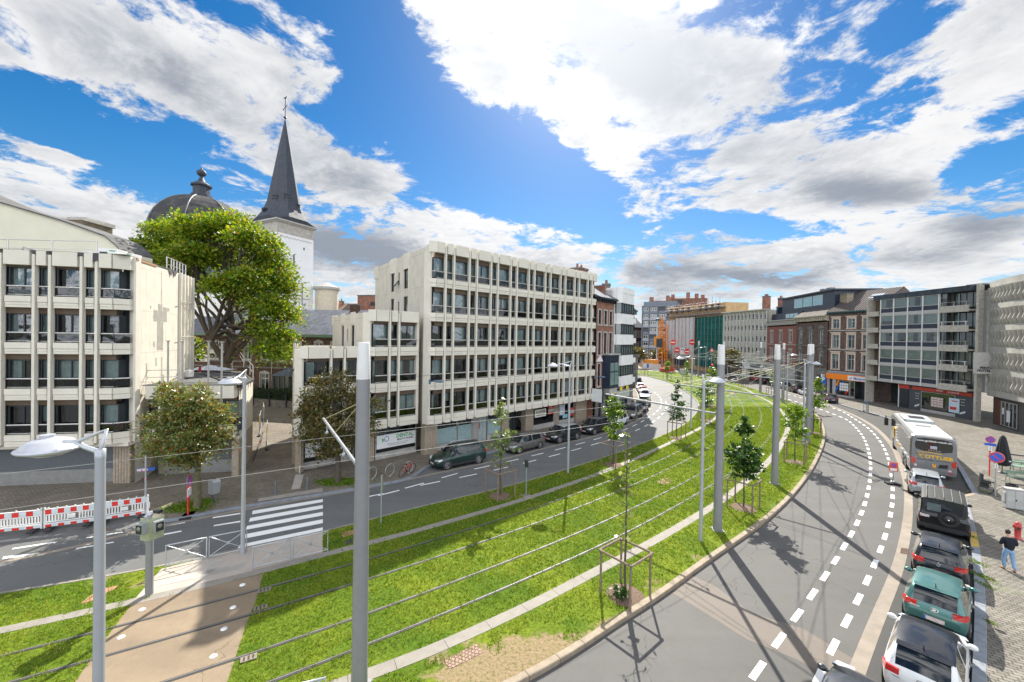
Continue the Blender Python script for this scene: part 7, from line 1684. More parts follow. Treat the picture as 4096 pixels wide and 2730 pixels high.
mb = MB();mb.tube([(BL/2-.3,-BW/2*.9,2.6),(BL/2+.25,-BW/2-.2,2.65)],.05,6);mb.box(BL/2+.12,BL/2+.42,-BW/2-.35,-BW/2-.1,1.9,2.5);mb.build('mirror',M_PLAS,bus)
o = text_mb('OTTLIEB',.42,M_GOLD,'lettering',bus,(.2,BW/2+.012,1.0),(pi/2,0,pi),.003,bold=.012);mb = MB();mb.tube([(2.6,BW/2+.02,1.1),(2.9,BW/2+.02,2.1),(2.3,BW/2+.02,2.3),(1.8,BW/2+.02,2.15)],.05,5);mb.build('swash_letter',M_GOLD,bus)
mb = MB()
for k in range(6): mb.box(-6.05+k*.09,-6.0+k*.09,BW/2,BW/2+.012,.6,1.35)
mb.build('side_vent',M_CHR,bus);mb = MB();mb.box(-5.8,5.5,BW/2+.0,BW/2+.012,1.45,1.49);mb.build('trim_strip',M_CHR,bus)
# ------------------------------------------------------------------ masts, lamps, wires
M_MAST = P('mast grey',(.23,.235,.24),.45,.2,var=.05);M_MASTW = P('mast pale top',(.60,.60,.58),.4,var=.04)
M_LAMP = P('lamp grey',(.42,.44,.47),.35,.4,var=.04);M_LAMPH = P('lamp head',(.50,.52,.56),.3,.3,var=.03);M_WIRE = P('wire',(.30,.30,.29),.6,.2,var=.05);M_WIREY = P('yellowed stay wire',(.55,.52,.28),.5)
MH = 9.93
mast = thing('catenary_mast','nearest tall round mast with a white top, standing alone in front of the lower wing','mast',(0,0,0),0,'tram catenary masts')
mb = MB();mb.lathe([(.235,0),(.225,.3),(.185,MH-1.05)],24);mb.build('pole',M_MAST,mast)
mb = MB();mb.lathe([(.192,MH-1.05),(.165,MH-.02),(.15,MH),(0,MH)],24);mb.build('white_top',M_MASTW,mast)
mb = MB();mb.lathe([(.40,0),(.40,.03),(.0,.03)],4,smooth=False);mb.build('base_plate',M_MAST,mast)
AL_ = 7.3
mb = MB();mb.tube([(0,0,6.2),(AL_,0,6.42)],.055,8);mb.cyl((.15,0,6.12),.1,.2,8);arm = mb.build('cantilever_arm',P('arm grey',(.27,.28,.29),.55),mast)
for x_ in (2.7,6.3): mb = MB();mb.tube([(x_,0,6.28),(x_,.0,6.05),(x_+.6,0,5.85)],.025,6);mb.ellip((x_,0,6.02),(.06,.06,.08),8,5);mb.build('registration_arm',M_LAMP,arm)
mb = MB();mb.tube([(.15,0,8.2),(AL_*.62,0,6.36)],.012,5);mb.build('stay',M_WIREY,mast);mb = MB();mb.tube([(.15,0,8.2),(AL_*.98,0,6.42)],.012,5);mb.build('stay',M_WIREY,mast)
MPX = [(1437,2747,'nearest tall round mast with a white top, standing alone in front of the lower wing'),(2870,2120,'tall mast beside the thin lamp post at the near kerb, second nearest'),(3098,1936,'tall mast between the two leafy staked saplings on the curve'),
       (3230,1773,'thick mast carrying many wires, in front of the brown brick house'),(3241,1735,'mast peeping out just behind the thick wire-carrying mast'),(3131,1612,'mast beside a thin lamp post in front of the arched windows'),(3041,1572,'mast in front of the pale office grid'),(2893,1540,'distant mast almost hidden behind the second nearest mast'),(2793,1509,'furthest mast in front of the green netting')]
mpos = []
for k, (px,py,lab) in enumerate(MPX):
    p = g(px,py);i = near_i(CEN,p);n_ = cenN[i]
    if n_.dot(CEN[i]-p) < 0: n_ = -n_
    rz = math.atan2(n_.y,n_.x);o = place(mast,(p.x,p.y,0),rz,lab,first=(k == 0));mpos.append((p,n_))
    if k == 4:
        for c in list(kids(o)):
            if c.name.startswith(('cantilever','stay')):
                for cc in kids(c): bpy.data.objects.remove(cc)
                bpy.data.objects.remove(c)
def wire(label,pts,r=.013,mat=None,sag=0.0,group='overhead tram wires',name='overhead_wire'):
    P_ = []
    for a, b in zip(pts,pts[1:]):
        a, b = V(a), V(b);n = 6
        for i in range(n): t = i/n;q = a.lerp(b,t);q.z -= sag*4*t*(1-t);P_.append(q)
    P_.append(V(pts[-1]));c = P_[0];mb = MB();mb.tube([p-c for p in P_],r,5);o = mb.build(name,mat or M_WIRE,loc=c);return tag(o,label,'wire',group)
order = [0,1,2,3,5,6,7,8]
for off, lab in ((AL_-1.0,'overhead contact wire above the far tram track'),(2.7,'overhead contact wire above the near tram track')):
    pts = []
    for k in order:
        p, n_ = mpos[k];q = p+n_*off;pts.append((q.x,q.y,5.8))
    i0 = near_i(CEN,mpos[0][0]);oo = 1.8 if off > 4 else -1.8
    pre = [CEN[max(0,i0-12)]+cenN[max(0,i0-12)]*oo,CEN[max(0,i0-26)]+cenN[max(0,i0-26)]*oo]
    dens = [(p.x,p.y,5.8) for p in pre[::-1]]+pts[:1]
    for a, b in zip(order,order[1:]):
        pa, pb_ = mpos[a], mpos[b];ia, ib = near_i(CEN,pa[0]), near_i(CEN,pb_[0])
        if abs(ib-ia) > 8:
            for f in ((.5,) if abs(ib-ia) < 20 else (.33,.66)): im = int(ia+(ib-ia)*f);q = CEN[im]+cenN[im]*oo;dens.append((q.x,q.y,5.8))
        q = pb_[0]+pb_[1]*off;dens.append((q.x,q.y,5.8))
    wire(lab,dens,.008)
T_ = lambda k, z: (mpos[k][0].x,mpos[k][0].y,z)
sp_ = [(3,8.9,7,6.2),(3,8.8,6,5.9),(3,8.6,5,6.9),(3,8.4,8,6.6),(2,8.2,5,6.4),(2,7.6,6,6.0),(1,7.2,2,6.4),(1,8.2,5,8.6),(3,7.0,6,7.1),(3,6.5,7,6.4),(6,8.3,1,7.1),(5,7.9,1,6.6),(7,8.4,8,6.4),(2,6.6,3,6.7),(3,8.2,1,6.2)]
MN = {0: 'nearest mast',1: 'second mast',2: 'third mast',3: 'thick wire-carrying mast',5: 'mast by the arched windows',6: 'mast before the office grid',7: 'half-hidden distant mast',8: 'furthest mast'}
WL = ['pull-off wire, %s, %s to %s' % ('high' if za > 7.8 else 'low',MN[a],MN[b]) for a,za,b,zb in sp_]
WL[1] += ', steepest of them';WL[10] += ', level one'
for k, (a,za,b,zb) in enumerate(sp_): wire(WL[k],[T_(a,za),T_(b,zb)],(.012 if k < 8 else .009),M_WIRE,.15,'pull-off wires on the curve')
# long span wires to the facades
wire('thin span wire crossing in front of the left block towards the lamp posts',[tuple(left_M @ V((3,-.2,7.2))),tuple(mid_M @ V((.5,-.2,6.9)))],.010,M_FRAME,.5,'span wires to the facades')
wire('thin span wire running from the corner of the cream block to its right end',[tuple(mid_M @ V((-.4,-.2,6.4))),tuple(mid_M @ V((22.6,-.3,7.4)))],.010,M_FRAME,.6,'span wires to the facades')
# ---- street lamps
def lamp_post(label,h=8.05,arm=1.25,px=None,first=None):
    pass
lamp = thing('street_lamp','x','street lamp',(0,0,0),0,'grey saucer street lamps')
mb = MB();mb.lathe([(.10,0),(.10,.05),(.092,.3),(.070,7.9),(.074,7.95),(.074,8.1),(0,8.12)],16);mb.build('pole',M_LAMP,lamp)
mb = MB();mb.tube([(0,0,8.05),(.35,0,8.10),(.65,0,8.18),(.9,0,8.16)],[.045,.04,.035,.03],8);mb.tube([(0,0,8.05),(-.15,0,8.45),(.25,0,8.30),(.5,0,8.2),(.8,0,8.17)],[.035,.03,.035,.035,.03],8);mb.build('arm',M_LAMPH,lamp)
mb = MB().at((1.27,0,7.98));mb.lathe([(0,-.06),(.28,-.05),(.42,.0),(.44,.03),(.42,.05),(.38,.07),(.30,.16),(.16,.21),(.0,.23)],28);hd = mb.build('lamp_head',M_LAMPH,lamp)
mb = MB().at((1.27,0,7.98));mb.cyl((0.05,0,.22),.10,.05,14);mb.build('sensor_cap',M_LAMPH,hd);mb = MB().at((1.27,0,7.98));mb.lathe([(0,-.10),(.2,-.09),(.29,-.052)],20);mb.build('lens',P('lamp lens',(.6,.62,.62),.1,spec=1),hd)
X1 = V(((404-2048)/1593*6.85,6.85,0))
LP_ = [(X1,RAD(166),'nearest saucer street lamp at the far left, its head pointing left'),(g(971,2215),RAD(-80),'lamp post standing on the crossing platform by the zebra crossing'),(g(2272,1893),RAD(165),'lamp post at the grass edge opposite the estate agency window'),(g(2802,2165),RAD(35),'thin lamp post left of the second tall mast at the near kerb'),
       (g(2763,1716),RAD(160),'lamp post on the left side of the curving lawn'),(g(2822,1503),RAD(170),'distant lamp post in front of the green netting'),(g(2909,1519),RAD(10),'distant lamp post in front of the office grid by the red sedan'),(g(3147,1620),RAD(15),'lamp post close behind the mast at the arched brick house'),(g(3212,1782),RAD(12),'lamp reaching right from beside the thick wire-carrying mast'),(g(2715,1478),RAD(160),'small lamp post beside the tarpaulin building')]
for k, (p,rz,lab) in enumerate(LP_): place(lamp,(p.x,p.y,0),rz,lab,first=(k == 0))
for k, (M0,xx,zz,lab) in enumerate([(mid_M,-.55,6.35,'blue grey lamp bracketed to the corner of the long cream block'),(Matrix.Translation(hr.location) @ Matrix.Rotation(hr.rotation_euler.z,4,'Z'),-.3,5.4,'dark lamp bracketed in front of the narrow brick house')]):
    q = M0 @ V((xx,-.1,zz));t = thing('wall_lamp',lab,'street lamp',q,A0-pi/2+.5,'lamps fixed to facades')
    mb = MB();mb.tube([(0,0,0),(.5,0,.05)],.03,6);mb.cb((0,0,0),(.12,.16,.4));mb.build('bracket',P('blue grey lamp',(.10,.15,.22),.4),t);mb = MB();mb.ellip((.85,0,.08),(.42,.2,.12),14,8);mb.build('lamp_head',P('blue grey lamp',(.10,.15,.22),.4),t)
# ------------------------------------------------------------------ trees
import numpy as np
def leaf_mat(name,cols,trans=.35,rough=.5,patch=False):
    m = bpy.data.materials.new(name);m.use_nodes = True;t = NT(m.node_tree);t.N.clear();o = t.n('ShaderNodeOutputMaterial')
    ri = t.n('ShaderNodeNewGeometry').outputs['Random Per Island']
    cr = t.N.new('ShaderNodeValToRGB');t.L.new(ri,cr.inputs[0]);el = cr.color_ramp.elements
    el[0].position = 0;el[0].color = (*cols[0][1],1);el[1].position = 1;el[1].color = (*cols[-1][1],1)
    for p, c in cols[1:-1]: e = el.new(p);e.color = (*c,1)
    cc = cr.outputs[0]
    if patch:
        po = t.n('ShaderNodeNewGeometry').outputs['Position'];q = t.n('ShaderNodeTexNoise',{'Vector': po,'Scale': .55,'Detail': 5.0,'Roughness': .7}).outputs[0]
        cc = t.n('ShaderNodeVectorMath',{0: cc,1: t.mix(t.ramp(q,.36,.64),(.62,.80,.7),(1.45,1.12,1.1))},operation='MULTIPLY').outputs[0]
    b = t.n('ShaderNodeBsdfPrincipled',{'Base Color': cc,'Roughness': rough});b.inputs['Specular IOR Level'].default_value = .45
    tr = t.n('ShaderNodeBsdfTranslucent',{'Color': t.n('ShaderNodeVectorMath',{0: cr.outputs[0],1: (1.5,1.35,.5)},operation='MULTIPLY').outputs[0]})
    mx = t.n('ShaderNodeMixShader',{0: trans,1: b.outputs[0],2: tr.outputs[0]});t.L.new(mx.outputs[0],o.inputs[0]);return m
def leaves(name,C,size,mat,parent,seed=1,up=.35,aspect=1.5):
    rg = np.random.default_rng(seed);C = np.asarray(C,dtype=float);n = len(C)
    a = rg.normal(size=(n,3));a /= np.linalg.norm(a,axis=1)[:,None];nn = rg.normal(size=(n,3));nn[:,2] = np.abs(nn[:,2])+up*2
    nn -= (nn*a).sum(1)[:,None]*a;nn /= np.linalg.norm(nn,axis=1)[:,None];b = np.cross(nn,a)
    s = size*rg.uniform(.6,1.25,n)[:,None]
    v0 = C-a*s*.5*aspect;v1 = C+b*s*.42+nn*s*.10;v2 = C+a*s*.5*aspect;v3 = C-b*s*.42+nn*s*.10
    vs = np.stack([v0,v1,v2,v3],1).reshape(-1,3)
    me = bpy.data.meshes.new(name);me.vertices.add(4*n);me.vertices.foreach_set('co',vs.ravel().astype('f4'))
    me.loops.add(4*n);me.loops.foreach_set('vertex_index',np.arange(4*n,dtype='i4'));me.polygons.add(n);me.polygons.foreach_set('loop_start',np.arange(0,4*n,4,dtype='i4'));me.polygons.foreach_set('loop_total',np.full(n,4,dtype='i4'))
    me.materials.append(mat);me.update();me.validate()
    o = bpy.data.objects.new(name,me);COL.objects.link(o);o.parent = parent;return o
M_BARK = P('grey bark',(.085,.068,.05),.9,var=.3,scale=6,bump=.6,bscale=18);M_BARKG = P('mossy bark',(.12,.11,.06),.9,var=.3,scale=6,bump=.6,bscale=18)
M_LF1 = leaf_mat('tree of heaven leaves',[(0,(.045,.11,.009)),(.35,(.12,.22,.012)),(.75,(.24,.33,.018)),(.93,(.34,.37,.03)),(1,(.36,.16,.06))],.42)
M_LF2 = leaf_mat('rowan leaves',[(0,(.08,.12,.03)),(.5,(.19,.23,.07)),(.84,(.24,.26,.10)),(.88,(.20,.08,.02)),(1,(.28,.10,.03))],.35,.28)
M_LF3 = leaf_mat('brown green leaves',[(0,(.055,.07,.018)),(.5,(.12,.125,.04)),(.75,(.17,.14,.055)),(1,(.24,.13,.04))],.3,.32)
M_LFS = leaf_mat('sapling bright leaves',[(0,(.05,.13,.008)),(.6,(.12,.23,.01)),(1,(.26,.34,.03))],.4,.4)
M_LFD = leaf_mat('sapling dark leaves',[(0,(.015,.055,.01)),(.6,(.035,.10,.014)),(1,(.08,.15,.03))],.25,.35)
M_LFP = leaf_mat('sapling pale leaves',[(0,(.06,.12,.02)),(.5,(.14,.21,.05)),(1,(.36,.40,.20))],.3,.3)
def limb(mb,pts,r0,r1,n=7):
    m = len(pts);mb.tube(pts,[r0+(r1-r0)*i/(m-1) for i in range(m)],n,False)
def curve_pts(a,b,sag,n=7,rg=None,wob=.2):
    a, b = V(a), V(b);out = []
    for i in range(n+1):
        t = i/n;q = a.lerp(b,t);q.z += sag*4*t*(1-t)*1.0
        if rg and 0 < i < n: q += V((rg.uniform(-wob,wob),rg.uniform(-wob,wob),rg.uniform(-wob,wob)*.6))
        out.append(q)
    return out
def clump_tree(name,label,loc,lobes,trunk_h,r_tr,mat,bark,leafsize,n_cl,per,seed,forks=None,cat='tree',clr=.55):
    """lobes: (x,y,z,rx,ry,rz) local; limbs run from the fork to each lobe"""
    rg = random.Random(seed);nr = np.random.default_rng(seed)
    t = thing(name,label,cat,loc)
    mb = MB();fork = V((0,0,trunk_h));limb(mb,[V((0,0,-.1)),V((0,0,.25)),V((.02,.01,trunk_h*.55)),fork],r_tr*1.35,r_tr*.92,12)
    C = [];tot8 = sum((l[3]*l[4]*l[5])**.8 for l in lobes)
    for li, (x,y,z,rx,ry,rz) in enumerate(lobes):
        c = V((x,y,z));f = V(forks[li % len(forks)]) if forks else fork
        base = f if (c-f).length > .5 else fork
        P_ = curve_pts(base,c+V((0,0,-rz*.35)),(c-f).length*.10,7,rg,(c-f).length*.035);limb(mb,P_,r_tr*.34,r_tr*.07)
        if forks and base is not fork: limb(mb,curve_pts(fork,base,0,4,rg,.12),r_tr*.58,r_tr*.36)
        n = max(8,int(n_cl*(rx*ry*rz)**.8/tot8))
        for k in range(n):
            d = V((rg.gauss(0,1),rg.gauss(0,1),rg.gauss(0,1))).normalized();rr = rg.random()**.28*(.82+.42*mnoise.noise(d*2.2+V((li*3.1,seed,0))))
            q = c+V((d.x*rx,d.y*ry,d.z*rz))*rr
            if q.z < .5: continue
            if k % 5 == 0:
                s_ = P_[rg.randrange(3,7)];limb(mb,curve_pts(s_,q,.1,3,rg,.12),r_tr*.10,.012,4)
            m_ = int(per*rg.uniform(.5,1.4));cs = clr*rg.uniform(.7,1.2)
            pts = nr.normal(size=(m_,3))*[cs,cs,cs*.42];pts[:,2] -= (pts[:,0]**2+pts[:,1]**2)*.25/cs
            C.append(pts+np.array(q))
    mb.build('trunk',bark,t);leaves('crown',np.concatenate(C),leafsize,mat,t,seed);return t
# big tree behind the annex
TY = 46.0;bx = (905-2048)/1593*TY
def lob(px,py,rx,rz,dy=0,ry=None,Y=TY,X0=None,s=1.0):
    d = ray(px,py);tt = (Y+dy)/d.y;k = (Y+dy)/1593.
    return (d.x*tt-(bx if X0 is None else X0),dy,CH+d.z*tt,rx*k,(ry if ry is not None else (rx*.9))*k,rz*k)
LB = [lob(610,985,85,42),lob(690,930,110,60,2),lob(820,905,130,62,-1),lob(930,900,110,62,2),lob(1010,950,110,60,-2),lob(760,1010,120,50,-2),lob(880,1020,110,55,3),lob(1080,1030,90,60,1),lob(1130,1120,75,70,0),lob(1000,1120,110,65,-2),
      lob(1070,1210,85,60,-2),lob(1140,1240,50,60,1),lob(900,1140,80,45,-3),lob(690,1050,90,35,1),lob(800,1120,60,40,2),lob(1090,1330,60,45,-3),lob(1120,1400,60,45,-4),lob(770,1390,35,55,2),lob(640,1110,60,18,3),lob(1010,1290,45,35,2),lob(1050,1385,40,30,-5)]
clump_tree('tree','huge spreading green tree rising behind the low annex in front of the church',(bx,TY,0),LB+[lob(1060,1300,50,40,-2),lob(1150,1340,40,45,-3),lob(1175,1250,35,50,0),lob(960,1200,50,35,3),lob(560,1020,35,22,0)],6.6,.62,M_LF1,M_BARK,.27,1350,38,5,forks=[(-2.2,0,10),(.2,.5,10.5),(2.6,0,9.5),(1.4,-.8,9),(-1,-1,9.2)],clr=.62)
# rowan with red berries, and its neighbour
p = g(789,2033);X0_ = p.x;Yt = p.y
LB = [lob(740,1620,105,75,0,90,Yt,X0_),lob(650,1690,70,60,0,70,Yt,X0_),lob(840,1660,85,80,.3,80,Yt,X0_),lob(740,1740,120,80,-.5,90,Yt,X0_),lob(640,1780,60,50,.3,60,Yt,X0_),lob(870,1750,55,60,0,60,Yt,X0_),lob(760,1820,100,45,0,80,Yt,X0_),lob(690,1560,60,40,.2,60,Yt,X0_),lob(800,1560,40,35,0,40,Yt,X0_)]
t = clump_tree('tree','rounded tree with dense red-tinged leaves and berries in front of the annex shutters',(p.x,p.y,0),LB,2.2,.16,M_LF2,M_BARKG,.135,560,27,11,clr=.30)
p = g(1350,1931);X0_ = p.x;Yt = p.y
LB = [lob(1330,1530,80,65,0,80,Yt,X0_),lob(1270,1600,70,70,0,70,Yt,X0_),lob(1400,1590,80,70,.5,80,Yt,X0_),lob(1300,1700,90,80,-.5,90,Yt,X0_),lob(1440,1690,70,75,0,70,Yt,X0_),lob(1215,1650,45,40,0,50,Yt,X0_),lob(1380,1770,80,55,0,80,Yt,X0_),lob(1290,1790,55,45,.5,60,Yt,X0_),lob(1500,1610,40,35,0,50,Yt,X0_),lob(1240,1720,40,40,0,50,Yt,X0_)]
clump_tree('tree','brownish leafy street tree behind the nearest mast by the lower wing',(p.x,p.y,0),LB,2.4,.17,M_LF3,M_BARK,.14,470,25,13,clr=.33)
# staked saplings
M_WOOD = P('weathered stake wood',(.20,.15,.11),.85,var=.25,scale=8,bump=.4)
frame = thing('tree_stakes','x','tree stakes',(0,0,0),0,'wooden stake frames around the saplings')
h_ = .68
for (sx,sy) in ((-1,-1),(1,-1),(1,1),(-1,1)): mb = MB();mb.tube([(sx*h_,sy*h_,-.1),(sx*h_*1.01,sy*h_*.99,.9),(sx*h_,sy*h_,1.75)],[.05,.045,.045],8);mb.build('stake',M_WOOD,frame)
for a, b in (((-1,-1),(1,-1)),((1,-1),(1,1)),((1,1),(-1,1)),((-1,1),(-1,-1))): mb = MB();mb.tube([(a[0]*h_*1.08,a[1]*h_*1.08,1.72),(b[0]*h_*1.08,b[1]*h_*1.08,1.72)],.045,8);mb.build('crossbar',M_WOOD,frame)
mb = MB();mb.lathe([(.75,.0),(.6,.05),(.2,.09),(0,.06)],16);mulch0 = mb.build('mulch',P('bark mulch',(.15,.10,.07),.95,var=.6,scale=25,bump=1.0),frame)
def sapling(label,p,zt,zb,w_,n,mat,size,seed,shape='cone',lean=0.0,bare=False):
    rg = random.Random(seed);t = thing('sapling',label,'sapling',p,0,'staked saplings on the lawn');mb = MB();C = []
    ax = [V((lean*(z/zt)**2+rg.uniform(-.03,.03),rg.uniform(-.03,.03),z)) for z in [zt*i/9 for i in range(10)]]
    limb(mb,ax,.055,.008,6)
    nb = 34 if bare else 40
    for k in range(nb):
        f = rg.random();z = zb+(zt*.97-zb)*f;i = min(8,int(z/zt*9));o = ax[i].lerp(ax[i+1],z/zt*9-i);a = k*2.399
        R_ = w_*((1-f)**.75*(.55+.45*min(1,f*6)) if shape == 'cone' else (sin(pi*min(1,f*.9+.1))**.6));R_ *= rg.uniform(.65,1.1)
        e = o+V((cos(a)*R_,sin(a)*R_,R_*rg.uniform(.0,.55) if not bare else R_*rg.uniform(-.05,.6)));P_ = curve_pts(o,e,R_*.06,4,rg,.04);limb(mb,P_,.014,.004,4)
        if bare:
            for _ in range(2): s_ = P_[rg.randrange(1,4)];limb(mb,curve_pts(s_,s_+V((rg.uniform(-.3,.3),rg.uniform(-.3,.3),rg.uniform(.05,.35))),0,2),.007,.003,3)
        m_ = max(1,int(n/nb*(.4+R_/w_)))
        for _ in range(m_):
            u = rg.random()**.7;q = o.lerp(e,u)+V((rg.gauss(0,.10),rg.gauss(0,.10),rg.gauss(0,.09)));C.append(tuple(q))
    mb.build('trunk',M_BARK,t);leaves('crown',C,size,mat,t,seed,.5,1.15);return t
SAP = [(2000,1985,1583,1868,90,650,M_LFP,.19,'sparse pale-leaved sapling in front of the dark green parked car','cone'),(2452,1860,1578,1763,46,1500,M_LFS,.17,'dense bright green columnar sapling opposite the white small hatchback','col'),(2706,1754,1520,1680,52,1300,M_LFD,.2,'dark green pointed sapling at the left road bend','cone'),
       (2973,2032,1656,1922,95,2300,M_LFD,.19,'broad dark green sapling between the two nearer tall masts','cone'),(3180,1850,1616,1765,55,1100,M_LFS,.18,'yellowish green sapling just in front of the thick wire-carrying mast','col'),(3252,1733,1500,1690,62,1100,M_LFS,.22,'large-leaved bright sapling leaning right behind the thick mast','cone'),
       (2820,1682,1541,1628,50,700,M_LFD,.22,'leafy sapling close behind the thin lamp post arm','col'),(2848,1624,1467,1577,42,800,M_LFS,.24,'taller light green sapling by the inner bend of the tracks','col'),(2668,1518,1440,1484,14,500,M_LFS,.25,'small bright green sapling furthest along the left side of the lawn','col'),
       (2746,1535,1440,1500,14,300,M_LFS,.25,'thin green sapling near the tarpaulin building','col'),(2973,1550,1465,1512,12,60,M_LFP,.25,'nearly leafless sapling in front of the far red and black cars','col'),(3086,1590,1480,1540,10,120,M_LFS,.25,'thin small sapling by the silver car on the far bend','col')]
def z_of(p,py):
    d = V((p.x,p.y,0));lo, hi = -2, 40
    for _ in range(40):
        m = (lo+hi)/2;v = V((p.x,p.y,m-CH));y_ = 1365-F_PX*v.dot(_U)/v.dot(_fw)
        if y_ > py: lo = m
        else: hi = m
    return m
first = True
for k, (px,py,yt,yb,wp,n,m_,sz,lab,shp) in enumerate(SAP):
    p = g(px,py);zt, zb = z_of(p,yt), z_of(p,yb);w_ = wp*p.y/1593.
    sapling(lab,p,zt,zb,w_,n,m_,sz,20+k,'cone' if shp == 'cone' else 'col',lean=.5 if k == 5 else 0)
    i = near_i(CEN,p);rz = math.atan2(cenN[i].y,cenN[i].x);fr = place(frame,p,rz,'wooden stake frame holding the '+lab.split(' sapling')[0]+' sapling',first=first);first = False
p = g(2500,2380);sapling('almost leafless sapling in a stake frame at the near kerb',p,6.6,1.9,.95,40,M_LFP,.2,77,'cone',bare=True);place(frame,p,RAD(40),'wooden stake frame holding the almost leafless near sapling')
p = g(2578,1500);place(frame,p,RAD(20),'empty wooden stake frame at the far tip of the lawn')
mb = MB();rg = random.Random(4)
C = [(g(2480,2390).x+rg.gauss(0,.16),g(2480,2390).y+rg.gauss(0,.14),rg.uniform(.03,.35)) for _ in range(160)]
wd = thing('weed_clump','clump of green weeds at the foot of the almost leafless sapling','weeds',(0,0,0));leaves('leaves',C,.12,M_LFD,wd,8)
# hedge
hg = thing('hedge','clipped dark green hedge behind the low garden wall','hedge',lwall.location,lwall.rotation_euler.z)
rgn = np.random.default_rng(5);n = 9000;C = np.stack([rgn.uniform(-4,Lh+1.5,n),rgn.uniform(.0,1.1,n),rgn.uniform(.9,2.35,n)],1)
leaves('foliage',C,.16,leaf_mat('hedge leaves',[(0,(.006,.022,.005)),(.6,(.015,.05,.008)),(1,(.04,.10,.012))],.15),hg,6)
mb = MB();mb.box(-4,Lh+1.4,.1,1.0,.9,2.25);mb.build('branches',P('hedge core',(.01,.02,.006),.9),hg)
# distant dark trees on the junction
for k, (px,py,H_,w_) in enumerate([(2550,1473,9,3.4),(2640,1470,9,3.0),(2915,1520,10,3.2)]):
    p = g(px,py,-.1);LB = [(0,0,H_*.65,w_,w_,H_*.25),(w_*.5,0,H_*.5,w_*.6,w_*.6,H_*.2),(-w_*.5,0,H_*.55,w_*.6,w_*.6,H_*.2)]
    clump_tree('tree',['dark street tree at the far junction left of the crane','dark street tree right behind the crane','dark brownish tree in front of the green netting corner'][k],p,LB,H_*.3,.2,M_LF3,M_BARK,.4,130,18,31+k,clr=.6)
# grass blades over the nearer lawn
rgn = np.random.default_rng(12);cand = []
A_ = resample([p for p in KL if p.y < 62],400);B_2 = resample([p for p in KR if p.y < 62],400)
Aa = np.array([(p.x,p.y) for p in A_]);Bb = np.array([(p.x,p.y) for p in B_2]);n = 150000
ii = (rgn.random(n)**1.25*399).astype(int);tt = rgn.random(n)[:,None];Pq = Aa[ii]*(1-tt)+Bb[ii]*tt+rgn.normal(size=(n,2))*.25
Sx = np.array([(p.x,p.y) for p in CEN]);
def dist_to(L,P_,chunk=20000):
    A = np.array([(p.x,p.y) for p in L]);out = np.empty(len(P_))
    for s in range(0,len(P_),chunk): out[s:s+chunk] = np.sqrt(((P_[s:s+chunk,None,:]-A[None])**2).sum(2)).min(1)
    return out
keep = (Pq[:,1] > 8) & (np.abs(Pq[:,0]) < Pq[:,1]*1.42)
Pq = Pq[keep]
for L_, wd_ in ((SLf,.32),(SRf,.34),([p for p in KR],.30),([p for p in KL],.2)): Pq = Pq[dist_to(L_[::1],Pq) > wd_+0.25*0]
for o in RAIL_OFF: Pq = Pq[dist_to(offs(CEN,o),Pq) > .22]
def inside(poly,P_):
    poly = np.array([(p.x,p.y) for p in poly]);x, y = P_[:,0], P_[:,1];ins = np.zeros(len(P_),bool);j = len(poly)-1
    for i in range(len(poly)):
        c = ((poly[i,1] > y) != (poly[j,1] > y)) & (x < (poly[j,0]-poly[i,0])*(y-poly[i,1])/(poly[j,1]-poly[i,1]+1e-9)+poly[i,0]);ins ^= c;j = i
    return ins
Pq = Pq[~inside(crp,Pq) & ~inside(plp,Pq)]
lawnpoly = [p for p in KL]+[p for p in KR][::-1];Pq = Pq[inside(lawnpoly,Pq)]
s = np.array([soilness(x,y) for x,y in Pq[:]]) if len(Pq) < 200000 else np.zeros(len(Pq))
nz = np.array([mnoise.noise(V((x*1.4,y*1.4,0))) for x,y in Pq]);Pq = Pq[(s*1.5+nz*.8) < .38+rgn.random(len(Pq))*.25]
n = len(Pq);nb = 3
base = np.repeat(Pq,nb,0)+rgn.normal(size=(n*nb,2))*.03;m = len(base);ang = rgn.random(m)*6.283;hh = rgn.uniform(.035,.10,m)*(1+.5*np.repeat(nz[:0].tolist()+[0]*n,nb));w2 = rgn.uniform(.010,.022,m)*np.clip(base[:,1]/18,.8,2.0)
lx, ly = rgn.normal(size=m)*.035, rgn.normal(size=m)*.035
v0 = np.stack([base[:,0]-np.cos(ang)*w2,base[:,1]-np.sin(ang)*w2,np.zeros(m)],1);v1 = np.stack([base[:,0]+np.cos(ang)*w2,base[:,1]+np.sin(ang)*w2,np.zeros(m)],1);v2 = np.stack([base[:,0]+lx,base[:,1]+ly,hh],1)
vs = np.stack([v0,v1,v2],1).reshape(-1,3);me = bpy.data.meshes.new('grass');me.vertices.add(3*m);me.vertices.foreach_set('co',vs.ravel().astype('f4'));me.loops.add(3*m);me.loops.foreach_set('vertex_index',np.arange(3*m,dtype='i4'));me.polygons.add(m)
me.polygons.foreach_set('loop_start',np.arange(0,3*m,3,dtype='i4'));me.polygons.foreach_set('loop_total',np.full(m,3,dtype='i4'));me.materials.append(leaf_mat('grass blades',[(0,(.06,.13,.010)),(.5,(.15,.25,.018)),(.9,(.26,.34,.035)),(1,(.38,.35,.14))],.35,.6,True));me.update();me.validate()
go = bpy.data.objects.new('grass',me);COL.objects.link(go);tag(go,'short green grass growing between and beside the tram rails','grass',kind='stuff')
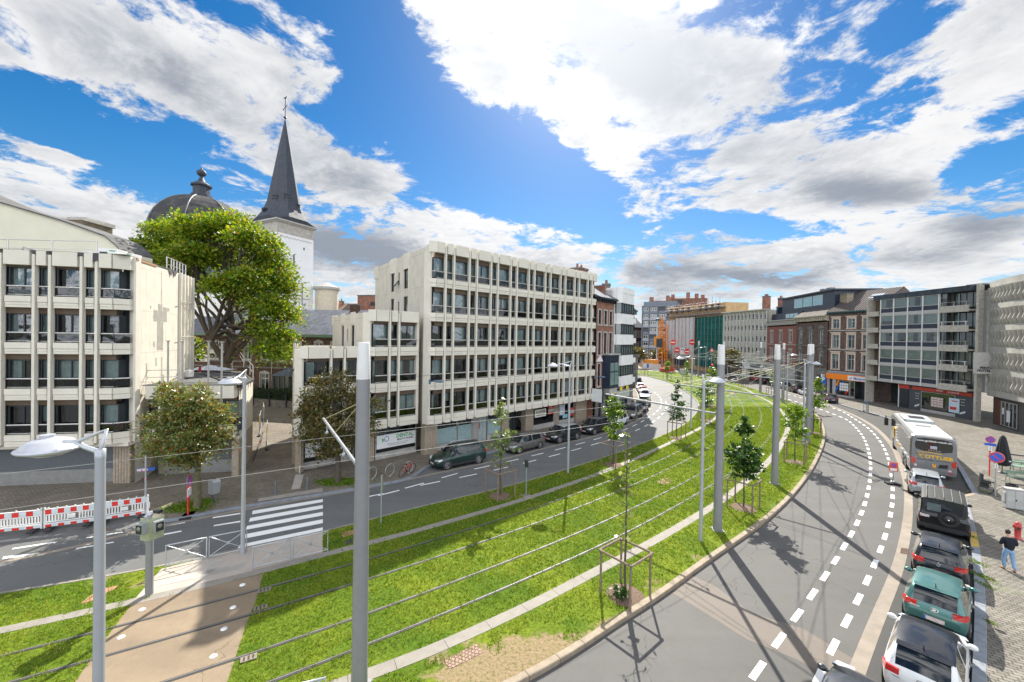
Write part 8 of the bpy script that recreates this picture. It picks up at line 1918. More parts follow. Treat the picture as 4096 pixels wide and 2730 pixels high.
# weeds along the right kerb and tree pits on the left pavement
C = [];rg = random.Random(9)
for (px,py,s_,n) in [(3905,2250,.25,200),(3925,2305,.25,260),(3935,2340,.18,120),(3960,2490,.12,60),(3893,2150,.15,90),(3800,1985,.2,80),(3855,2190,.1,40),(3942,1968,.25,90)]:
    p = g(px,py)
    for _ in range(n): C.append((p.x+rg.gauss(0,s_*.5),p.y+rg.gauss(0,s_),rg.uniform(.01,.04)))
wd = tag(leaves('kerb_weeds',C,.045,M_LFS,None,9),'green weeds sprouting along the kerb and plaza setts on the right','weeds',kind='stuff')
C = []
for (px,py,sx,sy,n) in [(745,2035,.9,.45,1500),(800,2010,.7,.4,900),(1350,1930,1.0,.5,2200),(1440,1925,.5,.4,500)]:
    p = g(px,py)
    for _ in range(n): C.append((p.x+rg.gauss(0,sx*.6),p.y+rg.gauss(0,sy*.6),rg.uniform(.01,.08)))
tag(leaves('tree_pit_grass',C,.09,M_LFS,None,10),'rough grass in the tree pits of the left pavement','grass',kind='stuff')
# ------------------------------------------------------------------ street furniture
M_GALV = P('galvanised steel',(.42,.44,.46),.4,.5,var=.08);M_RW = P('barrier white',(.70,.70,.68),.5,var=.05);M_BRED = P('barrier red',(.62,.03,.02),.5,var=.05);M_GREYP = P('grey street paint',(.13,.15,.17),.5,.3,var=.1)
# red and white barriers in front of the left block
bA, bB, bC, bD = g(-330,2172), g(172,2118), g(390,2090), g(597,2058)
def barrier(a,b,label):
    d = b-a;L = d.length;t = thing('site_barrier',label,'barrier',a,math.atan2(d.y,d.x),'red and white site barriers')
    mb = MB();mb.box(.03,L-.03,-.025,.025,.22,.28);mb.box(.03,L-.03,-.025,.025,.68,.74);mb.box(.03,L-.03,-.02,.02,.32,.36);mb.box(.03,L-.03,-.03,.03,.98,1.02)
    mb.box(.03,.09,-.03,.03,.05,1.1);mb.box(L-.09,L-.03,-.03,.03,.05,1.1)
    n = int(L/.115)
    for k in range(n):
        if not (.42 < k/n < .60): mb.box(.08+k*.115,.135+k*.115,-.015,.015,.36,.68)
    mb.box(L*.44,L*.58,-.02,.02,.42,.62)
    for k in range(6): mb.cyl((.2+k*(L-.4)/5,0,1.02),.03,.06,8)
    mb.build('frame',M_RW,t)
    m_ = max(4,round(L/.27));mw_, mr_ = MB(), MB()
    for k in range(m_):
        (mr_ if k % 2 == 0 else mw_).box(.09+k*(L-.18)/m_,.09+(k+1)*(L-.18)/m_,-.04,.04,.745,.975);(mr_ if k % 2 == 0 else mw_).box(.09+k*(L-.18)/m_,.09+(k+1)*(L-.18)/m_,-.03,.03,.10,.215)
    mw_.build('white_bands',P('barrier blue white',(.55,.62,.64),.45),t);mr_.build('red_bands',M_BRED,t)
    for x_ in (.3,L-.3): mb = MB();mb.box(x_-.12,x_+.12,-.4,.4,0,.07);mb.build('foot',M_PLAS,t)
for (a,b,lab) in ((bA,bB,'red and white site barrier reaching the left edge of the photo'),(bB,bC,'red and white site barrier in the middle, left of the tall lamp post'),(bC,bD,'red and white site barrier at the right end by the street name post')): barrier(a,b,lab)
def post(mb,h,r=.04,n=10): mb.cyl((0,0,0),r,h,n)
# street name post
t = thing('street_name_post','thin post with a small blue street name plate at the barrier end','sign post',g(582,2060));mb = MB();post(mb,3.3,.05);mb.build('post',M_GALV,t)
mb = MB();mb.at((0,0,0),.5);mb.box(-.38,.38,-.03,.03,2.42,2.6);mb.build('name_plate',M_BLUEI,t);mb = MB().at((0,0,0),.5);mb.box(-.36,.1,-.035,-.03,2.44,2.58);mb.build('plate_pattern',P('sign white red',(.6,.6,.62),.5,col2=(.5,.05,.04),c2=(.5,.55),scale=12),t);mb = MB();mb.tube([(-.1,0,1.95),(.12,0,1.98),(0,.05,1.9)],.03,5);mb.build('barrier_tape',M_BRED,t)
def disc(parent,name,z,r,mats,y=0,diag=True,cross=False,rz=0.0):
    X = Matrix.Rotation(rz,4,'Z') @ Matrix.Translation((0,y,z)) @ Matrix.Rotation(pi/2,4,'X')
    mb = MB();mb.X = X;mb.lathe([(0,-.012),(r,-.012),(r,0),(r*.97,.004)],28);mb.cur = 1;mb.lathe([(r*.78,.006),(r*.97,.005)],28);mb.cur = 2;mb.lathe([(0,.004),(r*.79,.005)],28);mb.cur = 1
    def bar(a): c, s = cos(a), sin(a);w_ = r*.09;l = r*.8;mb.add([(-c*l-s*w_,-s*l+c*w_,.008),(-c*l+s*w_,-s*l-c*w_,.008),(c*l+s*w_,s*l-c*w_,.008),(c*l-s*w_,s*l+c*w_,.008)],[(0,1,2,3)],False)
    if diag: bar(-pi/4)
    if cross: bar(pi/4)
    return mb.build(name,mats,parent)
SM = [M_GALV,M_BRED,P('sign blue',(.02,.10,.50),.4)]
def sign_text(t,z,y=-.03):
    pass
t = thing('no_stopping_sign','temporary red framed no stopping sign on a rubber foot by the tree pit at left','road sign',g(752,2068,ZR),RAD(109));mb = MB();mb.box(-.45,.45,-.25,.25,0,.12);mb.build('rubber_foot',M_PLAS,t);mb = MB();mb.box(-.035,.035,-.035,.035,.1,1.95);mb.box(-.09,.09,-.04,-.03,.5,1.2);mb.build('post',M_BRED,t)
disc(t,'sign_disc',2.0,.33,SM,-.05,True,True);mb = MB();mb.box(-.24,.24,-.06,-.03,1.15,1.6);mb.build('sub_plate',M_SIGNW,t);mb = MB();mb.box(-.27,.27,-.035,-.02,1.12,1.63);mb.build('plate_frame',M_BRED,t)
# twin litter bin
t = thing('litter_bin','slanted grey litter bin on two dark legs beside the tree at left','litter bin',g(856,2010),RAD(-25));mb = MB();mb.ext([(-.22,.55),(.22,.55),(.30,1.25),(.1,1.4),(-.26,1.3)],-.2,.2);mb.build('bin',M_GALV,t);mb = MB();mb.box(-.12,-.02,-.10,.10,1.30,1.42);mb.box(.03,.13,-.10,.1,1.28,1.40);mb.build('slot',M_PLAS,t)
for s_ in (-1,1): mb = MB();mb.tube([(s_*.22,.0,0),(s_*.16,0,.6),(s_*.18,0,1.3)],.035,6);mb.build('leg',M_GREYP,t)
# pedestrian signal column
t = thing('traffic_signal','grey signal column with back-to-back pedestrian lights at the left grass edge','traffic signal',g(597,2378),RAD(-12))
mb = MB();mb.lathe([(.13,0),(.12,2.0),(.105,2.9),(.09,3.1),(0,3.1)],16);mb.build('column',M_MAST,t)
for (x_,y_,r_,w2) in ((-.05,-.14,.1,.26),(.22,.10,RAD(75),.3)):
    X = Matrix.Translation((x_,y_,2.62)) @ Matrix.Rotation(r_,4,'Z');mb = MB();mb.X = X;mb.box(-w2*.75,w2*.75,.0,.03,-.48,.36);sb_ = mb.build('backing_board',P('olive grey board',(.30,.33,.22),.4),t)
    mb = MB();mb.X = X;mb.box(-.15,.15,-.22,0,-.16,.25);mb.build('signal_box',M_GALV,sb_);mb = MB();mb.X = X;mb.box(-.12,.12,-.235,-.22,-.13,.2);mb.build('signal_face',M_PLAS,sb_);mb = MB();mb.X = X;mb.ellip((0,-.235,.07),(.08,.02,.08),12,6);mb.build('lens',P('unlit lens',(.2,.21,.17),.2,spec=1),sb_)
mb = MB();mb.cyl((0,0,3.1),.13,.10,14,.08);mb.build('cap',M_GALV,t);mb = MB();mb.cb((.25,.1,3.2),(.28,.16,.12));mb.build('detector',M_FRAME,t)
# platform railings
def rail_pair(a,b,label,z=0.0):
    d = b-a;L = d.length/2
    for k in range(2):
        t = thing('street_railing',label[k],'railing',a+d*(.5*k),math.atan2(d.y,d.x),'crossed steel railings at the platform')
        mb = MB();mb.tube([(.04,0,-.02),(.04,0,1.0),(L-.06,0,1.0),(L-.06,0,-.02)],.026,8);mb.tube([(.04,0,.12),(L-.06,0,.12)],.022,6);mb.build('frame',M_GALV,t)
        for (z0,z1) in ((.12,1.0),(1.0,.12)): mb = MB();mb.tube([(.04,0,z0),(L-.06,0,z1)],.018,6);mb.build('diagonal',M_GALV,t)
        mb = MB();mb.X = Matrix.Translation((L/2-.01,0,.56)) @ Matrix.Rotation(pi/2,4,'X');mb.cyl((0,0,-.03),.07,.06,14);mb.build('medallion',M_GALV,t)
rail_pair(g(658,2277),g(992,2203),['crossed railing panel at the left end of the far side of the platform','crossed railing panel on the far side of the platform behind the lamp post'])
rail_pair(g(1006,2283),g(1316,2208),['crossed railing panel on the track side of the platform, left one','crossed railing panel on the track side of the platform, right one at the zebra'])
p = g(1300,2860);t = thing('street_railing','single rail end rising at the bottom edge between the near rails','railing',p,RAD(200));mb = MB();mb.tube([(0,0,0),(0,0,1.0),(2.2,0,1.0),(2.2,0,0)],.03,8);mb.build('frame',M_GALV,t);mb = MB();mb.tube([(0,0,1.0),(2.2,0,.12)],.02,6);mb.build('diagonal',M_GALV,t)
# bollards, hoops, bicycle
for k, (px,py) in enumerate([(1102,1978),(1229,1957)]): p = g(px,py);mb = MB();mb.lathe([(.10,0),(.07,.35),(.055,.75),(.04,.80),(0,.84)],14);tag(mb.build('bollard',M_GREYP,loc=p),['grey conical bollard left of the tactile strip behind the zebra','grey conical bollard right of the tactile strip by the tree pit'][k],'bollard','bollards behind the zebra')
hp_ = [(1487,1919),(1559,1906),(1635,1893)]
for k, (px,py) in enumerate(hp_):
    p = g(px,py);mb = MB();mb.tube([(.42*cos(2*pi*i/28-pi/2),.0,.46+.42*sin(2*pi*i/28-pi/2)) for i in range(29)],.024,8,cap=False);mb.box(-.1,.1,-.06,.06,0,.05)
    tag(mb.build('bicycle_stand',M_GALV,loc=p,rz=RAD(60)),['steel ring bicycle stand just right of the near mast','middle steel ring bicycle stand, empty','steel ring bicycle stand holding the red bicycle'][k],'bicycle stand','ring bicycle stands')
def bicycle(label,p,rz,fr,group=None,basket=False,lean=.12,seatchild=False):
    t = thing('bicycle',label,'bicycle',p,rz,group);X0 = Matrix.Rotation(lean,4,'X');R_ = .34
    for x_ in (-.52,.52):
        mb = MB();mb.X = X0 @ Matrix.Translation((x_,0,R_)) @ Matrix.Rotation(pi/2,4,'X');mb.tube([(R_*cos(2*pi*i/24),R_*sin(2*pi*i/24),0) for i in range(25)],.02,6,cap=False);w_ = mb.build('wheel',M_TYRE,t)
        mb = MB();mb.X = X0 @ Matrix.Translation((x_,0,R_)) @ Matrix.Rotation(pi/2,4,'X')
        for k in range(9): a = pi*k/9;mb.tube([(-R_*cos(a),-R_*sin(a),0),(R_*cos(a),R_*sin(a),0)],.003,3,cap=False)
        mb.build('spokes',M_GALV,w_)
    mb = MB();mb.X = X0
    for P_ in ([(-.52,0,R_),(-.10,0,.30),(-.22,0,.78),(-.52,0,R_)],[(-.10,0,.30),(.34,0,.72),(-.2,0,.70)],[(.52,0,R_),(.36,0,.70),(.32,0,.95)]): mb.tube(P_,.02,6)
    mb.build('frame',fr,t);mb = MB();mb.X = X0;mb.ellip((-.24,0,.86),(.14,.07,.04),10,6);mb.tube([(-.23,0,.84),(-.22,0,.75)],.015,6);mb.build('saddle',M_PLAS,t)
    mb = MB();mb.X = X0;mb.tube([(.22,-.28,1.0),(.33,-.15,.98),(.34,.15,.98),(.22,.28,1.0)],.014,6);mb.build('handlebar',M_PLAS,t)
    mb = MB();mb.X = X0 @ Matrix.Translation((-.10,0,.30)) @ Matrix.Rotation(pi/2,4,'X');mb.cyl((0,0,-.02),.09,.04,14);mb.build('crankset',M_FRAME,t)
    if basket: mb = MB();mb.X = X0;mb.box(.42,.82,-.22,.22,.62,.66);mb.box(.42,.82,-.24,-.21,.66,.9);mb.box(.42,.82,.21,.24,.66,.9);mb.box(.41,.44,-.22,.22,.66,.9);mb.box(.8,.83,-.22,.22,.66,.9);mb.build('front_basket',M_PLAS,t)
    if seatchild: mb = MB();mb.X = X0;mb.box(-.75,-.35,-.17,.17,.75,.95);mb.box(-.82,-.70,-.16,.16,.8,1.35);mb.build('child_seat',M_PLAS,t);mb = MB();mb.X = X0;mb.box(-.75,-.35,.18,.34,.35,.7);mb.build('pannier',M_PLAS,t)
    return t
bicycle('red bicycle locked to the ring stand in front of the frosted shop windows',g(1628,1900),RAD(62),M_BRED)
# sign posts on the lawn
t = thing('sign_post','post with a narrow rectangular sign seen almost edge-on just right of the near mast','road sign',g(1524,2094),RAD(100));mb = MB();post(mb,2.6,.035);mb.build('post',M_GALV,t);mb = MB();mb.box(-.28,.28,-.045,-.03,1.75,2.55);mb.build('sign_panel',P('olive grey board',(.30,.33,.22),.4),t)
t = thing('sign_post','green grey post carrying a small box, beside the stake frame by the road edge','sign post',g(2104,1984),RAD(20));mb = MB();post(mb,2.3,.045);mb.build('post',P('green grey post',(.22,.30,.28),.5,.3),t);mb = MB();mb.box(-.09,.09,-.09,.09,1.85,2.3);mb.build('box',M_FRAME,t);mb = MB();mb.box(-.3,.3,-.3,.3,0,.02);mb.build('base_slab',M_STRIP,t)
t = thing('sign_post','pavement sign post with a small red and white plate by the pale shop door','sign post',g(1915,1793),RAD(80));mb = MB();post(mb,2.3,.03);mb.build('post',M_GALV,t);mb = MB();mb.box(-.2,.2,-.04,-.03,1.75,2.3);mb.build('sign_panel',P('brown red plate',(.35,.10,.06),.5),t)
# alley: mesh fences and tape
M_YEL = P('yellow marker',(.75,.60,.03),.5)
for k, (a,b) in enumerate([((1037,1745),(1052,1680)),((1052,1680),(1075,1815)),((1067,1800),(1072,1700))]):
    A, B = g(a[0],a[1]), g(b[0],b[1]);d = B-A;L = max(2.2,min(3.4,d.length));t = thing('mesh_fence',['mesh fence panel furthest back in the alley','mesh fence panel in the middle of the alley line','mesh fence panel nearest the street in the alley'][k],'mesh fence',A,math.atan2(d.y,d.x),'mesh fence panels in the alley')
    mb = MB();mb.tube([(0,0,.1),(0,0,1.95),(L,0,1.95),(L,0,.1),(0,0,.1)],.025,6);mb.build('frame',M_GALV,t);mb = MB()
    for i in range(14): mb.tube([(L*(i+1)/15,0,.1),(L*(i+1)/15,0,1.95)],.005,3,cap=False)
    for z in (.6,1.0,1.5): mb.tube([(0,0,z),(L,0,z)],.008,3,cap=False)
    mb.build('mesh',M_GALV,t);mb = MB();mb.box(-.35,.35,-.12,.12,0,.12);mb.build('foot',M_PLAS,t);mb = MB();mb.box(-.03,.03,-.03,.03,1.2,2.05);mb.build('yellow_marker',M_YEL,t)
t = thing('tape_post','dark leaning pole wrapped in red and white tape at the alley corner','post',g(1010,1852));mb = MB();mb.tube([(0,0,0),(.5,.5,2.3)],.03,6);mb.build('pole',M_FRAME,t);mb = MB();mb.tube([(.28,.28,1.2),(.44,.44,1.95)],.085,6);mb.build('barrier_tape',P('red white tape',(.7,.68,.66),.5,col2=(.6,.03,.02),c2=(.5,.52),scale=9),t)
for k, (px,py) in enumerate([(1172,1762),(1208,1787),(1168,1755)][:2]):
    q = g(px,py);mb = MB()
    for (a,b) in ((-.75,-.05),(.05,.75)): mb.box(a,b,-.5,.5,0,.008)
    o = mb.build('painted_patch',P('worn pale paint',(.30,.28,.25),.7),loc=(q.x,q.y,.003),rz=RAD(5));tag(o,kind='structure')
# ---- right side
def sign_p(px,py,rz,label): return thing('no_parking_sign',label,'road sign',g(px,py),rz)
t = sign_p(3981,1985,RAD(-42),'large round no parking sign on a pole with a bicycle chained to it');mb = MB();post(mb,2.85,.045);mb.build('pole',M_GALV,t);disc(t,'sign_disc',2.62,.37,SM,-.06,True,False);mb = MB();mb.box(-.06,.06,-.06,-.045,1.9,2.2);mb.build('sub_plate',M_SIGNW,t);mb = MB();mb.box(-.012,.012,-.066,-.061,1.94,2.16);mb.build('arrow',M_BLK,t)
t = sign_p(3957,1905,RAD(-42),'smaller round no stopping sign with a blue plate and arrow behind the large one');mb = MB();post(mb,2.95,.04);mb.build('pole',M_BRED,t);disc(t,'sign_disc',2.85,.27,SM,-.06,True,True);mb = MB();mb.box(-.30,.30,-.06,-.04,2.36,2.55);mb.build('blue_plate',SM[2],t);mb = MB();mb.box(-.09,.09,-.06,-.04,1.98,2.33);mb.build('sub_plate',M_SIGNW,t);mb = MB();mb.box(-.012,.012,-.066,-.061,2.04,2.28);mb.build('arrow',M_BLK,t)
bicycle('black cargo bicycle with child seat and basket at the no parking sign',g(3990,1983),RAD(-35),M_BLK,basket=True,seatchild=True,lean=.05)
t = thing('no_stopping_sign','small square temporary no stopping sign on a rubber foot standing on the lane marking','road sign',g(3571,1938,ZR),RAD(-20));mb = MB();mb.box(-.42,.42,-.22,.22,0,.12);mb.build('rubber_foot',M_PLAS,t);mb = MB();mb.box(-.03,.03,-.03,.03,.1,1.3);mb.build('post',M_GALV,t);mb = MB();mb.box(-.26,.26,-.05,-.03,.95,1.62);pb3 = mb.build('sign_board',P('orange red board',(.62,.10,.03),.5),t);disc(pb3,'sign_disc',1.42,.18,SM,-.07,True,True);mb = MB();mb.box(-.2,.2,-.056,-.05,1.0,1.18);mb.build('sub_plate',M_SIGNW,pb3)
M_PAR = P('black parasol cloth',(.010,.012,.016),.8,var=.4,scale=9,bump=.3)
t = thing('parasol','folded black parasol standing beside the green picnic tables','parasol',g(4008,1893));mb = MB();mb.cyl((0,0,0),.03,3.0,8);mb.lathe([(.3,0),(.3,.06),(.05,.1)],12);mb.build('pole',M_FRAME,t)
mb = MB();vs = [];prof = [(.06,2.98),(.16,2.85),(.22,2.5),(.28,2.0),(.36,1.4),(.42,.95),(.30,.62)];n = 24
for k in range(n):
    a = 2*pi*k/n
    for (r,z) in prof: rr = r*(1+.22*sin(6*a)*(min(1,(3-z)/1.2)));vs.append((rr*cos(a),rr*sin(a),z))
mb.add(vs,[(k*7+i,((k+1) % n)*7+i,((k+1) % n)*7+i+1,k*7+i+1) for k in range(n) for i in range(6)],True);mb.build('canopy',M_PAR,t);mb = MB()
for a in (.2,2.3,-1.4): mb.cb((.40*cos(a),.40*sin(a),1.05),(.14,.14,.07))
mb.build('white_motif',M_SIGNW,t)
M_PG = P('green slatted timber',(.17,.25,.19),.6,var=.15)
def picnic(label,px,py,rz):
    t = thing('picnic_table',label,'picnic table',g(px,py),rz,'green picnic tables')
    mb = MB()
    for k in range(5): mb.box(-.9,.9,-.38+k*.155,-.38+k*.155+.14,.72,.76)
    mb.build('table_top',M_PG,t)
    for s_ in (-1,1): mb = MB();mb.tube([(s_*.7,-.35,0),(s_*.7,-.1,.72)],.03,6);mb.tube([(s_*.7,.35,0),(s_*.7,.1,.72)],.03,6);mb.build('leg',M_PG,t)
picnic('green picnic table further back beside the folded parasol',4040,1878,RAD(-28));picnic('green picnic table cut by the right edge of the photo',4100,1905,RAD(-28))
def bench(label,px,py,rz):
    t = thing('bench',label,'bench',g(px,py),rz,'green benches');mb = MB()
    for k in range(3): mb.box(-.6,.6,-.2+k*.14,-.2+k*.14+.12,.44,.47)
    mb.build('seat',M_PG,t)
    for s_ in (-1,1): mb = MB();mb.tube([(s_*.5,-.2,0),(s_*.5,-.15,.45),(s_*.5,.15,.45),(s_*.5,.2,0)],.022,6);mb.build('leg',M_PG,t)
    mb = MB()
    for k in range(2): mb.box(-.6,.6,.22+k*.03,.25+k*.03,.58+k*.14,.68+k*.14)
    mb.build('backrest',M_PG,t)
bench('green chair-like bench just in front of the picnic tables',4068,1932,RAD(-20));bench('green bench behind the nearer picnic table',4085,1880,RAD(150))
t = thing('rail','long dark rail running behind the picnic tables','rail',g(4025,1858));mb = MB();mb.tube([(0,0,.9),(3.5,-2.8,.9)],.05,6);mb.build('top_rail',M_FRAME,t)
for f in (0,.5,1): mb = MB();mb.tube([(3.5*f,-2.8*f,0),(3.5*f,-2.8*f,.9)],.04,6);mb.build('post',M_FRAME,t)
t = thing('utility_cabinet','pale grey utility cabinet standing on the plaza setts','cabinet',g(4050,2036),RAD(-28));M_CAB = P('cabinet grey',(.36,.36,.35),.6,var=.08,scale=2,bump=.1)
mb = MB();mb.box(-.38,.38,-.22,.22,.06,1.22);mb.build('cabinet_body',M_CAB,t);mb = MB();mb.prism([(-.41,-.25),(.41,-.25),(.41,.25),(-.41,.25)],1.22,1.28);mb.build('lid',M_CAB,t);mb = MB();mb.box(-.42,-.381,-.15,.15,.4,1.0);mb.box(-.34,-.01,-.235,-.221,.12,1.15);mb.box(.01,.34,-.235,-.221,.12,1.15);mb.build('cabinet_door',P('cabinet door grey',(.40,.40,.39),.5),t);mb = MB();mb.cb((.05,-.24,.6),(.04,.03,.12));mb.build('handle',M_PLAS,t)
t = thing('fire_hydrant','red fire hydrant standing behind the person on the plaza','hydrant',g(4070,2156));M_HYD = P('hydrant red',(.42,.045,.04),.5,var=.1)
mb = MB();mb.lathe([(.16,0),(.16,.05),(.12,.08),(.12,.55),(.15,.58),(.15,.64),(.13,.66),(.13,.78),(.10,.86),(0,.90)],18);mb.build('barrel',M_HYD,t);mb = MB();mb.X = Matrix.Rotation(RAD(190),4,'Z') @ Matrix.Translation((.1,0,.66)) @ Matrix.Rotation(pi/2,4,'Y');mb.cyl((0,0,0),.085,.13,14);mb.build('outlet',M_HYD,t);mb = MB();mb.X = Matrix.Rotation(RAD(230),4,'Z') @ Matrix.Translation((.12,0,.6)) @ Matrix.Rotation(pi/2,4,'Y');mb.cyl((0,0,0),.06,.08,12);mb.build('outlet_cap',M_FRAME,t)
t = thing('parking_meter','grey parking meter post on the pavement left of the coach','parking meter',g(3469,1651),RAD(-60));mb = MB();mb.box(-.14,.14,-.12,.12,0,1.35);mb.build('post',M_CAB,t);mb = MB();mb.box(-.17,.17,-.16,.14,1.2,1.75);mb.build('head',P('meter blue grey',(.10,.14,.18),.4),t)
t = thing('kick_scooter','electric scooter leaning beside the parking meter','scooter',g(3448,1648),RAD(20));mb = MB();mb.box(-.45,.35,-.08,.08,.10,.15);mb.build('deck',M_PLAS,t);mb = MB();mb.tube([(.42,0,.12),(.30,0,1.1)],.03,6);mb.tube([(.30,-.22,1.1),(.30,.22,1.1)],.02,6);mb.build('stem',P('teal stem',(.05,.35,.38),.4),t)
for x_ in (-.5,.45): mb = MB();mb.X = Matrix.Translation((x_,0,.10)) @ Matrix.Rotation(pi/2,4,'X');mb.cyl((0,0,-.03),.10,.06,14);mb.build('wheel',M_TYRE,t)
t = thing('parking_sign','blue parking sign with a white letter left of the orange shop','road sign',g(3292,1580),RAD(-60));mb = MB();post(mb,3.2,.04);mb.build('post',M_GALV,t);mb = MB();mb.box(-.42,.42,-.06,-.03,2.2,3.4);sp2 = mb.build('sign_panel',SM[2],t);text_mb('P',1.0,M_SIGNW,parent=sp2,loc=(0,-.07,2.95),bold=.03)
for k, (px,py,z_) in enumerate([(2690,1482,9.4),(2765,1490,9.6),(2706,1482,6.8),(2746,1490,6.6)]):
    t = thing('no_entry_sign',['upper left red round sign on the front of the tarpaulin building','upper right red round sign on the front of the tarpaulin building','lower left red round sign by the tarpaulin building','lower right red round sign by the tarpaulin building'][k],'road sign',g(px,py,-.1),RAD(-15)+RAD(10)*(k % 2),'round red signs by the building site')
    mb = MB();post(mb,z_,.05,6);mb.build('post',M_GALV,t);disc(t,'sign_disc',z_,.95,[M_GALV,M_BRED,M_BRED],-.1,False,False);mb = MB();mb.box(-.65,.65,-.14,-.12,z_-.15,z_+.15);mb.build('white_bar',M_SIGNW,t)
t = thing('warning_sign','red edged triangular warning sign right of the green netting','road sign',g(2845,1505,-.1),RAD(-10));mb = MB();post(mb,7.2,.05,6);mb.build('post',M_GALV,t);mb = MB();mb.ext([(-.75,7.0),(.75,7.0),(0,8.3)],-.1,-.06);mb.build('red_triangle',M_BRED,t);mb = MB();mb.ext([(-.42,7.2),(.42,7.2),(0,7.9)],-.12,-.1);mb.build('white_field',M_SIGNW,t)
for k, (px,py) in enumerate([(2847,1508),(2663,1500),(2548,1497)]):
    t = thing('traffic_light',['traffic light showing red beyond the lawn','dark traffic light post by the red excavator','dark signal post at the far left corner'][k],'traffic light',g(px,py,-.1),RAD(-10),'far traffic lights');mb = MB();post(mb,3.6,.07,8);mb.build('post',M_FRAME,t);mb = MB();mb.box(-.2,.2,-.2,.1,2.7,3.7);hh_ = mb.build('signal_box',M_FRAME,t)
    if k == 0: mb = MB();mb.ellip((0,-.22,3.45),(.16,.06,.16),10,6);mb.build('red_lens',P('lit red lens',(.8,.02,.01),.4,emit=((1,.05,.02),2.5)),hh_)
t = thing('service_cabinet','pale grey service cabinet at the far end of the lawn','cabinet',g(2735,1500,-.1),RAD(-10));mb = MB();mb.box(-1.1,1.1,-.4,.4,0,1.7);mb.build('cabinet_body',M_CAB,t);mb = MB();mb.box(-1.0,-.05,-.43,-.4,.1,1.6);mb.box(.05,1.0,-.43,-.4,.1,1.6);mb.build('cabinet_door',P('cabinet door grey',(.40,.40,.39),.5),t)
bl0 = MB();bl0.lathe([(.09,0),(.09,1.0),(.06,1.08),(0,1.1)],10);bo = bl0.build('bollard',M_GREYP);tag(bo,'x','bollard','dark bollards at the far junction')
for k, (px,py) in enumerate([(2535,1490),(2520,1483),(2600,1470),(2612,1473),(2624,1476),(2700,1490),(2715,1494),(2770,1500),(2782,1503)]):
    o = bo if k == 0 else bo.copy()
    if k: COL.objects.link(o)
    o.location = g(px,py,-.1);o['label'] = 'dark post bollard at the far junction beyond the lawn'
t = thing('blue_sign_post','blue and white sign post beside the stake frame at the far tip of the lawn','sign post',g(2590,1500));mb = MB();post(mb,3.2,.06);mb.build('post',M_GALV,t);mb = MB();mb.box(-.3,.3,-.1,-.05,2.0,3.2);mb.build('sign_panel',SM[2],t)
# ------------------------------------------------------------------ people
M_SKIN = P('skin',(.52,.29,.20),.6,var=.05);M_HAIR = P('dark hair',(.02,.016,.014),.7,var=.3,scale=30)
def ensure_skin(me):
    import bmesh
    bm = bmesh.new();bm.from_mesh(me);bm.verts.layers.skin.verify();bm.to_mesh(me);bm.free()
def skin_obj(name,joints,edges,radii,mat,parent,root_i=0,lv=1):
    me = bpy.data.meshes.new(name);me.from_pydata([tuple(j) for j in joints],edges,[]);ensure_skin(me);me.materials.append(mat)
    o = bpy.data.objects.new(name,me);COL.objects.link(o);o.parent = parent
    md = o.modifiers.new('skin','SKIN');md.use_smooth_shade = True;sl = me.skin_vertices[0].data
    for i, r in enumerate(radii): sl[i].radius = r if isinstance(r,tuple) else (r,r);sl[i].use_root = (i == root_i)
    if lv: sb_ = o.modifiers.new('sub','SUBSURF');sb_.levels = lv;sb_.render_levels = lv
    return o
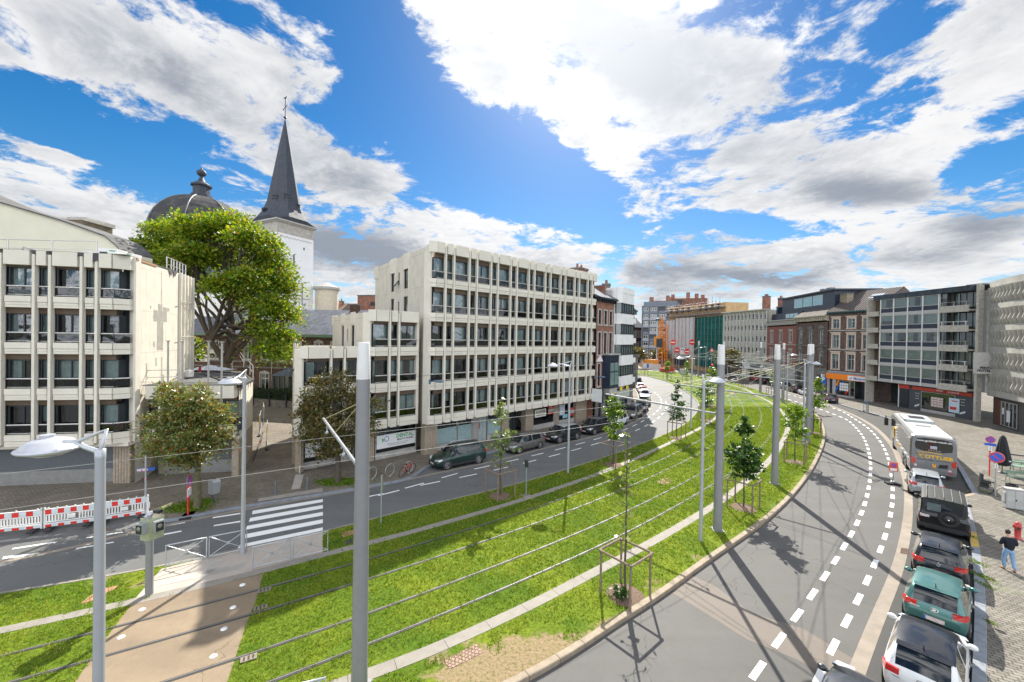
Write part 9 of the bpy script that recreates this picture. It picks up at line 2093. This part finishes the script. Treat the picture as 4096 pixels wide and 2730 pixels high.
def person(label,p,rz,top,trou,shoe,H_=1.75,pose='stand',stride=.16,head_down=.12,long_hair=False,fingers=True,short=False,group=None,bag=False):
    """faces +x; y is left"""
    k = H_/1.75;t = thing('person',label,'person',p,rz,group)
    S = lambda x, y, z: V((x*k,y*k,z*k))
    pel, waist, chest, neck = S(0,0,.95), S(.01,0,1.10), S(.02,0,1.32), S(.03,0,1.50)
    hd0, hd1 = S(.04+head_down*.3,0,1.58), S(.04+head_down*.6,0,1.68)
    hips = [S(0,.09,.90),S(0,-.09,.90)];knees = [S(stride*.7,.10,.50),S(-stride*.2,-.10,.50)];ank = [S(stride*.5,.10,.08),S(-stride*1.2,-.10,.10)];toes = [a+S(.16,.01,-.05) for a in ank]
    sh = [S(.01,.19,1.43),S(.01,-.19,1.43)]
    if pose == 'phone': el = [S(.02,.27,1.15),S(.02,-.27,1.15)];wr = [S(.25,.12,1.20),S(.25,-.12,1.20)]
    elif pose == 'lift': el = [S(.10,.25,1.18),S(.02,-.24,1.14)];wr = [S(.20,.08,1.40),S(.04,-.26,.90)]
    else: el = [S(-.03,.24,1.15),S(-.03,-.24,1.15)];wr = [S(.06,.25,.90),S(.06,-.25,.90)]
    J = [pel,waist,chest,neck,hd0,hd1];E = [(0,1),(1,2),(2,3),(3,4),(4,5)];Rr = [.105*k,.09*k,.10*k,.05*k,.06*k,.07*k]
    def addj(pt,pa,r): J.append(pt);E.append((pa,len(J)-1));Rr.append(r*k);return len(J)-1
    for s_ in range(2):
        a = addj(hips[s_],0,.08);b = addj(knees[s_],a,.052);c = addj(ank[s_],b,.038);addj(toes[s_],c,.035)
        a = addj(sh[s_],2,.05);b = addj(el[s_],a,.038);c = addj(wr[s_],b,.028)
        d = (wr[s_]-el[s_]).normalized();q = wr[s_]+d*.07*k;h = addj(q,c,.034)
        if fingers:
            sd_ = V((0,1 if s_ == 0 else -1,0));u = d.cross(sd_).normalized()
            for f, (o_,l_) in enumerate(((-.03,.065),(-.01,.08),(.012,.075),(.032,.055))): f1 = addj(q+u*o_*k+d*l_*.6*k,h,.010);addj(q+u*o_*k*1.1+d*l_*k-sd_*.02*k,f1,.008)
            f1 = addj(wr[s_]+d*.04*k-sd_*.035*k,h,.012);addj(wr[s_]+d*.08*k-sd_*.055*k,f1,.009)
    skin_obj('body',J,E,Rr,M_SKIN,t)
    # head detail
    c = hd1;mb = MB();mb.ellip(c+V((.0,0,.0)),(.098*k,.078*k,.118*k),14,10);mb.ellip(c+V((.098*k,0,-.01*k)),(.018*k,.014*k,.024*k),8,6)
    for s_ in (-1,1): mb.ellip(c+V((0,s_*.08*k,-.01*k)),(.02*k,.012*k,.032*k),8,6)
    mb.build('head',M_SKIN,t);mb = MB()
    for s_ in (-1,1): mb.ellip(c+V((.088*k,s_*.032*k,.015*k)),(.012*k,.014*k,.009*k),6,5)
    mb.box(c.x+.088*k,c.x+.096*k,c.y-.022*k,c.y+.022*k,c.z-.055*k,c.z-.048*k);mb.build('face_features',M_HAIR,t)
    mb = MB();mb.ellip(c+V((-.022*k,0,.030*k)),(.098*k,.088*k,.108*k),14,10)
    if long_hair: mb.ellip(c+V((-.06*k,0,-.1*k)),(.06*k,.08*k,.14*k),10,8)
    mb.build('hair',M_HAIR,t)
    J = [S(0,0,.86),S(.01,0,1.08),S(.02,0,1.32),S(.03,0,1.47)];E = [(0,1),(1,2),(2,3)];Rr = [.165*k,.15*k,.165*k,.075*k]
    for s_ in range(2): a = addj(sh[s_],2,.088);b = addj(el[s_],a,.070);
    if not short:
        for s_, b in ((0,5),(1,7)): addj(el[s_].lerp(wr[s_],.93),b,.050)
    skin_obj('top',J,E,Rr,top,t)
    J = [S(0,0,1.06),S(0,0,.92)];E = [(0,1)];Rr = [.15*k,.145*k]
    for s_ in range(2): a = addj(hips[s_],1,.112);b = addj(knees[s_],a,.080);addj(ank[s_]+V((0,0,.0)),b,.066)
    skin_obj('trousers',J,E,Rr,trou,t)
    for s_ in range(2): mb = MB();mid_ = ank[s_].lerp(toes[s_],.45);mb.ellip(V((mid_.x,mid_.y,max(.045,mid_.z))),(.14*k,.052*k,.05*k),12,8);mb.build('shoe',shoe,t)
    if bag: mb = MB();mb.box(-.1*k,.16*k,-.40*k,-.28*k,.75*k,1.08*k);mb.build('bag',M_PLAS,t)
    return t
M_JEAN = P('blue jeans',(.20,.33,.50),.8,var=.15,scale=9,bump=.3);M_NVY = P('navy sweater',(.008,.010,.020),.9,var=.3,scale=12,bump=.3);M_SHO = P('tan shoes',(.30,.14,.07),.6);M_WSH = P('white shirt',(.66,.68,.72),.8,var=.05);M_DJ = P('dark jeans',(.03,.05,.10),.85)
person('person seen from behind in navy sweater and light blue jeans near the red hydrant',g(4034,2283),RAD(70),M_NVY,M_JEAN,M_SHO,1.76,'phone')
person('person in a white shirt with a dark bag standing in the dark shop doorway',g(2087,1722),RAD(150),M_WSH,M_DJ,M_PLAS,1.75,'lift',.06,bag=True)
person('person in a light blue shirt walking behind the parked black car on the far bend',g(3141,1555),RAD(100),P('light blue shirt',(.10,.28,.55),.8),M_DJ,M_PLAS,1.78,fingers=False)
person('person in dark clothes walking beside the one in the light blue shirt',g(3156,1558),RAD(100),M_NVY,M_DJ,M_PLAS,1.72,fingers=False)
person('person in dark clothes walking at the far junction by the crane',g(2530,1480,-.1),RAD(200),M_NVY,M_DJ,M_PLAS,1.7,fingers=False)
